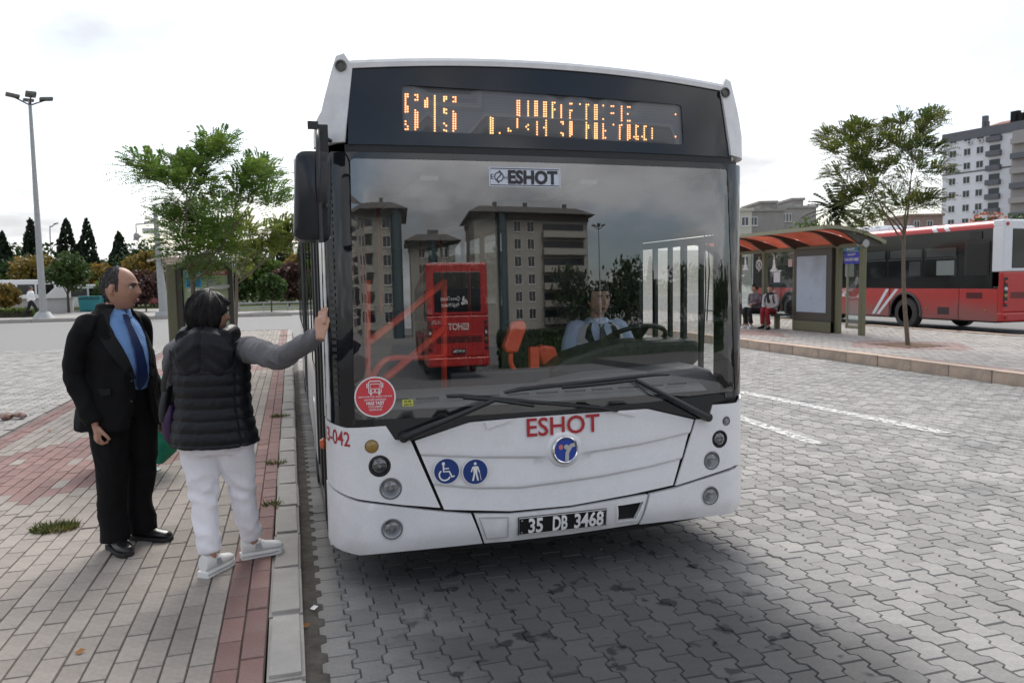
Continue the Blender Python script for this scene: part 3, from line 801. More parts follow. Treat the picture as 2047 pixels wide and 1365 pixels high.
for sg in (-1,):
    u = MB(); panel(u, [(sg * 1.386, .985), (sg * 1.29, .972), (sg * 1.29, 2.385), (sg * 1.386, 2.385)], d=0.006, thick=0.012, sp=0.05); u.build('corner_trim', M('pale_edge_and_reflection', (.62, .64, .65), .2, coat=.5), auto=50, **B)  # white body edge, its bright reflection painted into the pale tone
    u = MB()
    for k in range(34): u.quad(*[front(sg * s_, 1.06 + k * .036 + dz, .0052) for s_, dz in ((1.25, 0), (1.22, 0), (1.22, .02), (1.25, .02))])
    u.build('ribbed_trim', M('grey_rib', (.05, .05, .052), .35), **B)['kind'] = 'stuff'
glass_o = rounded([(-1.12, 2.36), (1.125, 2.36), (1.175, 1.0), (0.6, 0.975), (0, 0.965), (-0.6, 0.965), (-1.145, 0.975)], .02)
u = MB(); panel(u, glass_o, d=-0.002, thick=0.0, sp=0.06); u.build('windscreen', SCREEN, smooth=True, **B)

# ---- destination display
LEDB = M('display_board', (0.17, 0.175, 0.18), 0.5)
t_ = LEDB.node_tree; b_ = t_.nodes['Principled BSDF']
board = MB(); panel(board, ledr, d=-0.015, thick=0.0, sp=0.08)
disp = board.build('display_board', LEDB, **B)
segs3 = """788:300-420,485,505,540;803:300,316,385,400,418,520,538;855:305,338,410-540;870:305,320,338,425-525;922:345-385;937:328-385;988:312-550;1052:318,332,345,400-425,500,545;1067:318,332,405,430,515,550;1115:320,350,418-550;1130:320,335,350,435-535;1370:460-565;1385:465-565;1432:565;1492:535,550;1507:550;1553:345-440,470-525;1567:345-445;1614:522;1627:350-445,510,540;1674:350-445;1688:350-445,490-575;1735:355-450,528;1750:355-450,480-580"""
segs4 = """190:358-458;205:358,405;250:375-458,490,565;262:490,503,570,582;310:365,412-462,490-585;322:365,412,490-575;378:368;422:372-468,495-600;436:372,515,530;480:375-470,500-600;494:375-470,500-600;537:378,470,505-600;552:550,598;593:382,430;607:382,430,508;663:385-480,510;650:515-605;705:388,435,482,512-610;719:388,482,512-600;748:592;762:515-605;775:520,590,608;803:590;818:520-610;830:520,610;872:535-600;1032:438,590"""
LIT = M('lit_orange_led', (1.0, 0.42, 0.16), 0.4, emit=1.5)
dots = MB()
def dot(px, py, r_=0.0052, d=-0.010):
    s, z = unfront(px, py); c = [front(s + r_ * math.cos(k * PI / 3), z + r_ * math.sin(k * PI / 3), d) for k in range(6)]
    dots.add(c, [(0, 1, 2, 3, 4, 5)])
for txt, sc, ox, oy, pitch in ((segs3, 3.4115, 580, 100, 15.6), (segs4, 3.4133, 1050, 100, 15.0)):
    for seg in txt.split(';'):
        x, ys = seg.split(':')
        for y in ys.split(','):
            if '-' in y:
                a, b = map(float, y.split('-')); n = max(1, round((b - a) / pitch))
                for k in range(n + 1): dot(ox + float(x) / sc, oy + (a + (b - a) * k / n) / sc)
            else: dot(ox + float(x) / sc, oy + float(y) / sc)
dots.build('lit_led', LIT, disp, world=True)['kind'] = 'stuff'
unl = MB()
for i in range(124):
    for j in range(17):
        s = lerp(led[0][0] + .018, led[1][0] - .012, i / 123); z = lerp(2.722, 2.475, j / 16)
        c = [front(s + .0028 * math.cos(k * PI / 2), z + .0028 * math.sin(k * PI / 2), -.013) for k in range(4)]; unl.add(c, [(0, 1, 2, 3)])
unl.build('unlit_led', M('unlit_led', (0.33, 0.34, 0.35), .4), disp, world=True)['kind'] = 'stuff'
u = MB(); panel(u, ledr, d=-0.004, thick=0.0, sp=0.1); u.build('display_glass', glass('display_glass', (.85, .85, .85), .0), disp, smooth=True, world=True)

# ---- marks on the front
def decal(c, w, tilt=0.0, d=0.006, dfn=None):
    s0, z0 = unfront(*c)
    return lambda u, v: front(s0 + u, z0 + v + u * tilt, d + (dfn(s0 + u, z0 + v) if dfn else 0))
a, b = unfront(1052, 856), unfront(1197, 846)
u = MB(); u.text('ESHOT', lambda x, y: front((a[0] + b[0]) / 2 + x, (a[1] + b[1]) / 2 + .006 + y, 0.012 + hood_d((a[0] + b[0]) / 2 + x, (a[1] + b[1]) / 2 + y)), 0.098, b[0] - a[0], bold=.012); u.build('lettering', REDLET, **B)
u = MB(); u.text('13-042', lambda x, y: front(-1.262 + x, 0.892 + y - x * .12, 0.0055), 0.075, 0.20, bold=.012); u.build('fleet_number', REDLET, **B)
for c, kind in (((892, 940), 'wheelchair'), ((949, 941), 'walker')):
    s0, z0 = unfront(*c); fn = lambda x, y, d=0.012: front(s0 + x * .068, z0 + y * .068, d + .006)
    u = MB(); u.prism(circle((0, 0), 1.08, 28), lambda x, y, d: fn(x, y, d), .010, .004); bd = u.build('badge', WHITEV, **B)
    u = MB(); u.add([fn(*p, .0115) for p in circle((0, 0), 1.0, 28)], [tuple(range(28))]); u.build('blue_disc', BLUEDISC, bd, world=True)
    u = MB()
    def rib(pts, w, cl=False):
        for q in strip2(pts, w, cl): u.quad(*[fn(p[0], p[1], .013) for p in q])
    if kind == 'wheelchair':
        u.add([fn(*p, .013) for p in circle((-.25, .62), .13, 12)], [tuple(range(12))])
        rib([(-.25, .5), (-.25, -.02), (.2, -.02), (.42, -.48), (.62, -.40)], .13); rib([(-.25, .22), (.18, .22)], .10)
        rib([(-.38 + .44 * math.cos(t) + .22, -.28 + .44 * math.sin(t)) for t in np.linspace(2.3, 5.9, 14)], .12)
    else:
        u.add([fn(*p, .013) for p in circle((0, .66), .12, 12)], [tuple(range(12))])
        u.add([fn(*p, .013) for p in ((-.2, .45), (.2, .45), (.15, -.1), (-.15, -.1))], [(3, 2, 1, 0)])
        rib([(-.2, .4), (-.33, .0)], .1); rib([(.2, .4), (.33, -.05)], .1); rib([(-.07, -.1), (-.22, -.72)], .14); rib([(.07, -.1), (.2, -.72)], .14); rib([(.34, -.05), (.46, -.7)], .04)
    u.build('pictogram', WHITEV, bd, world=True)
p, n = front(*EMS, .020), fnorm(*EMS)
u = MB(); u.lathe([(.078, 0), (.078, .010), (.072, .015), (.066, .012), (.064, .006)], p, 30, n); em = u.build('emblem', CHROME, auto=40, **B)
ef = lambda x, y, d=.031: front(EMS[0] + x * .066, EMS[1] + y * .066, d)
u = MB(); u.add([ef(*q, .028) for q in circle((0, 0), 1, 28)], [tuple(range(28))]); u.build('blue_disc', M('blue_enamel', (.02, .06, .36), .2), em, world=True)
u = MB(); u.add([ef(*q) for q in circle((-.42, .28), .22, 14)], [tuple(range(14))]); u.build('red_dot', M('pale_red_enamel', (.6, .2, .2), .3), em, world=True)
u = MB(); u.add([ef(*q) for q in circle((.08, .26), .22, 14)], [tuple(range(14))])
for q in strip2([(.85, .42), (.5, .34), (.28, .02), (.14, -.25), (.1, -.95)], .34): u.quad(*[ef(*k) for k in q])
u.build('silver_figure', M('satin_silver', (.6, .6, .6), .3, .6), em, world=True)
pc = UF([(1037, 1032), (1207, 1017), (1207, 1046), (1037, 1069)])
cs = (sum(p[0] for p in pc) / 4, sum(p[1] for p in pc) / 4); pw, ph = 0.53, 0.106
pf = lambda x, y, d=.02: front(cs[0] + x, cs[1] + y, d)
u = MB(); u.prism([(-pw / 2, -ph / 2), (pw / 2, -ph / 2), (pw / 2, ph / 2), (-pw / 2, ph / 2)], lambda x, y, d: pf(x, y, d), .020, .008); np_ = u.build('number_plate', M('black_plate', (.012, .012, .012), .35), **B)
u = MB()
for q in strip2([(-pw / 2 + .004, -ph / 2 + .004), (pw / 2 - .004, -ph / 2 + .004), (pw / 2 - .004, ph / 2 - .004), (-pw / 2 + .004, ph / 2 - .004)], .006, True): u.quad(*[pf(p[0], p[1], .0215) for p in q])
for x in (-.245, .245):
    for y in (-.035, .035): u.add([pf(*q, .0215) for q in circle((x, y), .004, 8)], [tuple(range(8))])
u.build('plate_rim', M('grey_plate_rim', (.55, .55, .55), .5), np_, world=True)
u = MB()
for tx, xc_, w in (('35', -.165, .085), ('DB', -.02, .088), ('3468', .155, .18)): u.text(tx, lambda x, y: pf(xc_ + x, y, .0225), .080, w, bold=.03)
u.build('plate_characters', WHITEV, np_, world=True)['kind'] = 'stuff'
# small triangular covers at the top of the bonnet
for tri in ([(968, 844), (1021, 840), (973, 857)], [(1226, 824), (1272, 823), (1268, 832)]):
    q = UF(tri); u = MB(); u.prism(q, lambda x, y, d: front(x, y, d), .014, .004); u.build('hinge_cover', DIRTYWHITE, **B)
# stickers behind the windscreen
sc_ = unfront(750, 793); sf = lambda x, y, d=.003: front(sc_[0] + x * .108, sc_[1] + y * .108, d)
u = MB(); u.prism(circle((0, 0), 1.0, 36), lambda x, y, d: sf(x, y, d), 0.0025, -.0015); st = u.build('round_sticker', WHITEV, **B)
u = MB(); u.add([sf(*p, 0.0032) for p in circle((0, 0), .93, 36)], [tuple(range(36))]); u.build('red_field', M('sticker_red', (.66, .055, .07), .5), st, world=True)
u = MB()
for tx, y, h, w, bo in (('SABAH 06.00-07.00 / AKŞAM 19.00-20.00', .02, .065, 1.62, .02), ('SAATLERİ ARASINDA', -.13, .095, 1.05, .01), ('HALK TAŞIT', -.30, .14, .86, .045), ('UYGULAMASI', -.47, .095, .70, .01), ('GEÇERLİDİR', -.62, .095, .64, .01)):
    u.text(tx, lambda a_, b__: sf(a_, y + b__, 0.0075), h, w, bold=bo)
for pl, w in (([(-.3, .22), (-.3, .72), (-.24, .78), (.24, .78), (.3, .72), (.3, .22)], .05), ([(-.22, .40), (-.22, .64), (.22, .64), (.22, .40)], .04)):
    for q in strip2(pl, w, True): u.quad(*[sf(k[0], k[1], 0.0070) for k in q])
for x in (-.2, 0, .2):
    u.add([sf(*q, 0.0075) for q in circle((x, .31), .05, 10)], [tuple(range(10))])
for x in (-.2, .2):
    for q in strip2([(x, .2), (x, .1)], .09): u.quad(*[sf(k[0], k[1], 0.0070) for k in q])
for x in (-.38, .38):
    for q in strip2([(x, .45), (x, .68)], .05): u.quad(*[sf(k[0], k[1], 0.0070) for k in q])
u.build('sticker_print', WHITEV, st, world=True)
ys = unfront(815, 805); yf = lambda x, y, d=.003: front(ys[0] + x, ys[1] + y, d)
u = MB(); u.quad(yf(-.028, -.018), yf(.028, -.018), yf(.028, .018), yf(-.028, .018)); yo_ = u.build('yellow_sticker', M('sticker_yellow', (.62, .62, .10), .6), **B)
u = MB(); u.text('EKİM', lambda x, y: yf(x, y + .008, .0038), .010, .036, .02); u.text('2019', lambda x, y: yf(x, y - .009, .0038), .012, .042, .02); u.build('sticker_print', BLACKPL, yo_, world=True)
q = UF([(980, 333), (1117, 343), (1117, 374), (980, 369)]); c0 = (sum(p[0] for p in q) / 4, sum(p[1] for p in q) / 4); w_, h_ = .41, .105
ff = lambda x, y, d=.006: front(c0[0] + x, c0[1] + y, d)
u = MB(); u.prism([(-w_ / 2, -h_ / 2), (w_ / 2, -h_ / 2), (w_ / 2, h_ / 2), (-w_ / 2, h_ / 2)], lambda x, y, d: ff(x, y, d), 0.0025, -.0015); so = u.build('operator_sign', M('pale_blue_sign', (.62, .66, .74), .5), **B)
u = MB()
for q in strip2([(-w_ / 2 + .008, -h_ / 2 + .008), (w_ / 2 - .008, -h_ / 2 + .008), (w_ / 2 - .008, h_ / 2 - .008), (-w_ / 2 + .008, h_ / 2 - .008)], .004, True): u.quad(*[ff(k[0], k[1], 0.0040) for k in q])
u.text('ESHOT', lambda x, y: ff(.045 + x, y, 0.0040), .066, .285, bold=.045)
for q in strip2(circle((-.148, .0), .024, 18), .005, True): u.quad(*[ff(k[0], k[1], 0.0040) for k in q])
for q in strip2([(-.148 + .012 * math.sin(t * 1.0), .034 - .068 * t / 6.28) for t in np.linspace(0, 6.28, 14)], .006): u.quad(*[ff(k[0], k[1], 0.0040) for k in q])
for x in (-.186, -.11): u.text('E' if x < -.15 else 'H', lambda a_, b__: ff(x + a_, b__, 0.0040), .026, .016)
u.build('sign_print', M('sign_ink', (.03, .03, .035), .5), so, world=True)

# ---- wipers
def wiper(piv, elbow, ends, ctr):
    P = lambda q, d: front(*unfront(*q), d)
    u = MB(); u.tube([P(piv, .035), P(((piv[0] + elbow[0]) / 2, (piv[1] + elbow[1]) / 2), .055), P(elbow, .05)], [.024, .017, .012], 8); u.tube([P(piv, .0), P(piv, .05)], .026, 10)
    if ctr: u.tube([P(elbow, .05), P(ctr, .04)], .009, 6)
    w = u.build('wiper', BLACKPL, auto=45, **B)
    k = MB(); n = 10; pts = [P((lerp(ends[0][0], ends[1][0], i / n), lerp(ends[0][1], ends[1][1], i / n) + (-3 if 0 < i < n else 0)), .024) for i in range(n + 1)]
    k.tube(pts, [.006] + [.010] * (n - 1) + [.005], 6); k.tube([p_ + Vector((0, .012, -.004)) for p_ in pts], .005, 5)
    mid = ctr or elbow; k.tube([P((mid[0] - 60, mid[1] + 6 if ctr else mid[1] - 4), .03), P(mid, .042), P((mid[0] + 80, mid[1] + (-8 if ctr else 12)), .03)], .011, 6)
    k.build('blade', RUBBER, w, auto=45, world=True)
wiper((806, 872), (984, 797), ((893, 791), (1232, 820)), None)
wiper((1408, 832), (1262, 757), ((1009, 784), (1334, 748)), (1180, 767))
# black pocket behind the wiper feet is the frame itself; the small hose of the right wiper
u = MB(); u.tube(spline([front(*unfront(1265, 765), .03), front(*unfront(1300, 790), .02), front(*unfront(1345, 797), .02)], 5), .004, 5); u.build('washer_hose', RUBBER, **B)

# ---- left mirror on its arm
mw = thing  # (kept short)
u = MB()
ring = []
x0, x1, z0, z1, ym = 0.02, 0.215, 1.90, 2.335, 3.80
for yy, k in ((ym - .075, .80), (ym - .06, .95), (ym, 1.0), (ym + .06, .98), (ym + .07, .94)):
    cx_, cz_ = (x0 + x1) / 2, (z0 + z1) / 2
    ring.append([Vector((cx_ + px * k, yy, cz_ + pz * k)) for px, pz in rounded([(-(x1 - x0) / 2, -(z1 - z0) / 2), ((x1 - x0) / 2 - .02, -(z1 - z0) / 2), ((x1 - x0) / 2, (z1 - z0) / 2), (-(x1 - x0) / 2 + .025, (z1 - z0) / 2)], .05, 4)])
u.loft(ring[::-1]); mr = u.build('wing_mirror', M('mirror_shell', (.010, .012, .017), .25, var=.1), auto=50, **B)
u = MB(); u.tube(spline([(0.15, 3.74, 2.05), (0.145, 3.70, 2.16), (0.15, 3.75, 2.36), (0.155, 3.86, 2.44), (.17, 4.0, 2.45), (.24, 4.14, 2.44)], 5), [.011] * 26, 8)
u.box((0.185, 4.02, 2.42), (.05, .10, .15)); u.box((.135, 3.90, 2.475), (.05, .03, .035)); u.tube([(.15, 3.72, 1.9), (.15, 3.72, 2.1)], .010, 8)
u.build('mirror_arm', BLACKPL, mr, auto=45, world=True)
u = MB(); u.box(((x0 + x1) / 2, ym + .071, (z0 + z1) / 2), (.16, .004, .38)); u.build('mirror_glass', CHROME, mr, world=True)
u = MB(); u.lathe([(.012, 0), (.012, .008), (.004, .009)], (0.185, ym - .078, 2.07), 12, (0, -1, 0)); u.build('mirror_bolt', DARKPL, mr, auto=45, world=True)
# ---- body sides, roof and floor
XL, XR, YF, YB = BX - 1.275, BX + 1.275, 4.33, 15.9
def side_wall(x, sg):
    """one side: sill panels, glazing band with pillars, cornice"""
    def bx(nm, mt, y0, y1, z0, z1, th=.05, out_=0.0, par=bus, bev=0):
        u = MB(); xo = x + sg * out_; u.b2((xo, y0, z0), (xo - sg * th, y1, z1)); return u.build(nm, mt, par, world=True, bevel=bev)
    doors = [(4.42, 5.62), (9.3, 10.6)] if sg < 0 else []
    edges = [YF] + [e for d_ in doors for e in d_] + [YB]
    for i in range(0, len(edges), 2):
        y0, y1 = edges[i], edges[i + 1]
        if y1 - y0 < .02: continue
        if y1 - y0 > .2:
            n = max(1, round((y1 - y0) / 1.3))
            for k in range(n): bx('side_panel', WHITE, y0 + (y1 - y0) * k / n + .004, y0 + (y1 - y0) * (k + 1) / n - .004, .30, 1.02, bev=.008)
            for k in range(n):
                ya, yb = y0 + (y1 - y0) * k / n, y0 + (y1 - y0) * (k + 1) / n
                bx('side_window', CABG if (sg > 0 and k == 0) else SIDEG, ya + .05, yb - .05, 1.06, 2.34, .006, -.005)
                bx('window_pillar', BLACKGLOSS, yb - .05, yb + .05, 1.02, 2.36, .05, .001)
            bx('window_rail', BLACKGLOSS, y0, y1, 1.02, 1.06, .05, .002); bx('window_rail', BLACKGLOSS, y0, y1, 2.34, 2.40, .05, .002)
        else: bx('door_post', BLACKGLOSS, y0, y1, .30, 2.40)
    for y0, y1 in doors:
        for k in range(2):
            ya, yb = y0 + (y1 - y0) * k / 2 + .01, y0 + (y1 - y0) * (k + 1) / 2 - .01
            u = MB()
            for a_, b__ in (((ya, .34), (ya + .05, 2.36)), ((yb - .05, .34), (yb, 2.36)), ((ya + .05, .34), (yb - .05, .42)), ((ya + .05, 2.28), (yb - .05, 2.36))):
                u.b2((x + sg * .012, a_[0], a_[1]), (x - sg * .035, b__[0], b__[1]))
            dl = u.build('door_leaf', BLACKPL, bus, world=True, bevel=.006)
            u = MB(); u.b2((x, ya + .05, .42), (x - sg * .006, yb - .05, 2.28)); u.build('door_glass', SIDEG, dl, world=True)
            u = MB(); u.tube([(x - sg * .06, yb - .09, .9), (x - sg * .06, yb - .09, 1.7)], .014, 8); u.build('grab_rail', ORANGE, dl, smooth=True, world=True)
        u = MB(); u.b2((x + sg * .004, y0, .28), (x - sg * .05, y1, .335)); u.build('step_edge', RUBBER, bus, world=True)
    # cornice with a rounded shoulder up to the roof
    prof = [(0.0, 2.40), (-.015, 2.50), (-.06, 2.66), (-.10, 2.76), (-.15, 2.83), (-.24, 2.875), (-.24, 2.84), (-.12, 2.66), (-.05, 2.40)]
    u = MB(); u.loft([[Vector((x - sg * -a_, yy, b__)) if False else Vector((x + sg * a_, yy, b__)) for a_, b__ in prof] for yy in (YF, YB)]); u.build('cornice', WHITE, bus, world=True, auto=40)
    for yw in (6.75, 12.6):
        u = MB(); u.tube([(x - sg * .30, yw, .47), (x - sg * .005, yw, .47)], .47, 28); w = u.build('wheel', RUBBER, bus, world=True, auto=40)
        u = MB(); u.tube([(x - sg * .05, yw, .47), (x + sg * .004, yw, .47)], .27, 24); u.build('rim', STEEL, w, world=True, auto=40)
side_wall(XL, -1); side_wall(XR, 1)
# the corner returns between the bent front and the side walls, and the front door post
for sg in (-1, 1):
    x = BX + sg * 1.275
    u = MB(); u.b2((x - sg * .001, 4.245, .97), (x - sg * .05, YF + .09, 2.42)); u.build('corner_post', BLACKGLOSS, **B)
    u = MB(); u.b2((x - sg * .001, 4.24, .26), (x - sg * .05, YF + .09, .968)); u.build('corner_panel', WHITE, **B)
    u = MB(); u.loft([[Vector((x - sg * a, yy, z)) for a, z in ((.0, 2.42), (.015, 2.50), (.06, 2.64), (.12, 2.64), (.06, 2.42))] for yy in (4.26, YF + .002)]); u.build('corner_panel', WHITE, **B)
u = MB(); u.loft([[Vector((BX + 1.06 * t, yy, 2.872 + .05 * (1 - t * t))) for t in np.linspace(-1, 1, 13)] + [Vector((BX + 1.06 * t, yy, 2.80)) for t in np.linspace(1, -1, 13)] for k, yy in enumerate((4.16, YB)) for sx_ in (1,)])
u.build('roof', DIRTYWHITE, auto=40, **B)
u = MB(); u.b2((BX - 1.2, 4.25, 2.385), (BX + 1.2, YB, 2.41)); u.build('ceiling', CEIL, **B)
u = MB(); u.b2((BX - 1.22, 4.2, .30), (BX + 1.22, YB, .36)); fl_ = u.build('floor', M('bus_floor', (.16, .16, .17), .7, var=.1, scale=8), **B)
u = MB(); u.b2((BX - 1.22, YB - .05, .30), (BX + 1.22, YB, 2.85)); u.build('rear_wall', INNER, **B)
for yy, w_ in ((4.62, .03), (4.86, .05), (5.06, .03), (5.30, .04)): u = MB(); u.b2((XR - .04, yy - w_ / 2, 1.06), (XR - .012, yy + w_ / 2, 1.95)); u.build('cab_window_bar', BLACKPL, **B)
u = MB(); u.b2((XR - .04, 4.45, 1.93), (XR - .012, 5.5, 1.98)); u.build('cab_window_bar', BLACKPL, **B)
for x in (BX - .55, BX + .55):
    u = MB(); u.b2((x - .06, 4.9, 2.355), (x + .06, 14, 2.384)); u.build('ceiling_lamp', M('lamp_cover', (.8, .8, .78), .4), **B)
def seat(x, y, z):
    u = MB(); u.box((x, y, z + .42), (.42, .42, .08)); u.box((x, y + .2, z + .75), (.42, .07, .62)); u.box((x, y, z + .2), (.1, .3, .4)); return u.build('passenger_seat', SEATF, bus, world=True, bevel=.02)
for k in range(7):
    for x in (BX - .98, BX - .55, BX + .98):
        if k == 0 and x > BX: continue
        if x < BX and k in (4,): continue
        seat(x, 6.9 + k * .85, .36 + (.2 if k > 3 else 0))
# ---- cockpit
u = MB()
rows = []
for yy, zz in ((4.16, 1.00), (4.24, 1.035), (4.42, 1.06), (4.56, 1.06), (4.60, .98), (4.60, .42)):
    rows.append([Vector((BX + t * 1.06, yy - .0 * abs(t) + (.06 * t * t if yy < 4.5 else 0), zz)) for t in np.linspace(-1, 1, 17)])
u.loft(rows, cap=False, closed=False); dash = u.build('dashboard', GREYPL, auto=40, **B)
u = MB()
for k in range(11):
    xa = BX - .95 + k * .175; u.b2((xa, 4.16 + .09 * ((xa - BX) / 1.06) ** 2 + .028, 1.043), (xa + .13, 4.16 + .09 * ((xa - BX) / 1.06) ** 2 + .043, 1.052))
u.build('demister_slot', DARKSEAM, dash, world=True)
def slab(px, Y, dep, nm, mt, par, bev=.02):
    q = [ony(x, y, Y) for x, y in px]; u = MB(); u.prism([(p[0], p[2]) for p in q], lambda a_, b__, d: Vector((a_, Y + d, b__)), dep, 0.0)
    return u.build(nm, mt, par, world=True, bevel=bev)
slab([(1060, 792), (1110, 768), (1190, 752), (1300, 742), (1395, 731), (1425, 740), (1452, 775), (1456, 800), (1300, 812), (1060, 822)], 4.34, .30, 'instrument_cowl', M('grey_cowl', (.19, .195, .20), .42, var=.06), dash, .05)
slab([(1095, 745), (1128, 718), (1200, 694), (1240, 684), (1392, 678), (1406, 690), (1406, 715), (1386, 734), (1300, 745), (1140, 756)], 4.68, .35, 'instrument_binnacle', DARKPL, dash, .04)
slab([(900, 745), (1100, 735), (1100, 800), (900, 800)], 4.66, .05, 'centre_console', DARKPL, dash)
sw = ony(1268, 678, 5.0); u = MB()
q_ = Matrix.Rotation(R(-28), 3, 'X')
u.tube([Vector(sw) + q_ @ Vector((.225 * math.cos(t), .225 * math.sin(t), 0)) for t in np.linspace(0, 2 * PI, 33)[:-1]], .018, 8, closed=True)
for t in (0.2, PI - .2, -PI / 2): u.bar(Vector(sw) + q_ @ Vector((0, 0, -.03)), Vector(sw) + q_ @ Vector((.22 * math.cos(t), .22 * math.sin(t), 0)), .05, .012)
u.tube([Vector(sw) + q_ @ Vector((0, 0, -.02)), Vector(sw) + q_ @ Vector((0, -.03, -.4))], [.05, .04], 10); u.build('steering_wheel', BLACKPL, auto=45, **B)
# driver's seat and cab screen
u = MB(); u.box((2.23, 5.62, 1.15), (.48, .10, .75), rot=Matrix.Rotation(R(-8), 3, 'X')); u.box((2.23, 5.40, .80), (.48, .46, .12)); u.box((2.23, 5.45, .58), (.3, .3, .44)); u.box((2.23, 5.67, 1.62), (.26, .08, .18)); u.build('driver_seat', M('black_seat_cloth', (.02, .02, .024), .9), bevel=.03, **B)
u = MB(); u.b2((1.62, 5.95, .40), (2.66, 6.0, 1.35)); u.b2((1.62, 5.2, .40), (1.65, 5.95, 1.02)); u.build('cab_partition', DARKPL, bevel=.02, **B)
u = MB(); u.b2((1.66, 5.96, 1.352), (2.66, 5.99, 2.36)); u.build('cab_screen', M('dark_cab_screen', (.03, .03, .033), .4), **B)
u = MB(); u.b2((XR - .05, 4.44, 1.985), (XR - .03, 5.52, 2.36)); u.b2((XR - .05, 5.525, 1.06), (XR - .03, 6.02, 2.36)); u.build('blind_and_mask', M('dark_blind_and_mask', (.05, .052, .06), .8), **B)  # second box is added to block light from the second side window
u = MB(); u.tube([(1.62, 5.96, .4), (1.62, 5.96, 2.38)], .02, 8); u.build('cab_post', BLACKPL, smooth=True, **B)
# orange rails, ticket reader and hand posts
def rail(nm, px, r_, Ys, mt=ORANGE):
    u = MB(); u.tube(spline([ony(x, y, Y) for (x, y), Y in zip(px, Ys)], 5), r_, 10); return u.build(nm, mt, bus, world=True, smooth=True)
rail('handrail', [(733, 687), (810, 627), (888, 563)], .026, (4.95, 5.2, 5.5))
rail('handrail', [(768, 758), (830, 707), (890, 655)], .026, (4.95, 5.2, 5.5))
rail('handrail', [(742, 757), (760, 729), (782, 716), (840, 715), (885, 713)], .020, (5.0, 5.0, 5.05, 5.2, 5.4))
rail('hand_post', [(888, 560), (888, 780)], .022, (5.5, 5.5)); rail('hand_post', [(735, 560), (735, 780)], .02, (4.95, 4.95))
u = MB()
q = [ony(x, y, 4.75) for x, y in ((1007, 695), (1024, 644), (1048, 640), (1054, 655), (1036, 705), (1014, 706))]
u.prism([(p[0], p[2]) for p in q], lambda a_, b__, d: Vector((a_, 4.75 + d, b__)), .07, 0.0); rd = u.build('ticket_reader', ORANGE, bevel=.015, **B)
u = MB(); u.tube(spline([ony(1021, 705, 4.79), ony(1022, 728, 4.79), ony(1036, 745, 4.79), ony(1068, 746, 4.79)], 5), .017, 10); u.b2(ony(1061, 752, 4.78), ony(1073, 692, 4.83)); u.build('reader_bracket', ORANGE, rd, smooth=False, world=True)
q = [ony(x, y, 4.88) for x, y in ((1074, 697), (1085, 690), (1110, 693), (1123, 730), (1118, 741), (1085, 730))]
u = MB(); u.prism([(p[0], p[2]) for p in q], lambda a_, b__, d: Vector((a_, 4.88 + d, b__)), .10, 0.0); u.build('fare_box', ORANGE, bevel=.015, **B)
for x in (BX - .62, BX + .62):
    for y in (7.2, 8.9, 10.6, 12.3):
        u = MB(); u.tube([(x, y, .36), (x, y, 2.39)], .018, 8); u.build('hand_post', ORANGE, smooth=True, **B)
for px in ((1408, 450, 700), (1415, 450, 640)):
    u = MB(); u.tube([ony(px[0], px[1], 4.35), ony(px[0] + 3, (px[1] + px[2]) / 2, 4.33), ony(px[0] + (-2), px[2], 4.35)], .004, 5); u.build('hanging_cord', RUBBER, **B)
u = MB(); u.lathe([(.03, 0), (.035, .01), (.02, .03)], (XL - .002, 4.40, .80), 14, (-1, 0, 0)); u.build('side_marker', M('orange_lens', (.6, .12, .04), .25, coat=.4), auto=45, **B)
# ============================================================ VEGETATION
def leafmat(name, c, c2, scale=3.0, tr=0.45):
    if name in MATS: return MATS[name]
    mt = M(name, c, 0.55, var=0.25, scale=scale, island=0.28, c2=c2, lo=.42, hi=.62, spec=.35)
    t = mt.node_tree; N, L = t.nodes, t.links; b = N['Principled BSDF']; o = N['Material Output']
    tl = N.new('ShaderNodeBsdfTranslucent'); mx = N.new('ShaderNodeMixShader'); mx.inputs[0].default_value = tr
    src = b.inputs['Base Color'].links[0].from_socket; L.new(src, tl.inputs[0])
    L.new(b.outputs[0], mx.inputs[1]); L.new(tl.outputs[0], mx.inputs[2]); L.new(mx.outputs[0], o.inputs['Surface']); return mt
BARK = M('grey_brown_bark', (0.16, 0.125, 0.095), 0.9, var=0.25, scale=9, bump=0.8, bscale=60)
DBARK = M('dark_bark', (0.07, 0.055, 0.045), 0.9, var=0.25, scale=5, bump=0.6, bscale=40)
def bdp(px, py, D): return Vector((EYE + _ray(px, py) * D).tolist())
def quads_mesh(name, Q, mat, parent, kind='stuff'):
    """Q: array n x 4 x 3"""
    n = len(Q); me = bpy.data.meshes.new(name); me.vertices.add(n * 4); me.vertices.foreach_set('co', (Q - (np.array(root_of(parent).location) if parent is not None else 0)).reshape(-1))
    me.loops.add(n * 4); me.loops.foreach_set('vertex_index', np.arange(n * 4, dtype=np.int32)); me.polygons.add(n)
    me.polygons.foreach_set('loop_start', np.arange(0, n * 4, 4, dtype=np.int32)); me.polygons.foreach_set('loop_total', np.full(n, 4, np.int32))
    me.update(calc_edges=True); me.materials.append(mat); o = link(name, me, parent)
    if kind: o['kind'] = kind
    return o
def unit(v): return v / np.maximum(np.linalg.norm(v, axis=-1, keepdims=True), 1e-9)
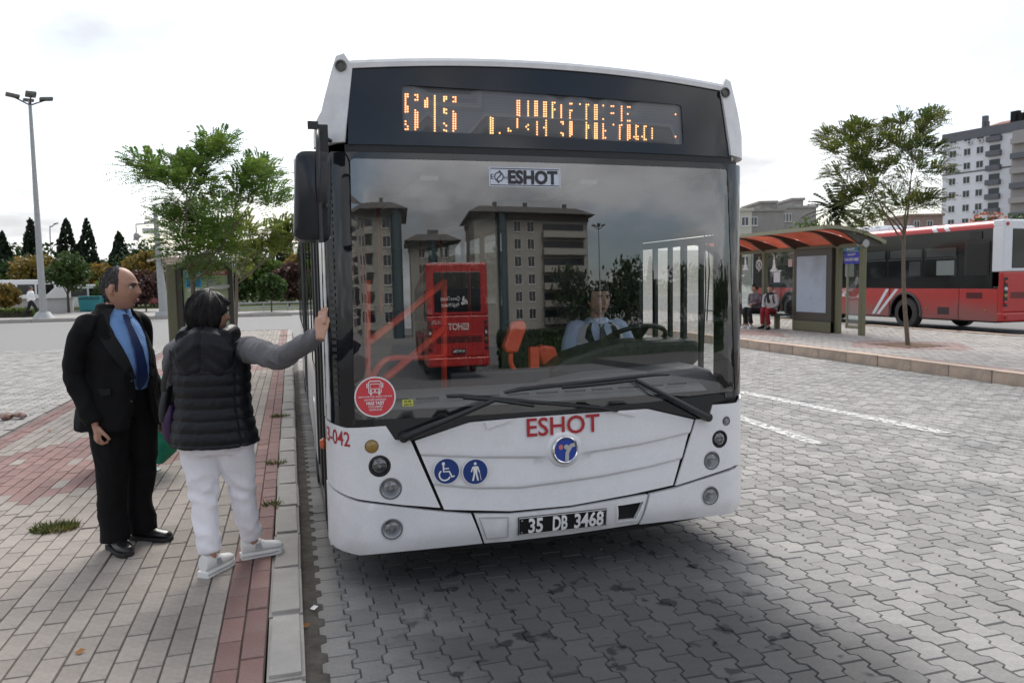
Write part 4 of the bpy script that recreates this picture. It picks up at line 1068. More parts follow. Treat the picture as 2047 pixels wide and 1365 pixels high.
def compound_leaf(p, d, ln, npair, lw, ll, r):
    """a feathery leaf: pairs of leaflets along a drooping stalk"""
    d = unit(d); side = unit(np.cross(d, np.array([0, 0, 1.0]) + r.normal(0, .15, 3))); up = np.cross(side, d); Q = []
    for i in range(npair):
        t = (i + .8) / npair; c = p + d * ln * t + np.array([0, 0, -0.35]) * ln * t * t
        for sg in (-1, 1):
            a = unit(side * sg * 1.0 + d * .35 + up * (-.12 + r.normal(0, .12))); w = unit(np.cross(a, up + r.normal(0, .2, 3))) * lw / 2
            tip = c + a * ll * (1 - .35 * abs(t - .45))
            m_ = (c + tip) / 2
            Q.append([c, m_ + w, tip, m_ - w])
    return Q
def feathery_tree(label, base, trunk_top, anchors, spread, mat, r_trunk, seed, leaves=26, lf=(.24, .36), group=None, lean=None, dens=1.0, lw=.025, ll=.066):
    r = np.random.default_rng(seed)
    t = thing('young_tree', label, 'tree', tuple(base), group=group)
    base, top = np.array(base), np.array(trunk_top); u = MB()
    mid = (base + top) / 2 + np.array(lean or (.02, 0, 0))
    u.tube(spline([base - [0, 0, .05], mid, top], 5), list(np.linspace(r_trunk, r_trunk * .62, 11)), 9)
    Q = []
    A = np.array(anchors); nl = 6; ctr = A[r.choice(len(A), nl, replace=False)]
    for _ in range(8):
        lab_ = ((A[:, None] - ctr[None]) ** 2).sum(2).argmin(1); ctr = np.array([A[lab_ == q].mean(0) if (lab_ == q).any() else ctr[q] for q in range(nl)])
    limbs = []
    for c in ctr:
        st = lerp(base, top, r.uniform(.80, 1.0)); e = lerp(st, c, .86); k = lerp(st, e, .45) + np.array([0, 0, -.06 * np.linalg.norm(e - st)]) + r.normal(0, .05, 3)
        pts = spline([st, k, e], 6); u.tube(pts, list(np.linspace(r_trunk * .48, r_trunk * .12, len(pts))), 7); limbs.append([np.array(p) for p in pts])
    for ai, a in enumerate(A):
        L_ = limbs[lab_[ai]]; st = min(L_[4:], key=lambda p: np.linalg.norm(p - a) + .25 * r.random()); k = lerp(st, a, .5) + r.normal(0, .04, 3) + np.array([0, 0, .05])
        pts = spline([st, k, a], 4); u.tube(pts, list(np.linspace(r_trunk * .13, .004, len(pts))), 5)
        n = int(leaves * dens * 1.75)
        for _ in range(n):
            q = unit(r.normal(0, 1, 3)) * spread * r.random() ** .5 * np.array([1, 1, .72]); p0 = a + q
            d = q * 1.0 + unit(a - st) * spread * .7 + r.normal(0, .25, 3) * spread + np.array([0, 0, .10])
            Q += compound_leaf(p0, d, r.uniform(*lf), int(r.integers(7, 11)), lw, ll, r)
            if r.random() < .25: u.tube([tuple(a), tuple(p0)], [.006, .003], 4)
    u.build('trunk', BARK, t, auto=60, world=True)
    quads_mesh('crown', np.array(Q), mat, t)
    return t
ACA = leafmat('acacia_leaves', (0.085, 0.165, 0.03), (0.15, 0.22, 0.04))
ACA2 = leafmat('yellow_green_leaves', (0.13, 0.19, 0.03), (0.20, 0.22, 0.035))
ACA3 = leafmat('autumn_acacia_leaves', (0.065, 0.105, 0.025), (0.15, 0.16, 0.03))
rl = np.random.default_rng(3)
def anch(px, Y, jit=.35): return [tuple(ony(x, y, Y + rl.uniform(-jit, jit) * 1.6)) for x, y in px]
feathery_tree('young feathery green tree growing in front of the advertising panel', (-1.52, 13.1, PZ), (-1.50, 13.1, 2.1),
              anch([(285, 338), (315, 360), (300, 345), (345, 335), (350, 370), (370, 345), (395, 335), (415, 312), (432, 302), (440, 292), (402, 365), (380, 400), (352, 405), (345, 440), (375, 440), (410, 420), (420, 385), (405, 470), (380, 480), (365, 500), (430, 460), (450, 410), (480, 375), (505, 350), (525, 338), (535, 362), (495, 395), (530, 395), (555, 400), (465, 440), (440, 500), (410, 510), (395, 520), (340, 470)], 13.1, .5),
              .25, ACA, .05, 11, leaves=30)
feathery_tree('yellow green feathery tree behind the dark haired woman', (-1.55, 22.5, PZ), (-1.42, 22.5, 1.95),
              anch([(470, 500), (500, 470), (530, 465), (560, 470), (585, 480), (480, 450), (515, 500), (550, 500), (455, 470), (490, 520), (440, 480), (570, 455)], 22.5, .5), .36, ACA2, .06, 12, leaves=30, lf=(.3, .45), lw=.045, ll=.10)
feathery_tree('thin young tree in the square earth pit on the island', (12.89, 13.46, IZ), (12.74, 13.5, 2.72),
              anch([(1655, 278), (1668, 300), (1692, 268), (1715, 262), (1700, 292), (1722, 312), (1738, 275), (1755, 300), (1770, 262), (1785, 285), (1800, 245), (1812, 300), (1838, 268), (1845, 292), (1855, 245), (1868, 240), (1835, 320), (1845, 345), (1702, 325), (1722, 340), (1780, 330), (1755, 345), (1668, 350), (1690, 372), (1722, 388), (1745, 372), (1800, 355), (1822, 385), (1868, 305), (1878, 345), (1862, 402), (1838, 408), (1720, 425), (1762, 432), (1745, 408), (1802, 415), (1775, 395), (1700, 400)], 13.5, .5),
              .22, ACA3, .05, 13, leaves=29, lean=(-.06, 0, 0))
def blob_tree(name, label, base, h, w, mat, seed, n=2600, size=.20, trunk=.28, group=None, bark=DBARK, shape='round', sx=1.0):
    r = np.random.default_rng(seed); t = thing(name, label, 'tree', tuple(base), group=group); b = np.array(base, float)
    u = MB(); th = h * trunk
    if shape == 'cone':
        u.tube([b - [0, 0, .1], b + [0, 0, h * .9]], [.02 * h, .004 * h], 7)
        z = r.beta(1.1, 1.5, n); prof = (np.minimum(1, z * 7) ** .7) * (1 - z) ** .72
        a = r.uniform(0, 2 * PI, n); lump = 1 + .16 * np.sin(a * 3 + z * 9 + seed) + .10 * np.sin(a * 5 - z * 21); rad = w / 2 * prof * lump * (.55 + .45 * r.random(n) ** .4)
        C = np.stack([b[0] + rad * np.cos(a), b[1] + rad * np.sin(a), b[2] + h * (.03 + .97 * z)], 1)
        D = unit(np.stack([np.cos(a) * .35, np.sin(a) * .35, np.ones(n)], 1) + r.normal(0, .25, (n, 3)))
    else:
        u.tube([b - [0, 0, .1], b + [0, 0, th], b + [.05 * w, 0, th + .3 * h]], [.022 * h, .016 * h, .006 * h], 7)
        nc = 16 if n < 3000 else 26; cl = unit(r.normal(0, 1, (nc, 3))) * (r.random((nc, 1)) ** .4) * np.array([w * .36 * sx, w * .36, (h - th) * .36]); cl[:, 2] += 0
        for c in cl[::3]: u.tube([tuple(b + [0, 0, th]), tuple(b + [0, 0, th + (h - th) * .5] + c * .8)], [.010 * h, .004 * h], 5)
        k = r.integers(0, nc, n); rr = (h - th) * r.uniform(.16, .27, nc)[k]
        C = b + [0, 0, th + (h - th) * .5] + cl[k] + unit(r.normal(0, 1, (n, 3))) * (rr * (r.random(n) ** .45))[:, None] * np.array([1.1, 1.1, .85])
        D = unit(r.normal(0, 1, (n, 3)))
    S = unit(np.cross(D, r.normal(0, 1, (n, 3)))); l_ = (size * r.uniform(.6, 1.4, n))[:, None]
    Q = np.stack([C - D * l_ * .5, C + S * l_ * .36, C + D * l_ * .6, C - S * l_ * .36], 1)
    u.build('trunk', bark, t, auto=60, world=True); quads_mesh('crown', Q, mat, t)
    return t
CYP = leafmat('cypress_foliage', (0.012, 0.024, 0.012), (0.022, 0.034, 0.016), 2, .15)
GRN = leafmat('dark_green_leaves', (0.042, 0.078, 0.020), (0.070, 0.105, 0.025), 1.2, .3)
PINE = leafmat('pine_needles', (0.030, 0.062, 0.020), (0.05, 0.085, 0.025), 1.2, .25)
OLIV = leafmat('autumn_ochre_leaves', (0.15, 0.125, 0.03), (0.26, 0.16, 0.03), 1.0, .4)
PURP = leafmat('purple_brown_leaves', (0.065, 0.032, 0.032), (0.11, 0.055, 0.04), 1.2, .3)
LIME = leafmat('fresh_green_leaves', (0.075, 0.13, 0.025), (0.11, 0.15, 0.03), 1.2, .4)
GC = 'slim dark cypress trees on the skyline at the left'
for i, (px, py, D, w, lab) in enumerate(((4, 463, 80, 2.9, 'dark cypress at the very left edge of the view'), (60, 436, 80, 2.7, 'tall dark cypress just left of the tall lamp post'), (131, 436, 80, 3.2, 'dark cypress right beside the tall lamp post, with a broad foot'), (172, 437, 80, 2.9, 'slimmest tall cypress, rising midway between the lamp post and the suited man'), (237, 463, 78, 3.2, 'shorter dark cypress straight above the suited man'), (154, 488, 82, 1.8, 'small cypress tip low between two tall cypresses'), (551, 440, 80, 2.4, 'cypress tip showing over the feathery trees, farther from the bus mirror'), (571, 434, 82, 1.8, 'thin cypress tip showing beside the bus mirror'))):
    p = bdp(px, py, D); blob_tree('cypress_tree', lab, (p.x, p.y, 0), p.z, w * 1.15, CYP, 40 + i, 2600, .34, group=GC, shape='cone')
BT_ = [  # px of the crown's middle, px y of its top, width px, camera depth, kind, label
 ('pine_tree', 35, 512, 120, 72, PINE, 'rounded dark pine crown behind the cypress at the left'),
 ('pine_tree', 95, 500, 90, 74, PINE, 'rounded dark pine crown just right of the tall lamp post'),
 ('autumn_tree', 70, 498, 90, 62, OLIV, 'ochre autumn tree behind the tall lamp post'),
 ('small_tree', 5, 560, 70, 48, OLIV, 'yellowing bush-like tree cut by the left edge'),
 ('street_tree', 130, 500, 98, 50, GRN, 'round dense green tree with a thin trunk beside the lamp post'),
 ('autumn_tree', 195, 520, 90, 60, OLIV, 'ochre tree behind the suited man\'s head'),
 ('green_tree', 215, 555, 70, 54, LIME, 'low light green tree left of the suited man\'s head'),
 ('pine_tree', 290, 478, 130, 76, PINE, 'broad pine crown rising behind the camera pole'),
 ('autumn_tree', 285, 500, 70, 66, OLIV, 'orange tinted tree in front of the broad pine'),
 ('purple_tree', 288, 540, 80, 50, PURP, 'purple leaved tree right of the suited man\'s face'),
 ('pine_tree', 250, 505, 80, 78, PINE, 'dark pine crown between the short cypress and the broad pine'),
 ('pine_tree', 395, 498, 110, 76, PINE, 'dark trees hidden behind the feathery tree'),
 ('autumn_tree', 520, 505, 80, 62, LIME, 'bright green tree left of the far purple tree'),
 ('purple_tree', 575, 520, 80, 56, PURP, 'purple leaved tree close to the bus side'),
 ('street_tree', 540, 545, 70, 46, GRN, 'small round green tree on the verge near the bus side'),
 ('autumn_tree', 610, 490, 80, 64, OLIV, 'ochre tree partly behind the bus mirror'),
 ('green_tree', 470, 530, 80, 60, GRN, 'green tree behind the advertising panel'),
]
for i, (nm, px, py, w, D, mt, lab) in enumerate(BT_):
    p = bdp(px, py, D); blob_tree(nm, lab, (p.x, p.y, .05), p.z, w / 1520 * D * 1.05, mt, 70 + i, 3200, .30 if D > 55 else .24, .30 if nm in ('street_tree',) else .14, group='trees beyond the side road', sx=1.0)
def wood(label, a, b, h, n, mat, seed, size=.45):
    r = np.random.default_rng(seed); a, b = np.array(a, float), np.array(b, float); t = r.random(n); C = a + (b - a) * t[:, None] + r.normal(0, 1.8, (n, 3)) * [1, 1, 0]
    top = h * (.72 + .20 * np.sin(t * 31 + seed) + .12 * np.sin(t * 77)); C[:, 2] = top * r.random(n) ** .6; D = unit(r.normal(0, 1, (n, 3))); S = unit(np.cross(D, r.normal(0, 1, (n, 3)))); l_ = (size * r.uniform(.6, 1.4, n))[:, None]
    o = quads_mesh('far_wood', np.stack([C - D * l_ * .5, C + S * l_ * .36, C + D * l_ * .6, C - S * l_ * .36], 1), mat, None); return tag(o, label, 'wood', kind='stuff')
wood('dark green wood closing the view behind the far trees', (-60, 96, 0), (34, 90, 0), 6.6, 21000, PINE, 3)
wood('ochre and green thicket below the far trees at the left', (-32, 72, 0), (12, 68, 0), 2.9, 10500, GRN, 8, .3)
# palm and small trees on the right
pt = bdp(1675, 400, 62); palm = thing('palm_tree', 'tall palm tree with a rounded crown behind the bus shelter', 'tree', (pt.x, pt.y, 0))
u = MB(); u.tube([(pt.x, pt.y, -.1), (pt.x, pt.y, pt.z * .8)], [.32, .26], 10); u.build('trunk', BARK, palm, auto=60, world=True)
r = np.random.default_rng(5); Q = []
for k in range(64):
    a, e = r.uniform(0, 2 * PI), r.uniform(-.9, 1.3); d = np.array([math.cos(a) * math.cos(e), math.sin(a) * math.cos(e), math.sin(e)]); p0 = np.array([pt.x, pt.y, pt.z - .9]); prev = p0
    for i in range(9):
        t = (i + 1) / 9; c = p0 + d * 2.7 * t + np.array([0, 0, -1.3 * t * t * (1.2 - max(0, math.sin(e)))]); s_ = unit(np.cross(d, [0, 0, 1.0]))
        for sg in (-1, 1):
            tip = c + s_ * sg * .55 * (1 - t * .6) + d * .25 + [0, 0, -.18]; w = d * .09; Q.append([c - w, c + w, tip, (c + tip) / 2 - w])
        Q.append([prev - [0, 0, .02], prev + [0, 0, .02], c + [0, 0, .02], c - [0, 0, .02]]); prev = c
quads_mesh('crown', np.array(Q), leafmat('palm_fronds', (.03, .045, .02), (.05, .06, .025), 1, .2), palm)
for i, (nm, px, py, w, D, mt, lab) in enumerate((('round_tree', 1610, 432, 70, 60, LIME, 'round olive green tree crown over the shelter roof'), ('green_tree', 1712, 442, 50, 64, ACA2, 'yellowish tree right of the palm'), ('flowering_tree', 1978, 424, 75, 55, None, 'green tree dotted with orange blossom above the red bus roof'), ('green_tree', 2035, 415, 60, 60, GRN, 'dark green tree above the rear of the red bus'), ('green_tree', 1745, 440, 70, 75, GRN, 'dark tree low behind the thin young tree'))):
    p = bdp(px, py, D); t = blob_tree(nm, lab, (p.x, p.y, 0), p.z, w / 1520 * D * 1.15, mt or GRN, 120 + i, 2600, .22, .35, group='trees behind the red bus')
    if nm == 'flowering_tree':
        r = np.random.default_rng(9); n = 260; C = np.array([p.x, p.y, p.z - .75]) + unit(r.normal(0, 1, (n, 3))) * np.array([1.25, 1.25, .75]); D_ = unit(r.normal(0, 1, (n, 3))); S = unit(np.cross(D_, r.normal(0, 1, (n, 3))))
        quads_mesh('blossom', np.stack([C - D_ * .09, C + S * .08, C + D_ * .09, C - S * .08], 1), M('orange_blossom', (.55, .16, .06), .6), t)
# bare twiggy tree in front of the apartment block
# ============================================================ HILL AND FAR GROUND
hm = MB(); HX = np.linspace(-420, 60, 60)
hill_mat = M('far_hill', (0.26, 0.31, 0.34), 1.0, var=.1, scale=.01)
rows = []
for yy, k in ((560, 0), (640, .55), (760, 1.0), (900, .7), (1100, 0)):
    rows.append([Vector((x, yy, -1 + k * (26 * math.exp(-((x + 95) / 120) ** 2) + 6 * math.exp(-((x + 10) / 60) ** 2) + 5 * math.sin(x * .05)))) for x in HX])
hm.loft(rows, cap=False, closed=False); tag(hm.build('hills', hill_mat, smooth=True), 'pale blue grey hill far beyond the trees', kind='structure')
rl_ = MB(); rows = []
for yy, z in ((78, -.1), (100, 1.0), (135, 5), (200, 10), (320, 12)): rows.append([Vector((x, yy, z * min(1, max(0, (x - 28) / 22)))) for x in np.linspace(24, 260, 20)])
rl_.loft(rows, cap=False, closed=False); tag(rl_.build('hillside', M('built_up_slope', (.26, .25, .22), .95, var=.3, scale=.3), smooth=True), 'rising ground under the houses at the right', kind='structure')
# lawn verge and far pavement on the left
tag(MB().b2((-60, 45.5, -.05), (.9, 62, .11)).build('far_pavement', M('far_pale_paving', (.30, .29, .275), .9, var=.1, scale=1)), 'pale pavement on the far side of the side road', kind='structure')
kerb_run('kerb', 'kerb of the far pavement under the tall lamp post', [(.9, 45.5), (-40, 45.5)], .2, -.06, .14, 1.0, KERB)
GRASSM = M('grass_sheet', (.07, .095, .03), .95, var=.3, scale=1.2)
tag(MB().b2((-7, 51, .1), (12, 100, .16)).build('lawn', GRASSM), 'green lawn beyond the low rail', kind='structure')
tag(MB().b2((-60, 66, .0), (-7, 100, .12)).build('lawn', GRASSM), 'shaded ground under the far left trees', kind='structure')
# ============================================================ STREET FURNITURE, LEFT
GALV = M('galvanised_pole', (.36, .37, .37), .5, .5, var=.12, scale=3)
def tall_lamp(label, base, h):
    t = thing('street_lamp', label, 'street lamp', base); b = Vector(base)
    u = MB(); u.tube([b, b + Vector((0, 0, h * .5)), b + Vector((0, 0, h))], [.19, .135, .08], 12); u.tube([b, b + Vector((0, 0, .35))], [.55, .32], 14); u.build('pole', GALV, t, auto=50, world=True)
    for k in range(4):
        a = R(20 + 90 * k); d = Vector((math.cos(a), math.sin(a), 0)); p = b + Vector((0, 0, h))
        u = MB(); u.tube([p - Vector((0, 0, .25)), p + d * .75 + Vector((0, 0, .12))], .04, 6); ar = u.build('arm', DARKPL, t, world=True)
        u = MB(); u.bar(p + d * .45 + Vector((0, 0, .13)), p + d * 1.08 + Vector((0, 0, .22)), .50, .15); u.build('lamp_head', M('lamp_housing', (.13, .13, .11), .5), ar, world=True, bevel=.03)
    return t
tall_lamp('tall grey lamp post with four lamp heads at the left', (-13.07, 47.3, .1), 11.7)
pb = bdp(102, 500, 110); u = MB(); pz_ = bdp(110, 448, 110)
sl = thing('street_lamp', 'thin distant lamp post with one bent arm between two cypresses', 'street lamp', (pb.x, pb.y, 0))
u.tube(spline([(pb.x, pb.y, 0), (pb.x, pb.y, pz_.z - 1.3), (pb.x + .3, pb.y, pz_.z - .4), (pb.x + .75, pb.y, pz_.z)], 5), .09, 6); u.build('pole', GALV, sl, world=True); u = MB(); u.bar((pb.x + .6, pb.y, pz_.z), (pb.x + 1.15, pb.y, pz_.z + .12), .3, .14); u.build('lamp_head', DARKPL, sl, world=True)
p0 = Vector((-6.75, 45.9, .12)); cp = thing('camera_pole', 'grey pole carrying cameras and a small roof lamp', 'pole', tuple(p0))
u = MB(); u.tube([p0, p0 + Vector((-.12, 0, 2.5)), p0 + Vector((-.22, 0, 6.1))], [.27, .18, .10], 12); u.tube([p0, p0 + Vector((0, 0, .25))], [.5, .45], 12); u.build('pole', GALV, cp, auto=50, world=True)
q = p0 + Vector((-.22, 0, 5.1)); u = MB(); u.box(q + Vector((-.1, -.2, 0)), (.8, .5, .12)); u.box(q + Vector((-.35, -.1, -.45)), (.6, .3, .3)); u.build('camera_box', M('off_white_box', (.55, .55, .53), .5), cp, world=True, bevel=.02)
u = MB(); u.ell(q + Vector((-.95, -.2, -.75)), (.16, .16, .22)); u.tube([q + Vector((-.95, -.2, -.6)), q + Vector((-.95, -.2, -.1)), q], .04, 6); u.build('dome_camera', M('grey_dome', (.3, .3, .31), .3), cp, world=True, auto=50)
q = p0 + Vector((.25, 0, 2.95)); u = MB(); u.lathe([(.06, -.55), (.35, -.35), (.62, 0), (.66, .06), (.1, .2)], q + Vector((.35, 0, .2)), 16); u.box(q + Vector((-.2, 0, .25)), (1.6, .3, .1), rot=Matrix.Rotation(R(-12), 3, 'Y')); u.build('roof_lamp', M('pale_lamp_shade', (.55, .45, .38), .5), cp, world=True, auto=40)
# low white wall, hedge, vans, container, car
WALLM = M('white_wall_paint', (.55, .54, .52), .8, var=.1, scale=1)
u = MB(); u.b2((-34, 57, 0), (-14.0, 57.3, 1.0)); w = tag(u.build('low_wall', WALLM), 'long low white wall in front of the parked minibuses', 'wall'); u = MB(); u.b2((-34, 56.95, 1.001), (-13.95, 57.35, 1.10)); u.build('coping', KERB, w)
def hedge(label, a, b, h, seed, n=2600, mat=None):
    t = thing('hedge', label, 'hedge', tuple((np.array(a) + np.array(b)) / 2 * [1, 1, 0])); r = np.random.default_rng(seed); a, b = np.array(a, float), np.array(b, float)
    C = a + (b - a) * r.random((n, 3)); C[:, 2] = h * r.random(n) ** .5; D = unit(r.normal(0, 1, (n, 3))); S = unit(np.cross(D, r.normal(0, 1, (n, 3)))); l_ = .10
    quads_mesh('foliage', np.stack([C - D * l_, C + S * l_ * .7, C + D * l_, C - S * l_ * .7], 1), mat or LIME, t)
    u = MB(); u.b2((min(a[0], b[0]) + .1, min(a[1], b[1]) + .1, 0), (max(a[0], b[0]) - .1, max(a[1], b[1]) - .1, h * .8)); u.build('inner_twigs', mat or DBARK, t, world=True)
hedge('clipped low hedge at the left edge in front of the white wall', (-20, 49.5, 0), (-14.2, 50.6, 0), .62, 31)
def van(label, x, y, L_, rz, c, h=2.1, kind='minibus', cat='van', wind=True, group=None):
    t = thing(kind, label, cat, (x, y, .02), rz, group); W = 1.95
    prof = [(-L_ / 2, .35), (L_ / 2 - .1, .35), (L_ / 2, .75), (L_ / 2 - .15, 1.05), (L_ / 2 - .95, h - .15), (L_ / 2 - 1.3, h), (-L_ / 2 + .1, h), (-L_ / 2, h - .2)] if kind == 'minibus' else [(-L_ / 2, .35), (L_ / 2, .35), (L_ / 2, .75), (L_ / 2 - .9, .92), (L_ / 2 - 1.6, h), (-L_ / 2 + .7, h), (-L_ / 2 + .1, .95), (-L_ / 2, .9)]
    u = MB(); u.prism(prof, lambda a_, b__, d: Vector((a_, d, b__)), -W / 2, W / 2); u.build('body', M('car_paint_%s' % label[:18].replace(' ', '_'), c, .25, coat=.5), t, bevel=.07)
    for sg in (-1, 1):
        for k in range(3):
            xa = -L_ / 2 + .4 + k * (L_ - 2.2) / 3 if kind == 'minibus' else -L_ / 2 + .75 + k * .85
            if kind != 'minibus' and k == 2: continue
            u = MB(); u.b2((xa, sg * (W / 2 - .01), h * .56), (xa + ((L_ - 2.2) / 3 - .12 if kind == 'minibus' else .72), sg * (W / 2 + .012), h * .86)); u.build('window', BLACKGLOSS, t, bevel=.03)
        for xw in (-L_ / 2 + .9, L_ / 2 - .85):
            u = MB(); u.tube([(xw, sg * (W / 2 - .2), .33), (xw, sg * (W / 2 + .012), .33)], .34, 16); w_ = u.build('wheel', RUBBER, t, auto=40); u = MB(); u.tube([(xw, sg * (W / 2 - .1), .33), (xw, sg * (W / 2 + .02), .33)], .2, 12); u.build('rim', STEEL, w_, auto=40)
    u = MB(); x1 = L_ / 2 - (.22 if kind == 'minibus' else .98)
    a, b = ((L_ / 2 - .22, 1.12), (L_ / 2 - .93, h - .18)) if kind == 'minibus' else ((L_ / 2 - .95, .95), (L_ / 2 - 1.55, h - .04))
    u.quad((a[0] + .02, -W / 2 + .15, a[1] + .02), (a[0] + .02, W / 2 - .15, a[1] + .02), (b[0] + .02, W / 2 - .2, b[1] + .02), (b[0] + .02, -W / 2 + .2, b[1] + .02)); u.build('windscreen', BLACKGLOSS, t)
    return t
van('white minibus with a sloping nose behind the white wall', -18.6, 62, 5.8, PI, (.75, .75, .75), 2.35)
van('second white minibus half hidden by the tall lamp post', -13.8, 60.5, 5.6, PI, (.72, .72, .70), 1.95)
van('dark red car parked beyond the teal container', -11.2, 68, 4.2, PI, (.25, .03, .04), 1.45, 'parked_car', 'car')
u = MB(); u.box((-13.2, 58.5, .62), (1.25, 1.0, .95), taper=1.12); u.box((-13.2, 58.5, 1.14), (1.45, 1.15, .07)); ct = tag(u.build('waste_container', M('teal_plastic', (.03, .26, .29), .5, var=.1), bevel=.05), 'teal waste container standing at the end of the white wall', 'container')
u = MB(); u.tube([(-13.85, 57.9, 1.0), (-13.85, 57.8, 1.0), (-12.55, 57.8, 1.0), (-12.55, 57.9, 1.0)], .03, 6); u.build('handle', DARKPL, ct)
rail_ = thing('guard_rail', 'low grey double rail along the far verge', 'railing', (-3, 50, .1)); 
for z in (.32, .62):
    u = MB(); u.tube([(-6.2, 50.2, z), (6, 50.2, z)], .055, 6); u.build('rail', GALV, rail_, world=True)
for k in range(9): u = MB(); u.tube([(-6 + k * 1.45, 50.2, .1), (-6 + k * 1.45, 50.2, .68)], .045, 6); u.build('post', GALV, rail_, world=True)
# ---- advertising panel on the pavement
OLIVE = M('olive_green_metal', (.15, .145, .085), .45, .2, var=.08); DBROWN = M('dark_brown_frame', (.055, .048, .036), .4)
kx0, kx1, ky = -1.95, -.93, 13.8
kk = thing('advertising_panel', 'olive framed advertising panel with shop posters behind the two people', 'advertising panel', (-1.45, ky, PZ))
u = MB(); u.b2((kx0 - .02, ky - .10, PZ), (kx0 + .14, ky + .12, 2.08)); u.build('post', OLIVE, kk, world=True, bevel=.02)
u = MB()
for a, b in (((kx0 + .14, 2.0), (kx1, 2.10)), ((kx0 + .14, PZ + .12), (kx1, PZ + .75)), ((kx0 + .14, PZ + .75), (kx0 + .22, 2.0)), ((kx1 - .07, PZ + .75), (kx1, 2.0))): u.b2((a[0], ky - .08, a[1]), (b[0], ky + .10, b[1]))
u.b2((kx0 + .22, ky - .02, PZ + .75), (kx1 - .07, ky + .08, 2.0)); u.build('frame', DBROWN, kk, world=True)
px_ = lambda x, z, d=0: Vector((kx0 + .22 + x * .73, ky - .03 - d, .89 + z * 1.11))
u = MB(); u.quad(px_(0.02, .02), px_(.98, .02), px_(.98, .98), px_(0.02, .98)); po = u.build('poster', M('pale_green_poster', (.42, .52, .30), .5), kk, world=True)
def pq(nm, mt, a, b, d=.004): u = MB(); u.quad(px_(a[0], a[1], d), px_(b[0], a[1], d), px_(b[0], b[1], d), px_(a[0], b[1], d)); return u.build(nm, mt, po, world=True)
pq('blue_box', M('poster_blue', (.06, .40, .62), .5), (.06, .72), (.42, .96)); pq('red_band', M('poster_red', (.50, .04, .05), .5), (.50, .90), (.97, .98))
pq('product_picture', M('poster_white', (.7, .7, .66), .5), (.12, .46), (.40, .58)); pq('product_picture', M('poster_pink', (.6, .12, .22), .5), (.22, .16), (.40, .38)); pq('price_box', M('poster_yellow', (.75, .6, .08), .5), (.04, .05), (.30, .13)); pq('price_box', MATS['poster_yellow'], (.40, .40), (.48, .48))
u = MB(); u.lathe([(.09, 0), (.17, .02), (.17, .06), (.10, .07)], px_(.80, .70, .02), 16, (0, -.2, 1)); u.build('product_picture', MATS['poster_white'], po, world=True); pq('product_picture', STEEL, (.52, .66), (.66, .84)); pq('price_box', MATS['poster_white'], (.12, .66), (.40, .70))
u = MB(); u.text('A-101', lambda a, b: px_(.24, .915, .007) + Vector((a, 0, b)), .075, .22, .03); u.build('poster_print', WHITEV, po, world=True)['kind'] = 'stuff'
u = MB()
for k, tx in enumerate(('HARCA', 'HARCA', 'BİTMEZ')): u.text(tx, lambda a, b: px_(.24, .855 - k * .05, .007) + Vector((a, 0, b)), .042, .2, .02)
for k in range(5): u.text('FIRSAT' if False else '----', lambda a, b: px_(.13, .36 - k * .035, .007) + Vector((a, 0, b)), .010, .08)
u.build('poster_print', M('poster_ink', (.03, .05, .12), .5), po, world=True)['kind'] = 'stuff'
u = MB(); u.text('YILDIZLARI', lambda a, b: px_(.74, .94, .007) + Vector((a, 0, b)), .045, .26, .02); u.build('poster_print', WHITEV, po, world=True)['kind'] = 'stuff'
# ---- litter bin with a green bag behind the suited man
bn = thing('litter_bin', 'grey litter bin with a green plastic bag behind the suited man', 'litter bin', (-1.40, 7.2, PZ))
u = MB(); u.lathe([(.15, 0), (.17, .02), (.19, .62), (.21, .66), (.21, .68), (.16, .66)], (-1.52, 7.3, PZ + .18), 18); u.build('bin_drum', GALV, bn, world=True, auto=40)
u = MB(); u.tube([(-1.23, 7.0, PZ), (-1.23, 7.0, PZ + .9)], .035, 10); u.lathe([(.11, 0), (.11, .012), (.05, .02)], (-1.23, 7.0, PZ), 16); u.tube([(-1.23, 7.0, PZ + .55), (-1.45, 7.25, PZ + .55)], .02, 6); u.build('post', M('grey_green_paint', (.20, .30, .27), .5), bn, world=True, auto=40)
u = MB(); rings = []
for z, rx, ry, ox in ((.80, .10, .10, .02), (.74, .17, .16, 0), (.5, .19, .17, .05), (.32, .15, .14, .06), (.16, .10, .09, .0), (.07, .03, .03, -.02)):
    rings.append([Vector((-1.10 + ox + rx * math.cos(a) * (1 + .12 * math.sin(a * 7 + z * 9)), 6.95 + ry * math.sin(a) * (1 + .12 * math.sin(a * 5 + z * 13)), PZ + z)) for a in np.linspace(0, 2 * PI, 41)[:-1]])
u.loft(rings[::-1]); gb = u.build('plastic_bag', leafmat('green_plastic', (.02, .30, .18), (.04, .38, .24), 4, .35), bn, world=True, auto=25)
# ---- weeds and litter
def tuft(label, c, n, rad, seed, h=.06, name='weed_tuft', cat='weeds'):
    t = thing(name, label, cat, c); r = np.random.default_rng(seed); a = r.uniform(0, 2 * PI, n); q = r.random(n) ** .6; C = np.stack([c[0] + rad * q * np.cos(a), c[1] + rad * .75 * q * np.sin(a), np.full(n, c[2])], 1)
    D = np.stack([np.cos(a) * r.uniform(.2, 1.2, n), np.sin(a) * r.uniform(.2, 1.2, n), np.ones(n)], 1); D = unit(D) * (h * r.uniform(.4, 1.2, n))[:, None]; S = unit(np.cross(D, r.normal(0, 1, (n, 3)))) * .0045
    quads_mesh('blades', np.stack([C - S, C + S, C + D + S * .2, C + D * .98 - S * .2], 1), leafmat('weed_blades', (.07, .10, .025), (.16, .15, .05), 8, .3), t)
tuft('green grass tuft growing between the paving bricks at the left', (-1.53, 5.49, PZ - .004), 620, .135, 1, .05)
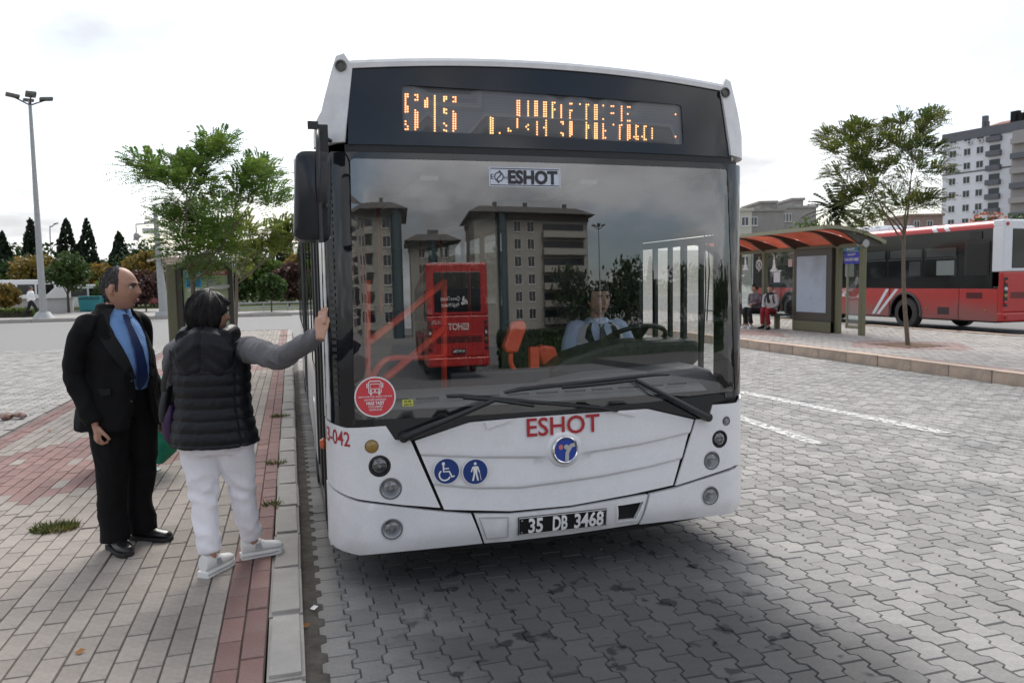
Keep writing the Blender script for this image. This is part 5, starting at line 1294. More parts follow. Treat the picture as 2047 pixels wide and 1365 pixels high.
for i, (x, y, n, rd, lab) in enumerate(((-.175, 9.4, 160, .07, 'longest of the weed strips in the joint by the kerb, nearest the bus door'), (-.175, 6.9, 90, .05, 'small weed strip by the kerb beside the woman'), (-.18, 5.6, 60, .045, 'weeds by the kerb next to the woman\'s shoe'), (-.17, 24.5, 120, .12, 'yellow green weeds far along the kerb'))):
    tuft(lab, (x, y, PZ - .004), n, rd * 1.6, 5 + i, .045)
for i, (px, py, Z, lab) in enumerate(((160, 1305, PZ, 'small orange fallen leaf on the grey bricks at the lower left'), (98, 862, PZ, 'brown dry leaf on the bricks near the side road'), (612, 1252, 0, 'orange scrap in the gutter beside the kerb'), (628, 1217, 0, 'white scrap lying in the gutter beside the kerb'))):
    p = onz(px, py, Z); u = MB(); s_ = .022; u.add([(p[0] - s_, p[1], Z + .006), (p[0], p[1] - s_ * .8, Z + .003), (p[0] + s_, p[1] + .005, Z + .012), (p[0], p[1] + s_ * .8, Z + .016)], [(0, 1, 2), (0, 2, 3)]); tag(u.build('fallen_leaf' if i < 3 else 'paper_scrap', M('dry_leaf', (.30, .14, .04), .8) if i < 3 else WHITEV), lab, 'litter')
lt = MB(); p = onz(25, 838, 0)
for k in range(9): lt.ell((p[0] + rng.normal(0, .07), p[1] + rng.normal(0, .05), .035 + .02 * rng.random()), (.06, .05, .035), 7, 5, Matrix.Rotation(rng.uniform(0, 3), 3, 'Z'))
tag(lt.build('litter_heap', M('crumpled_litter', (.22, .10, .07), .8, c2=(.35, .30, .27), scale=18, var=.3)), 'crumpled rubbish lying in the side road by the left kerb', 'litter')
# ============================================================ BUS SHELTER ON THE ISLAND
SHG = glass('shelter_glass', (.86, .90, .89), .04, op=.05, opcol=(.5, .5, .5))
ORROOF = leafmat('orange_roof_sheet', (.34, .068, .04), (.38, .095, .055), .8, .45)
SX = 14.0
sh_ = thing('bus_shelter', 'olive bus shelter with an arched orange roof on the island', 'bus shelter', (SX, 19, IZ))
posts = [16.18, 17.06, 18.85, 20.35, 21.75, 23.2]
def roofz(x): t = (x - 12.75) / 1.95; return 2.93 + .10 * t - .52 * t * t
for y in posts:
    u = MB(); u.b2((SX - .05, y - .06, IZ), (SX + .09, y + .06, 2.52)); u.build('post', OLIVE, sh_, world=True, bevel=.015)
    u = MB(); xs_ = np.linspace(12.85, 14.54, 9)
    u.loft([[Vector((x, y - .045, roofz(x) - .03)), Vector((x, y + .045, roofz(x) - .03)), Vector((x, y + .045, roofz(x) - .06 - .26 * math.exp(-((x - SX) / .45) ** 2))), Vector((x, y - .045, roofz(x) - .06 - .26 * math.exp(-((x - SX) / .45) ** 2)))] for x in xs_])
    u.build('roof_rib', DBROWN, sh_, world=True, auto=40)
ys_ = [16.12] + posts[1:-1] + [23.6]
for i in range(len(ys_) - 1):
    u = MB(); u.loft([[Vector((x, y, roofz(x))) for x in np.linspace(12.78, 14.54, 12)] for y in (ys_[i] + .01, ys_[i + 1] - .01)], cap=False, closed=False); o = u.build('roof_panel', ORROOF, sh_, world=True, smooth=True)
u = MB(); prof = lambda x, y: [Vector((x, y, roofz(x) - .035)), Vector((x, y, roofz(x) + .035))]
for y0, y1 in ((16.06, 16.12), (23.6, 23.66)): u.loft([[Vector((x, y0, roofz(x) - .05)), Vector((x, y1, roofz(x) - .05)), Vector((x, y1, roofz(x) + .04)), Vector((x, y0, roofz(x) + .04))] for x in np.linspace(12.72, 14.60, 14)])
u.b2((12.70, 16.06, roofz(12.75) - .06), (12.78, 23.66, roofz(12.75) + .035)); u.b2((14.54, 16.06, roofz(14.56) - .06), (14.62, 23.66, roofz(14.56) + .035)); u.build('roof_edge', M('pale_olive_trim', (.27, .26, .18), .45, .2), sh_, world=True, auto=40)
u = MB(); u.b2((SX - .04, 16.12, 2.44), (SX + .06, 23.3, 2.54)); u.build('top_beam', OLIVE, sh_, world=True)
u = MB(); u.tube([(SX + .02, 16.08, 2.52), (SX + .02, 16.3, 2.52)], .10, 12); u.build('beam_cap', STEEL, sh_, world=True, auto=40)
for i in range(2, 5):
    u = MB(); u.b2((SX + .01, posts[i] + .07, .50), (SX + .022, posts[i + 1] - .07, 2.42)); u.build('back_pane', SHG, sh_, world=True)
u = MB(); u.b2((SX + .01, 16.25, .42), (SX + .022, 16.72, 2.40)); gp = u.build('end_pane', SHG, sh_, world=True)
u = MB(); u.b2((SX - .01, 16.24, .34), (SX + .04, 16.74, .42)); u.b2((SX - .01, 16.70, .36), (SX + .04, 16.74, 2.42)); u.b2((SX - .01, 16.24, 2.38), (SX + .04, 16.74, 2.44)); u.build('pane_frame', M('pale_olive_trim', (.27, .26, .18)), sh_, world=True)
u = MB(); u.b2((SX - .03, 16.26, 2.02), (SX - .01, 16.80, 2.32)); bs = u.build('route_sign', M('blue_sign', (.02, .035, .42), .4), sh_, world=True)
def sgn(tx, y, z, h, w, mt, par, x=SX - .034, bold=.02): u = MB(); u.text(tx, lambda a, b: Vector((x, y - a, z + b)), h, w, bold); u.build('sign_print', mt, par, world=True)['kind'] = 'stuff'
sgn('ESHOT', 16.53, 2.255, .045, .28, WHITEV, bs); sgn('871 BORNOVA METRO - PINARBAŞI' if False else '87 - BUCA 2 METRO - PINARBAŞI', 16.53, 2.13, .075, .50, WHITEV, bs)
u = MB(); u.b2((SX - .03, 16.30, 2.345), (SX - .01, 16.85, 2.44)); b2_ = u.build('route_sign', M('teal_sign', (.03, .20, .32), .4), sh_, world=True); sgn('ESHOT', 16.56, 2.395, .05, .30, WHITEV, b2_)
# lit-looking blank advertising box
ap = MB(); ap.b2((SX - .14, 17.16, IZ), (SX + .06, 18.76, .48)); ap.b2((SX - .13, 17.16, .48), (SX + .05, 18.76, 2.46)); apo = ap.build('advert_case', DBROWN, sh_, world=True, bevel=.015)
u = MB(); u.b2((SX - .145, 17.16, IZ + .02), (SX - .05, 18.76, .47)); u.build('case_foot', OLIVE, apo, world=True)
u = MB(); u.b2((SX - .142, 17.36, .72), (SX - .10, 18.60, 2.27)); u.build('blank_screen', M('pale_blue_blank_sheet', (.40, .46, .54), .35, c2=(.25, .27, .31), scale=1.0, lo=.45, hi=.75), apo, world=True)
bq = MB()
for k in range(4): bq.b2((SX - .50 + k * .11, 18.95, .60), (SX - .41 + k * .11, 23.0, .635))
be = bq.build('bench_slats', M('dark_bench_wood', (.05, .045, .04), .6), sh_, world=True)
for y in (19.3, 20.9, 22.5): u = MB(); u.b2((SX - .35, y - .04, IZ), (SX - .20, y + .04, .60)); u.b2((SX - .48, y - .03, .56), (SX, y + .03, .60)); u.build('bench_bracket', OLIVE, sh_, world=True)
u = MB(); u.b2((SX - .02, 19.55, 1.55), (SX - .005, 19.85, 1.85)); nt_ = u.build('paper_notice', M('notice_paper', (.72, .70, .74), .7), sh_, world=True)
u = MB(); u.b2((SX - .02, 18.98, 2.0), (SX - .005, 19.16, 2.22)); u.build('paper_notice', M('red_white_notice', (.6, .42, .42), .7), sh_, world=True)
def tower(y, z0):   # white clock tower emblem on the glass
    u = MB(); f = lambda a, b: Vector((SX - .012, y - a, z0 + b))
    for w0, w1, h0, h1 in ((.14, .13, 0, .05), (.09, .07, .05, .16), (.05, .045, .16, .30), (.03, .004, .30, .46)): u.quad(f(-w0, h0), f(w0, h0), f(w1, h1), f(-w1, h1))
    u.build('glass_emblem', WHITEV, sh_, world=True)
def monogram(y, z0):
    u = MB(); f = lambda a, b: Vector((SX - .012, y - a, z0 + b))
    for c, r_ in (((0, 0), .15), ((0, .06), .07), ((0, -.10), .07)):
        for q in strip2(circle(c, r_, 18), .025, True): u.quad(*[f(*k) for k in q])
    for q in strip2([(0, .24), (0, -.22)], .02): u.quad(*[f(*k) for k in q])
    u.build('glass_emblem', WHITEV, sh_, world=True)
tower(19.85, 1.92); monogram(18.93 + .25, 1.95) if False else monogram(19.35, 2.15) if False else None
monogram(18.98 + .2, 2.1) if False else None
tower(21.35, 1.95); monogram(20.62, 2.1); monogram(19.22 - .05, 2.05) if False else None

# ============================================================ RED AND WHITE BUSES
RED = M('red_bus_paint', (.50, .03, .028), .32, var=.06, scale=1.5, coat=.3)
def dusty(name, c, dust):
    """paint with road dust kicked up behind the rear wheel"""
    if name in MATS: return MATS[name]
    mt = M(name, c, .4, var=.06, scale=1.5); t = mt.node_tree; N, L = t.nodes, t.links; b = N['Principled BSDF']; src = b.inputs['Base Color'].links[0].from_socket
    co = N.new('ShaderNodeTexCoord'); sp = N.new('ShaderNodeSeparateXYZ'); L.new(co.outputs['Object'], sp.inputs[0])
    nz = N.new('ShaderNodeTexNoise'); nz.inputs['Scale'].default_value = 1.1; nz.inputs['Detail'].default_value = 5; L.new(co.outputs['Object'], nz.inputs['Vector'])
    z = N.new('ShaderNodeMath'); z.operation = 'MULTIPLY_ADD'; L.new(nz.outputs[0], z.inputs[0]); z.inputs[1].default_value = -.7; L.new(sp.outputs['Z'], z.inputs[2])
    r_ = N.new('ShaderNodeMapRange'); r_.interpolation_type = 'SMOOTHSTEP'; L.new(z.outputs[0], r_.inputs[0]); r_.inputs[1].default_value = -.05; r_.inputs[2].default_value = .75; r_.inputs[3].default_value = .72; r_.inputs[4].default_value = .06
    mx = N.new('ShaderNodeMix'); mx.data_type = 'RGBA'; L.new(r_.outputs[0], mx.inputs[0]); L.new(src, mx.inputs[6]); mx.inputs[7].default_value = (*dust, 1); L.new(mx.outputs[2], b.inputs['Base Color']); return mt
DUSTRED = dusty('dusty_red_paint', (.50, .035, .03), (.24, .15, .14))
BUSWHITE = M('white_bus_panel', (.74, .75, .78), .35, var=.04, coat=.3)
DGLASS = M('dark_bus_window', (.014, .016, .018), .05, spec=.6)
GREYGL = M('greyish_bus_window', (.06, .065, .065), .08, spec=.6)
PALEGL = M('bright_far_window', (.22, .24, .235), .15)
LOUV = M('black_louvre', (.018, .017, .016), .5)
def red_bus(label, loc, rz, plate, number, group):
    """local: rear at y=0, front at y=12, the left side lies in x=0, right side x=2.5"""
    t = thing('red_bus', label, 'bus', loc, rz, group); W = 2.5
    def bx(nm, mt, a, b, par=t, bev=0.0): u = MB(); u.b2(a, b); return u.build(nm, mt, par, bevel=bev)
    for sx, x in ((-1, 0.0), (1, W)):
        xi = x - sx * .06
        pan = [(0.12, 1.40), (1.42, 2.80), (4.15, 6.0), (6.02, 8.0), (8.02, 8.7), (9.9, 11.85)]
        for a, b in pan: bx('side_panel', DUSTRED, (xi, a, .36), (x, b, 1.28), bev=.008)
        for yc in (3.45, 9.3):
            u = MB(); arc = [(yc + .66 * math.cos(q), .52 + .66 * math.sin(q)) for q in np.linspace(0, PI, 17)]
            u.prism([(yc - .66, 1.28), (yc + .66, 1.28)] + arc, lambda a, b, d: Vector((d, a, b)), x, xi); u.build('wheel_arch_panel', DUSTRED, t)
            u = MB(); u.tube([Vector((x + sx * .012, yc + .64 * math.cos(q), .50 + .64 * math.sin(q))) for q in np.linspace(-.15, PI + .15, 19)], .035, 6); u.build('wheel_arch', M('dusty_grey_rubber', (.10, .10, .10), .8, var=.1), t, auto=50)
            u = MB(); u.lathe([(.30, 0), (.46, .02), (.49, .07), (.49, .25), (.44, .30)], (x - sx * .0, yc, .49), 28, (-sx, 0, 0)); w = u.build('wheel', M('dusty_tyre', (.065, .062, .06), .85, var=.2, scale=3), t, auto=40)
            u = MB(); u.lathe([(.002, .16), (.10, .13), (.12, .02), (.20, .10), (.30, .02), (.31, .0)], (x - sx * .0, yc, .49), 24, (-sx, 0, 0)); u.build('rim', M('dusty_rim', (.16, .15, .14), .7, .3), w, auto=40)
        # glazing
        bx('window_band', M('black_window_band', (.014, .014, .015), .12), (xi, .33, 1.285), (x - sx * .012, 11.9, 2.98))
        wins = [(1.50, 2.70), (2.78, 4.2), (4.3, 5.6), (5.7, 7.0), (7.1, 8.4), (8.5, 9.8), (9.9, 11.3)]
        for k, (a, b) in enumerate(wins):
            wl = bx('window', DGLASS, (x - sx * .02, a, 1.62), (x + sx * .002, b, 2.52))
            bx('vent_window', GREYGL, (x, a + .06, 2.24), (x + sx * .006, b - .06, 2.50), wl); bx('sash', LOUV, (x, a, 2.17), (x + sx * .014, b, 2.22), wl)
            if k in (0, 1, 3): bx('bright_pane', PALEGL if k != 1 else GREYGL, (x, a + .10, 1.68), (x + sx * .005, a + (.75 if k == 0 else .55), 2.12), wl)
        if sx < 0:
            lv = bx('louvre_frame', LOUV, (x - .008, .42, 1.66), (x + .0, 1.24, 2.62), bev=.005)
            for k in range(19): bx('louvre_slat', LOUV, (x - .022, .46, 1.70 + k * .047), (x - .008, 1.18, 1.722 + k * .047), lv)
            bx('upper_grille', LOUV, (x - .01, .68, 2.70), (x, 1.10, 2.92))
            bx('vent_hatch', M('dark_red_mesh', (.10, .015, .018), .7), (x - .006, .62, 1.0), (x + .001, 1.15, 1.17))
            hb = bx('service_flap', DUSTRED, (x - .008, 1.46, .42), (x, 2.24, .80), bev=.005); bx('flap_grille', M('dusty_mesh', (.07, .05, .05), .9), (x - .012, 1.74, .50), (x - .008, 2.16, .72), hb)
            for y in (.5, 2.6, 4.9, 7.5): u = MB(); u.lathe([(.035, 0), (.03, .015), (.002, .02)], (x, y, .66), 12, (-1, 0, 0)); u.build('side_marker', AMBER, t, auto=40)
            for y0, y1 in ((4.15, 4.75), (3.75, 4.60)):
                u = MB(); u.add([(x - .004, y0 - .0, 1.26), (x - .004, y0 + .14, 1.26), (x - .004, y1 + .16, .42), (x - .004, y1 + .02, .42)] if y0 > 4 else [(x - .004, y0, 1.26), (x - .004, y0 + .14, 1.26), (x - .004, y1 + .10, .42), (x - .004, y1 - .04, .42)], [(0, 1, 2, 3)]); u.build('white_stripe', BUSWHITE, t)
            u = MB()
            for k in range(5): c = 6.10 + k * .22; u.add([(x - .004, c - .1, .98), (x - .004, c + .1, .98), (x - .004, c, 1.16)], [(2, 1, 0)]); u.add([(x - .004, c - .02 + .11, 1.16), (x - .004, c + .13 + .07, 1.16), (x - .004, c + .11, 1.02)], [(0, 1, 2)])
            u.build('wave_mark', BUSWHITE, t)['kind'] = 'stuff'
            u = MB(); u.text('İZMİR BÜYÜKŞEHİR BELEDİYESİ', lambda a, b: Vector((x - .004, 7.0 - a, 1.21 + b)), .075, 2.3, .01); u.build('side_lettering', BUSWHITE, t)['kind'] = 'stuff'
            u = MB(); u.text('ESHOT', lambda a, b: Vector((x - .004, 10.6 - a, 1.1 + b)), .12, .6, .02); u.build('side_lettering', BUSWHITE, t)['kind'] = 'stuff'
        u = MB(); u.loft([[Vector((x - sx * a, y, b)) for a, b in ((.0, 2.98), (0.0, 3.06), (.05, 3.14), (.14, 3.19), (.30, 3.2), (.06, 2.98))] for y in (.30, 12.0)]); u.build('cornice', RED, t, auto=40)
        for y in (1.9, 2.35):
            u = MB(); u.loft([[Vector((x - sx * (a - .004), y + q + (3.14 - b) * -.9, b + .003)) for a, b in ((.0, 2.985), (0.0, 3.06), (.05, 3.14), (.14, 3.19))] for q in (0, .17)], cap=False, closed=False); u.build('white_stripe', BUSWHITE, t)
    u = MB(); u.b2((.2, .1, 3.17), (W - .2, 11.9, 3.215)); u.build('roof', BUSWHITE, t); bx('roof_unit', BUSWHITE, (.45, 5.2, 3.215), (2.05, 8.2, 3.42), bev=.08)
    bx('floor', DARKSEAM, (.06, .2, .32), (W - .06, 11.9, .40)); bx('front_wall', BUSWHITE, (.05, 11.9, .40), (W - .05, 12.0, 3.15)); bx('front_glass', DGLASS, (.1, 12.0, 1.1), (W - .1, 12.02, 2.9))
    # rear
    bx('rear_panel', RED, (.0, -.02, .62), (W, .12, 1.75), bev=.03); bx('rear_panel', BUSWHITE if group is None else RED, (0, -.02, 1.752), (W, .30, 3.19), bev=.05); bx('rear_bumper', RED, (-.02, -.06, .36), (W + .02, .12, .615), bev=.04)
    rw = bx('rear_window', DGLASS, (.30, -.03, 1.85), (W - .30, .0, 2.95), bev=.02)
    u = MB(); u.text('Çevre Dostu', lambda a, b: Vector((1.55 + a, -.035, 2.22 + b)), .11, .78, .01); u.text('Yeşil Motor', lambda a, b: Vector((1.55 + a, -.035, 2.05 + b)), .11, .74, .01); u.build('window_lettering', WHITEV, rw)['kind'] = 'stuff'
    u = MB()
    for k in range(9): u.ell((.98 + .055 * math.cos(k * .7) * (k % 3), -.033, 2.14 + .05 * math.sin(k * .7) * (k % 3)), (.045, .004, .045), 8, 5)
    u.build('tree_mark', WHITEV, rw)['kind'] = 'stuff'
    u = MB(); u.text('ESHOT', lambda a, b: Vector((1.25 + a, -.03, 1.45 + b)), .17, .85, .02); u.build('rear_lettering', WHITEV, t)['kind'] = 'stuff'
    u = MB(); u.text(number or '0', lambda a, b: Vector((2.15 + a, -.03, 1.58 + b)), .10, .34, .01); u.build('fleet_number', WHITEV, t)['kind'] = 'stuff'
    pl = bx('number_plate', BLACKPL, (.98, -.075, .72), (1.52, -.02, .84)); u = MB(); u.text(plate, lambda a, b: Vector((1.25 + a, -.079, .78 + b)), .075, .46, .02); u.build('plate_characters', WHITEV, pl)['kind'] = 'stuff'
    for x in (.11, W - .11):
        ls = bx('lamp_strip', LOUV, (x - .07, -.03, .78), (x + .07, -.018, 1.60), bev=.02)
        for k, mt in enumerate((M('red_lens', (.45, .02, .02), .2, coat=.4), AMBER, M('pale_lens', (.6, .6, .6), .2), MATS['red_lens'])): u = MB(); u.lathe([(.055, 0), (.05, .02), (.002, .028)], (x, -.03, .9 + k * .19), 14, (0, -1, 0)); u.build('rear_lamp', mt, ls, auto=40)
        u = MB(); u.lathe([(.055, 0), (.05, .02), (.002, .028)], (x, -.02, 3.08), 14, (0, -1, 0)); u.build('rear_lamp', MATS['red_lens'], t, auto=40)
        u = MB(); u.lathe([(.03, 0), (.05, .03), (.002, .03)], (x, -.06, .48), 12, (0, -1, 0)); u.build('reflector', MATS['red_lens'], t, auto=40)
    u = MB()
    for k in range(7): u.b2((.3, -.03, 1.02 + k * .045), (W - .3, -.018, 1.045 + k * .045)) if k < 4 else None
    u.build('engine_grille', LOUV, t)['kind'] = 'stuff'
    # corner post of the rear left
    u = MB(); u.b2((-.004, -.01, 1.755), (.10, .34, 3.02)); u.build('corner_panel', BUSWHITE if group is None else RED, t, bevel=.03); u = MB(); u.b2((-.004, -.01, .40), (.10, .118, 1.75)); u.build('corner_panel', RED, t, bevel=.03)
    u = MB(); u.b2((-.006, -.012, 3.0), (.3, .346, 3.205)); u.build('corner_panel', BUSWHITE if group is None else RED, t, bevel=.04)
    return t
rb = red_bus('red and white bus parked behind the island shelter, its rear to the right', (19.0, 16.55, 0), 0, '35 DB 3471' if False else '35', '', None)
for c in list(rb.children_recursive):      # nothing of its plate or number can be read in the photograph
    if c.name.split('.')[0] in ('plate_characters', 'fleet_number', 'rear_lettering', 'window_lettering', 'tree_mark'): bpy.data.objects.remove(c)
# the bus whose back is mirrored in the windscreen: it stands behind the photographer and drives away
red_bus('all red bus driving away, mirrored in the white bus windscreen', (1.78 + 2.5, -12.6, 0), PI, '35 PY 896', '19-225', 'mirrored buses')
hedge('dark clipped hedge mirrored in the windscreen beside the red bus', (5.6, -17.5, 0), (24, -16.5, 0), 1.25, 78, 9000, PINE)  # added behind the camera so the lower windscreen mirrors something dark
tall_lamp('four armed lamp post mirrored in the windscreen', (31.5, -60, 0), 10.6)

# ============================================================ HOUSES
def block(name, label, loc, rz, w, d, h, wall, cols, rows, z0, dz, win=(1.1, 1.35), roof=None, group=None, balc=(), band=(), parapet=.5, glassm=None, framem=None, side_cols=()):
    """local: facade in y=0 facing -y, x from 0 to w, the house behind it"""
    t = thing(name, label, 'building', loc, rz, group)
    u = MB(); u.b2((0, 0, -2), (w, d, h)); u.build('wall', wall, t)
    u = MB(); u.b2((-.25, -.25, h), (w + .25, d + .25, h + parapet)); u.build('parapet', roof or wall, t)
    fm = framem or M('window_frame_white', (.66, .66, .66), .5); gm_ = glassm or M('house_window_glass', (.03, .035, .04), .08, spec=.6)
    def framemesh():
        u = MB(); a, b = win
        for q in (((-a / 2, -.06, 0), (a / 2, .02, .08)), ((-a / 2, -.06, b - .08), (a / 2, .02, b)), ((-a / 2, -.06, .08), (-a / 2 + .08, .02, b - .08)), ((a / 2 - .08, -.06, .08), (a / 2, .02, b - .08)), ((-.04, -.05, .08), (.04, .02, b - .08)), ((-a / 2 - .08, -.14, -.08), (a / 2 + .08, 0, 0))): u.b2(*q)
        return u
    f0 = framemesh().build('window', fm, t); u = MB(); u.b2((-win[0] / 2 + .05, -.03, .05), (win[0] / 2 - .05, -.005, win[1] - .05)); g0 = u.build('pane', gm_, f0)
    first = True
    spots = [((x, 0, z0 + r_ * dz), 0) for x in cols for r_ in range(rows)] + [((0, y, z0 + r_ * dz), -PI / 2) for y in side_cols for r_ in range(rows)]
    for p, a in spots:
        if first: f = f0; first = False
        else: f = link('window', f0.data, t); g = link('pane', g0.data, f)
        f.location = p; f.rotation_euler = (0, 0, a)
    for x0, x1, dep, mt, top in balc:
        for r_ in range(rows):
            z = z0 + r_ * dz - .95
            u = MB(); u.b2((x0, -dep, z), (x1, 0, z + .16)); b = u.build('balcony', mt, t)
            u = MB(); u.b2((x0, -dep, z + .16), (x1, -dep + .08, z + 1.05)); u.b2((x0, -dep + .08, z + .16), (x0 + .08, 0, z + 1.05)); u.b2((x1 - .08, -dep + .08, z + .16), (x1, 0, z + 1.05)); u.build('balcony_wall', mt, b)
            u = MB(); u.b2((x0 + .3, -.03, z + .16), (x1 - .3, .02, z + 2.3)); u.build('balcony_door', gm_, b)
    for z in band: u = MB(); u.b2((-.05, -.06, z), (w + .05, 0, z + .3)); u.build('floor_band', M('dark_grey_band', (.12, .12, .13), .8), t)
    return t
BLUEG = M('pale_blue_grey_render', (.70, .71, .75), .9, var=.05, scale=.4); DGREY = M('dark_grey_render', (.13, .135, .15), .85, var=.08, scale=.5)
pA, pB = bdp(1882, 440, 168), bdp(2062, 440, 152)
ang = math.atan2(pB.y - pA.y, pB.x - pA.x); wA = (pB - pA).length; topz = bdp(1870, 274, 168).z
sc = wA / (2062 - 1882)
wx = lambda px: (px - 1882) * sc
zr0 = bdp(1905, 284, 167).z
ab = block('apartment_block', 'tall pale grey apartment block with dark grey roof band at the far right', (pA.x, pA.y, 0), ang, wA, 16, topz - 1.7, BLUEG, [wx(1903), wx(1933), wx(1959)], 9, zr0 - 8 * 2.95 - .8, 2.95, roof=DGREY, parapet=1.9, win=(1.5, 1.5), balc=[(wx(1975), wx(2002), 1.0, DGREY, 0)], band=[bdp(1900, 352, 167).z])
u = MB(); u.b2((wx(2025), -.8, -2), (wA + .5, -.01, topz - 1.7)); u.build('projecting_bay', M('beige_grey_render', (.34, .32, .31), .9, var=.1), ab)
for k in range(9): u = MB(); u.b2((wx(2027), -1.9, 4 + k * 2.95), (wA + .4, -.81, 4.0 + k * 2.95 + 1.1)); u.build('balcony', DGREY if k % 2 else M('beige_grey_render', (.34, .32, .31)), ab)
for k in range(10): u = MB(); u.b2((-1.0, 1.5, 2 + k * 2.95), (-.01, 9, 2 + k * 2.95 + 1.2)); u.build('balcony', DGREY, ab)
for x, w_, h_ in ((1944, .9, 3.2), (1950, .5, 2.0), (2000, 1.6, 3.0), (2010, 1.4, 2.4), (2025, .9, 3.0)):
    u = MB(); u.b2((wx(x), 3, topz), (wx(x) + w_, 4, topz + h_)); u.build('chimney', DARKSEAM if x > 1960 else DGREY, ab)
u = MB(); u.add([(wx(1950), 1, topz + .2), (wx(1998), 1, topz + .2), (wx(1990), 8, topz + 2.2), (wx(1956), 8, topz + 2.2), (wx(1990), 9, topz + .2), (wx(1956), 9, topz + .2)], [(0, 1, 2, 3), (1, 4, 2), (0, 3, 5), (3, 2, 4, 5)]); u.build('roof', M('red_roof_tiles', (.25, .10, .07), .9), ab)
for x, k in ((1935, 0), (1957, 0), (1950, 5)):
    u = MB(); z = zr0 - k * 2.95 - 1.5; u.b2((wx(x), -.5, z), (wx(x) + .9, -.01, z + .7)); ac = u.build('air_conditioner', M('ac_white', (.55, .55, .55), .5), ab); u = MB(); u.tube([(wx(x) + .4, -.53, z + .35), (wx(x) + .4, -.5, z + .35)], .26, 12); u.build('fan_grille', DGREY, ac)
def simple_house(label, x0, x1, ytop, D, wall, cols, rows, dep=10, group='older houses behind the shelter', **k):
    a, b = bdp(x0, ytop, D), bdp(x1, ytop, D); w = (b - a).length; ang = math.atan2(b.y - a.y, b.x - a.x)
    return block('house', label, (a.x, a.y, 0), ang, w, dep, a.z - .4, wall, [w * c for c in cols], rows, a.z - 2.6 - (rows - 1) * 2.9, 2.9, group=group, parapet=.4, **k)
simple_house('cream house with tilted white windows next to the bus corner', 1455, 1503, 417, 112, M('cream_render', (.48, .46, .40), .9, var=.06), [.35, .72], 3)
simple_house('bare grey rendered house with a stepped roof behind the shelter', 1502, 1568, 418, 120, M('grey_render', (.27, .255, .24), .9, var=.12, scale=.5), [.08], 2)
simple_house('grey flat roofed house left of the palm tree', 1562, 1632, 412, 126, M('warm_grey_render', (.30, .285, .27), .9, var=.12, scale=.5), [.14, .2], 2)
simple_house('small roof structure on top of the grey houses', 1520, 1552, 402, 128, MATS['grey_render'], [.5], 1)
simple_house('small stair house rising over the grey flat roof', 1584, 1606, 396, 132, MATS['warm_grey_render'], [.5], 1)
simple_house('brownish house low between the thin tree and the apartment block', 1820, 1885, 428, 140, M('brown_render', (.26, .19, .16), .9, var=.15, scale=.6), [.2, .6], 2)
simple_house('low grey house behind the palm tree', 1700, 1830, 452, 130, M('grey_brown_render', (.22, .20, .185), .9, var=.15), [.2, .4, .6, .8], 2)
# blocks behind the photographer, seen mirrored in the windscreen
CREAM = M('greyish_cream_render', (.38, .37, .33), .9, var=.06, scale=.5); EAVE = M('dark_eave', (.15, .14, .13), .8)
TEALG = M('teal_bay_glass', (.05, .085, .095), .12, spec=.6)
def mirrored(label, xl, xr, y, h, d, cols, rows, dz, balc, tower_x):
    t = block('apartment_block', label, (xr, y, 0), PI, xr - xl, d, h, CREAM, cols, rows, 2.2, dz, roof=EAVE, parapet=1.0, win=(1.8, 1.7), balc=balc, group='apartment blocks mirrored in the windscreen')
    u = MB(); w = xr - xl
    u.loft([[Vector((-1.5, -2.2, h + .95)), Vector((w + 1.5, -2.2, h + .95)), Vector((w + 1.5, d + 1, h + .95)), Vector((-1.5, d + 1, h + .95))], [Vector((2, 3, h + 2.6)), Vector((w - 2, 3, h + 2.6)), Vector((w - 2, d - 3, h + 2.6)), Vector((2, d - 3, h + 2.6))]]); u.build('roof', EAVE, t)
    for tx in tower_x: u = MB(); u.tube([(tx, -.1, 0), (tx, -.1, h + .9)], 1.25, 16); u.build('bay_tower', TEALG, t, auto=40)
    for cx_ in (4, w - 7, w / 2): u = MB(); u.b2((cx_, 5, h + 1.2), (cx_ + .9, 6, h + 3.6)); u.build('chimney', EAVE, t)
    return t
mirrored('cream apartment block with deep balconies mirrored in the middle of the windscreen', 20, 50.5, -108, 17.8, 14, [16.0, 19.5], 6, 2.75, [(1.0, 13.0, 1.8, CREAM, 0)], [23.5])
mirrored('cream apartment block mirrored at the left of the windscreen', -46, 2.5, -104, 17.6, 14, [3.4, 14, 17, 26, 30, 38, 42], 6, 2.75, [(6.5, 12.0, 1.8, CREAM, 0), (20, 24.5, 1.6, CREAM, 0), (33, 36.5, 1.6, CREAM, 0)], [1.2])
mirrored('lower block with a gabled roof mirrored between two apartment blocks', 5, 17, -122, 15.0, 10, [3, 9], 5, 2.75, [], [6])
wood('dark wooded ridge mirrored in the right half of the windscreen', (40, -100, 0), (135, -90, 0), 11.0, 16000, PINE, 21, .8)
for i, (x, h, w) in enumerate(((47, 6.2, 5), (56, 5.6, 6), (66, 5.4, 6), (77, 5.8, 7), (90, 6, 8))): blob_tree('green_tree', ('dark tree mirrored closest to the lamp post in the windscreen', 'second dark tree mirrored right of the lamp post', 'middle dark tree of the row mirrored in the windscreen', 'fourth dark tree mirrored towards the right of the windscreen', 'dark tree mirrored nearest the right edge of the windscreen')[i], (x, -80, 0), h * 1.25, w * 1.6, PINE, 160 + i, 1400, .5, .15, group='trees mirrored in the windscreen')
for i, x in enumerate((52, 68)): blob_tree('cypress_tree', ('cypress mirrored nearer the lamp post in the windscreen', 'cypress mirrored nearer the right edge of the windscreen')[i], (x, -78, 0), 9.5, 3.2, CYP, 180 + i, 1400, .5, group='trees mirrored in the windscreen', shape='cone')
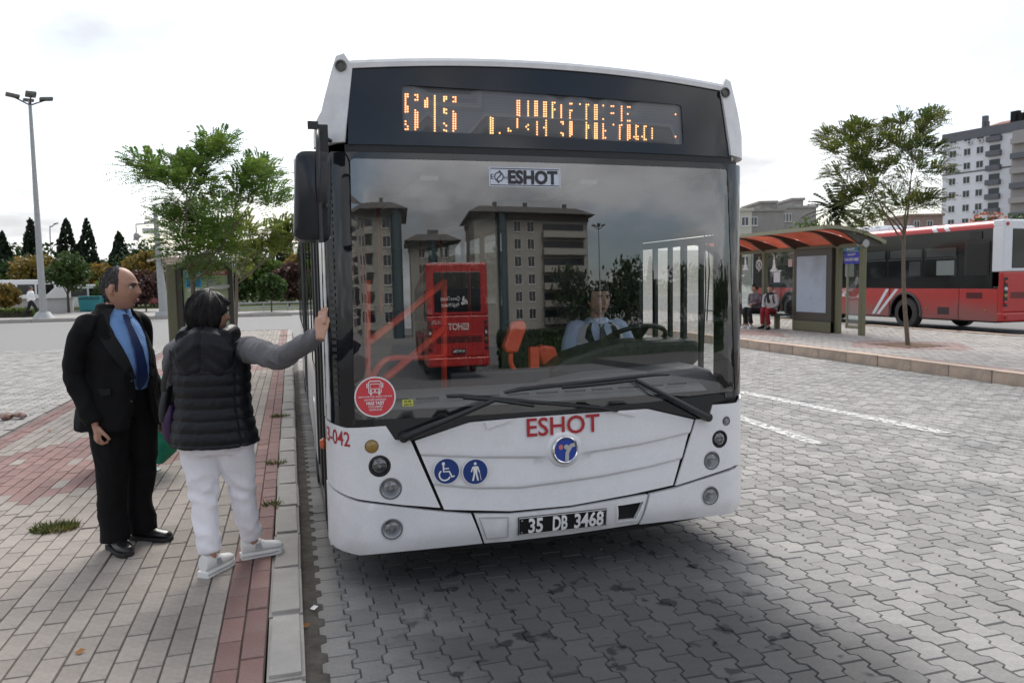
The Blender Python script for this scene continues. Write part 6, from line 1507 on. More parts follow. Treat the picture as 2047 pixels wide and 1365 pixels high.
# ============================================================ PEOPLE
def skin(name, c): return M(name, c, .5, var=.06, scale=18, c2=tuple(x * .86 for x in c), lo=.5, hi=.8, bump=.08, bscale=260)
SKIN_M = skin('tanned_skin', (.43, .235, .16)); SKIN_W = skin('light_tan_skin', (.46, .26, .18)); SKIN_P = skin('pale_skin', (.48, .29, .21))
HAIR_G = M('short_grey_dark_hair', (.045, .042, .042), .75, var=.45, scale=55, c2=(.13, .125, .12), lo=.45, hi=.7, bump=.6, bscale=320)
HAIR_B = M('black_hair', (.010, .008, .008), .42, var=.4, scale=30, bump=.6, bscale=160); HAIR_D = M('dark_brown_hair', (.022, .014, .010), .5, var=.3, scale=40)
EYEW = M('eye_white', (.7, .68, .65), .2); IRIS = M('dark_iris', (.02, .012, .008), .15); LIP = M('lip_colour', (.30, .11, .09), .45); BROW = M('eyebrow_hair', (.03, .024, .02), .8)
def head_pt(a, t, s=1.0, off=0.0, jaw=1.0):
    """a point of a head: a = 0 straight ahead, t = latitude; local y ahead, z up"""
    ct, st = math.cos(t), math.sin(t); ca, sa = math.cos(a), math.sin(a)
    w, d, h = .0765, .098, .1175
    x, y, z = w * ct ** .92 * sa if ct > 0 else 0, d * ct * ca, h * st
    k = max(0.0, -z / h)
    x *= 1 - .26 * jaw * k * k
    if ca < 0: y *= 1 - .42 * k
    else: y += .016 * k * k * ca
    f = max(0.0, ca) ** 1.5
    g = lambda x0, z0, sx, sz: math.exp(-((x - x0) / sx) ** 2 - ((z - z0) / sz) ** 2)
    if ca > 0:
        y -= .010 * f * math.exp(-((abs(x) - .0) / .05) ** 2) * math.exp(-((z - .02) / .03) ** 2) * .3
        y += (.009 * g(0, .018, .009, .018) + .021 * g(0, -.010, .0115, .020) + .012 * g(0, -.022, .0155, .0085)) 
        for sg in (-1, 1): y += -.010 * g(sg * .031, .013, .016, .011) + .0065 * g(sg * .030, .034, .022, .009) + .005 * g(sg * .043, -.022, .018, .018) + .003 * g(sg * .014, -.024, .007, .007)
        y += .0055 * g(0, -.055, .020, .0055) + .006 * g(0, -.067, .018, .006) - .004 * g(0, -.061, .024, .0025) + .007 * g(0, -.098, .02, .016) - .004 * g(0, -.080, .025, .007)
    p = Vector((x, y, z))
    if off: p += Vector((x / w / w, y / d / d, z / h / h)).normalized() * off
    return p * s
def head_frame(c, yaw, pitch=0.0, roll=0.0): return Matrix.Translation(Vector(c)) @ Matrix.Rotation(yaw, 4, 'Z') @ Matrix.Rotation(pitch, 4, 'X') @ Matrix.Rotation(roll, 4, 'Y')
def head_shell(mb, F, s=1.0, off=lambda a, t: 0.0, na=56, ntt=40, jaw=1.0):
    rings = []
    for j in range(ntt + 1):
        t = -PI / 2 * .995 + PI * .995 * j / ntt
        rings.append([F @ head_pt(2 * PI * i / na - PI, t, s, off(2 * PI * i / na - PI, t), jaw) for i in range(na)])
    mb.loft(rings)
def sm(x, a, b): t = min(1, max(0, (x - a) / (b - a))); return t * t * (3 - 2 * t)
def hand(mb, w, d, n, curl=.35, side=1, s=1.0, spread=.06, thumb=.5):
    """palm and five fingers: w wrist, d direction of the fingers, n the way the palm faces, side = +1 right hand"""
    w, d, n = Vector(w), Vector(d).normalized(), Vector(n).normalized(); n = (n - d * n.dot(d)).normalized(); x = d.cross(n) * side   # x points to the thumb side
    P = lambda a, b, c: w + (x * a + d * b + n * c) * s
    mb.tube([P(0, -.03, 0), P(0, .0, 0), P(.002, .035, .002), P(.0, .075, .004), P(0, .092, .004)], [(.024 * s, .019 * s), (.025 * s, .019 * s), (.036 * s, .0155 * s), (.040 * s, .0135 * s), (.036 * s, .011 * s)], 12)
    for k, (xo, ln, r_) in enumerate(((.030, .068, .0088), (.0105, .076, .0092), (-.0095, .071, .0088), (-.029, .056, .0078))):
        sp = spread * (1.2 - k * .8); p = P(xo, .078, .004); u = (d + x * sp).normalized(); pts = [P(xo * .9, .05, .003), p]; ang = curl * .6
        for q, fr in enumerate((.44, .31, .25)):
            v = (u * math.cos(ang) + n * math.sin(ang)).normalized(); p = p + v * ln * fr * s; pts.append(p); ang += curl * 1.15
        mb.tube(pts, [r_ * s, r_ * s, r_ * .97 * s, r_ * .9 * s, r_ * .72 * s], 8)
    pts = [P(.018, .012, .004), P(.040, .036, .012), P(.054 + .012 * thumb, .062, .018 + .01 * curl), P(.058 + .016 * thumb, .088, .022 + .022 * curl)]
    mb.tube(pts, [.014 * s, .0125 * s, .0105 * s, .0085 * s], 8)
def limb(mb, pts, rs, n=12, k=5): 
    q = spline(pts, k); x = np.linspace(0, len(pts) - 1, len(q)); mb.tube(q, [float(np.interp(v, range(len(rs)), rs)) for v in x], n)
def torso(mb, secs, n=28, power=2.3, arc=None, th=.016):
    """secs: (x, y, z, rx, ry); arc(z) = half angle left open at the front"""
    rings = []
    for x, y, z, rx, ry in secs:
        def pt(a, dr=0.0):
            c, s_ = math.cos(a), math.sin(a); k = (abs(c) ** power + abs(s_) ** power) ** (-1 / power); return Vector((x + (rx + dr) * s_ * k, y + (ry + dr) * c * k, z))
        if arc is None: rings.append([pt(2 * PI * i / n) for i in range(n)][::-1])
        else:
            g = arc(z); A = np.linspace(g, 2 * PI - g, n); rings.append(([pt(a) for a in A] + [pt(a, -th) for a in A[::-1]])[::-1])
    mb.loft(rings)
def secs_interp(S, m=5):
    S = np.array(S, float); q = []
    P = [Vector(s[:3]) for s in S]; R_ = [Vector((s[3], s[4], 0)) for s in S]
    for a, b in zip(spline(P, m), spline(R_, m)): q.append((a.x, a.y, a.z, b.x, b.y))
    return q
def shoe(parent, c, yaw, ln, mat, solemat, name='shoe', up=.085, sole=.022, w=.05, F=None, trim=None):
    q = Matrix.Translation(Vector(c)) @ Matrix.Rotation(yaw, 4, 'Z')
    P = [(-.27, .72, .95, up), (-.22, .80, 1.0, up * 1.02), (-.05, .80, .95, up * .98), (.12, .82, .80, up * .80), (.30, .98, .66, up * .60), (.50, 1.02, .52, up * .50), (.64, .86, .42, up * .40), (.72, .50, .30, up * .26)]
    u = MB(); rings = []
    for y, wk, tk, h in P:
        n = 14; rings.append([q @ Vector((w * wk * math.cos(a), y * ln, sole + max(0, (h) * (.5 + .5 * math.sin(a)) if True else 0))) for a in [2 * PI * i / n for i in range(n)]][::-1])
    u.loft(rings); o = u.build(name, mat, parent, auto=60)
    u = MB(); pl = [(w * (.86 if y < 0 else (1.06 if y < .6 else .75)) * math.cos(0), y) for y in (0,)]
    ol = [(-.8, -.30), (-.95, -.2), (-.86, .1), (-1.06, .42), (-.95, .62), (-.5, .745), (.5, .745), (.95, .62), (1.06, .42), (.86, .1), (.95, -.2), (.8, -.30)]
    u.prism([(w * a, ln * b) for a, b in ol][::-1], lambda a, b, d: q @ Vector((a, b, d)), sole + .004, 0.0); s_ = u.build('sole', solemat, o, bevel=.004)
    return o, q
def face_parts(body, F, s, brow=1.0, beard=False, lipmat=None):
    for sg in (-1, 1):
        u = MB(); c = F @ (Vector((sg * .031, .0772, .0125)) * s); u.ell(c, (.0118 * s,) * 3, 12, 8); e = u.build('eye', EYEW, body, smooth=True)
        u = MB(); c2 = F @ (Vector((sg * .031, .0852, .0125)) * s); u.ell(c2, (.0062 * s, .0062 * s, .0062 * s), 10, 6); u.build('iris', IRIS, e, smooth=True)
        u = MB(); pts = [F @ (Vector((sg * x, y, z)) * s) for x, y, z in ((.012, .0985, .0265), (.024, .0985, .0315), (.036, .093, .0325), (.049, .081, .0275))]; u.tube(spline(pts, 3), [.0022 * s] + [.0042 * brow * s] * 8 + [.0018 * s], 6); u.build('eyebrow', BROW, body, smooth=True)
        u = MB(); pts = [F @ (Vector((sg * x, y, z)) * s) for x, y, z in ((.019, .0865, .0165), (.031, .0895, .0205), (.044, .0805, .0165))]; u.tube(spline(pts, 3), .0022 * s, 5); u.build('eyelid', BROW, body, smooth=True)
    u = MB()
    for z, r_ in ((-.0565, .0034), (-.0655, .0042)): u.tube(spline([F @ (Vector((x, y, z + dz)) * s) for x, y, dz in ((-.023, .0835, -.001), (-.010, .0945, .001), (0, .0965, 0), (.010, .0945, .001), (.023, .0835, -.001))], 3), [.001] + [r_ * s] * 11 + [.001], 6)
    u.build('lips', lipmat or LIP, body, smooth=True)
def ears(mb, F, s):
    for sg in (-1, 1):
        mb.ell(F @ (Vector((sg * .0785, -.010, .0)) * s), (.010 * s, .019 * s, .031 * s), 10, 8, F.to_3x3() @ Matrix.Rotation(sg * -.35, 3, 'Z'))
        mb.ell(F @ (Vector((sg * .0745, -.004, -.022)) * s), (.010 * s, .011 * s, .013 * s), 8, 6, F.to_3x3())
def skeleton(mb, J, s=1.0):
    """the body under the clothes, from joints"""
    limb(mb, [J['neck'] - Vector((0, 0, .06)), J['neck'], J['headc'] + Vector((0, -.015 * s, -.07 * s))], [.075 * s, .060 * s, .056 * s])
    torso(mb, secs_interp([(*J['hip'], .145 * s, .10 * s), (*((J['hip'] + J['chest']) / 2), .13 * s, .09 * s), (*J['chest'], .155 * s, .10 * s), (*(J['neck'] - Vector((0, 0, .045))), .13 * s, .07 * s), (*J['neck'], .06 * s, .055 * s)]), 20)
    for L_ in 'LR':
        limb(mb, [J['sh' + L_], J['el' + L_], J['wr' + L_]], [.050 * s, .040 * s, .026 * s]); limb(mb, [J['hp' + L_], J['kn' + L_], J['an' + L_]], [.075 * s, .052 * s, .036 * s])
        mb.tube([J['chest'] + Vector((0, 0, .02)), J['sh' + L_]], [.07 * s, .052 * s], 10)
def direction(J, L_): return (J['wr' + L_] - J['el' + L_]).normalized()
V3 = Vector

def strands(parent, F, s, off, n, mat, seed, steps=6, dt=.13, w=.0014, lift=.004, jaw=1.0, drift=.10, thr=.004):
    """single locks lying on the hair so that its outline and sheen break up"""
    r = random.Random(seed); u = MB(); k = 0
    while k < n:
        a, t = r.uniform(-PI, PI), math.asin(r.uniform(-.8, .99))
        if off(a, t) < thr: continue
        k += 1; pts = []; da = r.uniform(-drift, drift); lf_ = r.uniform(.0005, lift)
        for i in range(steps):
            tt = t - dt * i
            if tt < -1.35 or (i and off(a + da * i, tt) < thr * .3): break
            pts.append(F @ head_pt(a + da * i, tt, s, off(a + da * i, tt) + lf_ * math.sin(PI * (i + .6) / steps) , jaw))
        if len(pts) > 2: u.tube(pts, [w] * (len(pts) - 1) + [w * .3], 3)
    o = u.build('hair_strands', mat, parent, smooth=True); o['kind'] = 'stuff'; return o
# ---------------- man in the dark suit
phi = R(-36)
man = thing('person', 'balding man in a black suit, blue shirt and navy tie', 'person', (-.965, 4.985, PZ), phi - PI / 2)
SUIT = M('black_suit_cloth', (.0042, .0042, .0050), .85, spec=.25, var=.12, scale=30, bump=.15, bscale=420); SHIRT_B = M('light_blue_shirt', (.19, .36, .68), .75, var=.05, scale=20, bump=.1, bscale=300)
TIE = M('navy_tie', (.008, .022, .09), .45); LEATH = M('black_shoe_leather', (.012, .011, .011), .32, coat=.2, var=.1, scale=30); SOLEB = M('black_sole', (.02, .02, .02), .7)
J = dict(headc=V3((0, -.005, 1.555)), neck=V3((0, -.06, 1.415)), chest=V3((0, -.065, 1.22)), hip=V3((0, -.05, .90)),
         shR=V3((.172, -.090, 1.350)), shL=V3((-.172, -.075, 1.350)), elR=V3((.228, -.140, 1.065)), elL=V3((-.225, -.09, 1.06)), wrR=V3((.225, -.01, .795)), wrL=V3((-.24, .03, .80)),
         hpR=V3((.095, -.05, .88)), hpL=V3((-.095, -.05, .88)), knR=V3((.10, -.035, .49)), knL=V3((-.095, -.02, .49)), anR=V3((.095, -.04, .09)), anL=V3((-.10, -.03, .09)))
hF = head_frame(J['headc'], R(19), R(-3), R(2)); mb = MB(); skeleton(mb, J); head_shell(mb, hF, 1.07, jaw=.72); ears(mb, hF, 1.07)
hand(mb, J['wrR'] + V3((0, .004, -.02)), V3((.02, .10, -1)), V3((-.9, .25, 0)), .95, 1, 1.02, .02, .0); hand(mb, J['wrL'] + V3((0, 0, -.02)), V3((0, .12, -1)), V3((.9, .2, 0)), .5, -1, 1.0, .03, .1)
body = fused(mb, 'body', SKIN_M, man, .0048, 2)
face_parts(body, hF, 1.07, 1.15)
def hairm(a, t):
    b = abs(a); top = .8 * sm(t, R(30), R(66)) * sm(b, .85, 1.7) + sm(b, 1.46, 1.80) * sm(t, R(-2), R(8)) + sm(b, 2.0, 2.25) * sm(t, R(-46), R(-34)) + sm(b, 1.12, 1.52) * sm(t, R(8), R(26)) * (1 - sm(t, R(60), R(75)) * 0)
    side = .8 * sm(b, 1.20, 1.36) * (1 - sm(b, 1.42, 1.52)) * sm(t, R(-14), R(0)) * (1 - sm(t, R(24), R(40)))
    return -.006 + .0145 * min(1, top + side)
mb = MB(); head_shell(mb, hF, 1.07, hairm, 80, 60, .72); hr = mb.build('hair', HAIR_G, man, smooth=True); strands(hr, hF, 1.07, hairm, 900, HAIR_G, 4, 4, .07, .0009, .0025, .72, .06, .001)
mb = MB()   # trousers
torso(mb, secs_interp([(0, -.05, .80, .165, .125), (0, -.055, .90, .178, .145), (0, -.05, 1.0, .178, .15), (0, -.05, 1.06, .17, .145)], 3), 24)
for L_, sg in (('R', 1), ('L', -1)): limb(mb, [J['hp' + L_] + V3((0, 0, .0)), J['kn' + L_] + V3((0, 0, .16)), J['kn' + L_], J['an' + L_] + V3((0, -.02, .18)), J['an' + L_] + V3((0, -.005, -.035))], [.118, .100, .084, .076, .080], 16)
fused(mb, 'trousers', M('black_trouser_cloth', (.004, .004, .005), .85, spec=.25, var=.12, scale=30), man, .009, 4, .009, 8)
mb = MB(); torso(mb, secs_interp([(0, -.05, .95, .165, .145), (0, -.035, 1.05, .168, .165), (0, -.045, 1.20, .172, .150), (0, -.062, 1.32, .165, .118), (0, -.062, 1.40, .095, .080), (0, -.055, 1.435, .070, .070)], 4), 28); fused(mb, 'shirt', SHIRT_B, man, .009, 4, .002, 12)
mb = MB(); cr = []
for z, k in ((1.395, .076), (1.425, .073), (1.452, .070), (1.448, .078), (1.415, .086), (1.385, .092)): cr.append([V3((k * 1.0 * math.sin(a), -.052 + k * .98 * math.cos(a) + (.012 if abs(a) < .3 else 0), z - .030 * math.exp(-(a / .8) ** 2))) for a in np.linspace(.10, 2 * PI - .10, 40) if True])
for r_ in cr:
    for p in r_: pass
mb.loft([[V3((p.x, p.y, p.z)) for p in r_] for r_ in cr], cap=False, closed=False); mb.build('shirt_collar', SHIRT_B, man, auto=60)
def shirt_y(z): return interp(z, [.95, 1.05, 1.20, 1.32, 1.40, 1.43], [.098, .135, .110, .060, .022, .028])
mb = MB(); tz = [1.405, 1.375, 1.35, 1.28, 1.2, 1.1, 1.02, .985, .955]; tw = [.018, .022, .016, .026, .033, .040, .045, .03, .003]
mb.loft([[V3((.012 + w_, shirt_y(z) + .010, z)), V3((.012 - w_, shirt_y(z) + .010, z)), V3((.012 - w_, shirt_y(z) + .018, z)), V3((.012 + w_, shirt_y(z) + .018, z))] for z, w_ in zip(tz, tw)]); mb.build('tie', TIE, man, auto=50, bevel=.003)
gap = lambda z: interp(z, [.70, .85, .98, 1.10, 1.25, 1.38, 1.45], [.52, .36, .30, .42, .62, .80, .72])
JS = secs_interp([(0, -.080, .735, .222, .222), (0, -.07, .86, .212, .202), (0, -.055, .98, .196, .195), (0, -.050, 1.10, .186, .186), (0, -.062, 1.22, .184, .168), (0, -.078, 1.33, .172, .134), (0, -.078, 1.395, .130, .105), (0, -.070, 1.44, .088, .088), (0, -.066, 1.462, .080, .084)], 5)
mb = MB(); torso(mb, JS, 44, 2.25, gap, .017)
for L_, sg in (('R', 1), ('L', -1)):
    limb(mb, [J['sh' + L_] + V3((-sg * .05, 0, .0)), J['sh' + L_] + V3((sg * .015, 0, -.03)), (J['sh' + L_] + J['el' + L_]) / 2 + V3((sg * .01, -.01, 0)), J['el' + L_], (J['el' + L_] + J['wr' + L_]) / 2 + V3((0, -.005, 0)), J['wr' + L_] + V3((0, 0, -.005))], [.064, .066, .062, .057, .053, .049], 16)
def jw(p): # folds at the elbow and a sag at the back
    return .004 * math.sin(p[2] * 60 + p[1] * 25) * math.exp(-((p[2] - 1.06) / .10) ** 2) * (1 if abs(p[0]) > .2 else .25)
fused(mb, 'jacket', SUIT, man, .0085, 3, .011, 7.5, jw)
def jsurf(a, z, off=.0):
    i = min(range(len(JS)), key=lambda k: abs(JS[k][2] - z)); x, y, zz, rx, ry = JS[i]; k = (abs(math.cos(a)) ** 2.25 + abs(math.sin(a)) ** 2.25) ** (-1 / 2.25); return V3((x + (rx + off) * math.sin(a) * k, y + (ry + off) * math.cos(a) * k, z))
LAP = M('suit_lapel', (.006, .006, .007), .7, spec=.3)
for sg in (1, -1):
    mb = MB(); zs = [1.44, 1.40, 1.35, 1.30, 1.285, 1.22, 1.15, 1.08, 1.03]; ws = [.50, .55, .58, .62, .42, .42, .34, .2, .03]
    mb.loft([[jsurf(sg * (gap(z) - .05), z, .006), jsurf(sg * (gap(z) + w_), z, .010), jsurf(sg * (gap(z) + w_), z, .002), jsurf(sg * (gap(z) - .05), z, -.012)] for z, w_ in zip(zs, ws)]); mb.build('lapel', LAP, man, auto=40)
mb = MB(); mb.loft([[jsurf(a, z, .008), jsurf(a, z, -.006)] if False else [jsurf(a, .945, .006), jsurf(a, .985, .006), jsurf(a, .985, -.01), jsurf(a, .945, -.01)] for z in (1,) for a in np.linspace(.95, 1.55, 8)]); mb.build('pocket_flap', LAP, man, auto=40)
mb = MB()
for z in (1.02, .90): c = jsurf(gap(z) + .08, z, .008); mb.ell(c, (.009, .009, .009), 8, 6)
mb.build('jacket_button', SOLEB, man, smooth=True)
for L_, sg, yw in (('R', 1, R(-24)), ('L', -1, R(8))):
    shoe(man, J['an' + L_] * 1 + V3((0, -.005, -.09)), yw, .262, LEATH, SOLEB, up=.088, w=.048)

# ---------------- woman in the quilted vest
phi = R(74); wb = V3((-.425, 4.42, PZ))
woman = thing('person', 'dark haired woman in black quilted vest and white trousers reaching to the bus', 'person', tuple(wb), phi - PI / 2)
MWi = (Matrix.Translation(wb) @ Matrix.Rotation(phi - PI / 2, 4, 'Z')).inverted()
touch = MWi @ V3(onx(641, 668, XL - .035).tolist())
VEST = M('black_quilted_nylon', (.0045, .005, .0085), .42, spec=.3, var=.2, scale=16, bump=.3, bscale=60); GREYK = M('grey_knit', (.13, .13, .14), .92, var=.25, scale=60, bump=.4, bscale=420)
WHITEJ = M('white_denim', (.84, .83, .87), .85, var=.04, scale=20, bump=.15, bscale=300); TRAIN = M('white_trainer', (.78, .78, .76), .55, var=.06); TRGREY = M('silver_grey_mesh', (.36, .36, .37), .6)
lf, rf = MWi @ V3((-.470, 4.335, PZ)), MWi @ V3((-.262, 4.535, PZ))
J = dict(headc=V3((-.01, .02, 1.405)), neck=V3((0, -.015, 1.275)), chest=V3((0, -.01, 1.06)), hip=V3((0, 0, .78)),
         shR=V3((.160, .0, 1.225)), shL=V3((-.160, 0, 1.225)), elR=V3(lerp(V3((.175, .0, 1.20)), touch, .5)) + V3((.0, .02, -.07)), wrR=V3(touch),
         elL=V3((-.235, .10, 1.03)), wrL=V3((-.190, .14, 1.215)),
         hpR=V3((.085, 0, .76)), hpL=V3((-.085, -.01, .76)), knR=V3((.105, .075, .43)), knL=V3((-.065, -.03, .43)), anR=V3((rf.x, rf.y, .085)), anL=V3((lf.x, lf.y, .085)))
hF = head_frame(J['headc'], R(-52), R(-4)); mb = MB(); skeleton(mb, J, .9); head_shell(mb, hF, .95); ears(mb, hF, .95)
hd = MWi.to_3x3() @ V3((.10, .42, .9)); pn = MWi.to_3x3() @ V3((.92, .42, -.2))
hand(mb, J['wrR'], hd, pn, .06, 1, .92, .16, .6)
hand(mb, J['wrL'], V3((.35, -.55, .6)), V3((.3, -.6, -.5)), .6, -1, .88)
body = fused(mb, 'body', SKIN_W, woman, .0048, 2); face_parts(body, hF, .95)
def hairw(a, t):
    b = abs(a); e = (.022 * noise.noise(V3((a * 3.2, t * 1.1, 2))) + .006 * noise.noise(V3((a * 13, t * 3, 5)))) * max(0, math.cos(t)) ** .6
    m_ = max(sm(b, .95, 1.35) * sm(t, R(-56), R(-42)), sm(t, R(18), R(30)) * 1.0, sm(b, .62, .95) * sm(t, R(-6), R(10)))
    return -.012 + m_ * (.034 + e * .9 + .012 * sm(b, 1.6, 2.6))
mb = MB(); head_shell(mb, hF, .95, hairw, 90, 60); hw = mb.build('hair', HAIR_B, woman, smooth=True); strands(hw, hF, .95, hairw, 800, HAIR_B, 5, 7, .15, .0015, .006, 1.0, .06)
mb = MB(); torso(mb, secs_interp([(0, 0, .66, .165, .13), (0, -.005, .76, .188, .150), (0, 0, .86, .172, .14), (0, 0, .93, .16, .13)], 3), 26)
for L_, sg in (('R', 1), ('L', -1)): limb(mb, [J['hp' + L_] + V3((sg * .005, -.01, 0)), lerp(J['hp' + L_], J['kn' + L_], .5), J['kn' + L_], lerp(J['kn' + L_], J['an' + L_], .55) + V3((0, -.012, 0)), J['an' + L_] + V3((0, 0, .04))], [.106, .096, .072, .063, .057], 16)
def jeans(p): return .0055 * math.sin(p[2] * 75 + p[0] * 30 + p[1] * 20) * (math.exp(-((p[2] - .42) / .07) ** 2) + .8 * math.exp(-((p[2] - .68) / .05) ** 2) + .5 * math.exp(-((p[2] - .18) / .08) ** 2))
fused(mb, 'trousers', WHITEJ, woman, .008, 3, .007, 10, jeans)
mb = MB(); limb(mb, [J['shR'] + V3((-.06, 0, 0)), J['shR'] + V3((.03, 0, -.01)), lerp(J['shR'], J['elR'], .55), J['elR'], lerp(J['elR'], J['wrR'], .55), J['wrR'] + (J['elR'] - J['wrR']) * .10], [.072, .068, .059, .051, .043, .034], 16)
limb(mb, [J['shL'] + V3((.06, 0, 0)), J['shL'] + V3((-.02, 0, -.02)), J['elL'], lerp(J['elL'], J['wrL'], .9)], [.070, .068, .054, .036], 14)
mb.tube([J['wrR'] + (J['elR'] - J['wrR']) * .12, J['wrR'] + (J['elR'] - J['wrR']) * .02], [.038, .036], 12)
fused(mb, 'jumper_sleeves', GREYK, woman, .0075, 3, .010, 10)
def quilt(p):
    z = p[2]; ph = (z - .60) / .062; v = abs(math.sin(PI * ph)) ** .55 - .6
    return (.0095 * v if z < 1.10 else .0) + .0018 * noise.noise(V3((p[0] * 25, p[1] * 25, z * 45))) - .006 * math.exp(-((abs(math.atan2(p[0], -p[1] - .0)) - 1.0) / .05) ** 2) * (1 if z < 1.1 else 0)
mb = MB(); torso(mb, secs_interp([(0, -.005, .705, .232, .185), (0, -.01, .76, .222, .176), (0, -.01, .84, .208, .162), (0, -.005, .94, .196, .150), (0, -.01, 1.06, .202, .150), (0, -.01, 1.17, .200, .132), (0, -.012, 1.24, .160, .105), (0, -.01, 1.285, .095, .085), (0, -.005, 1.31, .082, .082)], 6), 44)
for sg, L_ in ((1, 'R'), (-1, 'L')): mb.tube([V3((sg * .10, -.005, 1.19)), V3((sg * .195, -.003, 1.185))], [(.085, .085), (.078, .082)], 14)
fused(mb, 'vest', VEST, woman, .0065, 2, .002, 16, quilt)
mb = MB()   # hood lying on the back
hr_ = [(-.05, 1.335, .092, .045), (-.085, 1.30, .138, .066), (-.105, 1.24, .165, .064), (-.115, 1.17, .155, .055), (-.125, 1.105, .110, .040), (-.12, 1.08, .05, .02)]
mb.loft([[V3((rx * math.sin(a) * 1.0, y - ry * math.cos(a) * .9, z + .02 * math.cos(a * 2))) for a in np.linspace(0, 2 * PI, 29)[:-1]] for y, z, rx, ry in hr_][::-1])
for sg in (-1, 1): mb.tube(spline([V3((sg * .10, -.09, 1.28)), V3((sg * .112, -.01, 1.30)), V3((sg * .075, .075, 1.285)), V3((sg * .03, .10, 1.24))], 4), [.05] * 6 + [.042] * 7, 12)
def hoodw(p): return -.010 * math.exp(-(p[0] / .007) ** 2) * (1 if p[1] < -.05 else 0) + .006 * math.sin(p[2] * 70 + abs(p[0]) * 60) * noise.noise(V3((p[0] * 7, p[2] * 7, 3)))
fused(mb, 'hood', VEST, woman, .0065, 3, .005, 11, hoodw)
for L_, c, yw in (('R', rf, R(-58)), ('L', lf, R(-18))):
    o, q = shoe(woman, (c.x, c.y, 0), yw, .235, TRAIN, TRAIN, 'trainer', up=.088, sole=.032, w=.041)
    u = MB(); u.prism([(.037 * a, .235 * b) for a, b in ((-1.05, -.28), (1.05, -.28), (1.14, .1), (1.32, .42), (.9, .70), (-.9, .70), (-1.32, .42), (-1.14, .1))], lambda a, b, d: q @ V3((a, b, d)), .022, .017); u.build('sole_stripe', TRGREY, o)
    u = MB()
    for sg in (-1, 1): u.quad(*[q @ V3((sg * x, y * .235, z)) for x, y, z in ((.040, .02, .055), (.042, .20, .05), (.034, .16, .085), (.036, .04, .088))])
    u.build('side_patch', TRGREY, o)
    u = MB()
    for k in range(4): u.tube([q @ V3((-.022, (.10 + k * .07) * .235, .105 - k * .010)), q @ V3((0, (.12 + k * .07) * .235, .112 - k * .011)), q @ V3((.022, (.10 + k * .07) * .235, .105 - k * .010))], .0035, 5)
    u.build('laces', WHITEV, o)
# handbag on her left side
hb = thing('handbag', 'black and purple handbag hanging at the woman\'s left side', 'handbag', tuple(wb), phi - PI / 2)
u = MB(); S_ = [(-.235, .07, .70, .030, .08), (-.240, .07, .74, .045, .115), (-.240, .06, .85, .045, .12), (-.235, .07, .92, .03, .10)]
torso(u, secs_interp(S_, 4), 20, 3.0); u.build('bag_body', M('purple_leather', (.035, .012, .06), .45, var=.15, scale=14), hb, auto=50)
u = MB(); torso(u, secs_interp([(-.262, .04, .83, .030, .10), (-.262, .045, .88, .034, .11), (-.250, .05, .98, .030, .10), (-.240, .06, 1.02, .012, .07)], 4), 20, 2.6); u.build('front_flap', M('black_leather', (.010, .010, .011), .4, var=.15, scale=20, bump=.3), hb, auto=50)
u = MB(); u.tube(spline([(-.262, .10, .95), (-.255, .13, 1.08), (-.215, .10, 1.23), (-.155, .02, 1.295), (-.175, -.07, 1.22), (-.245, -.05, 1.05), (-.27, .0, .95)], 6), [(.018, .006)] * 37, 8); u.build('strap', MATS['black_leather'], hb, auto=50)

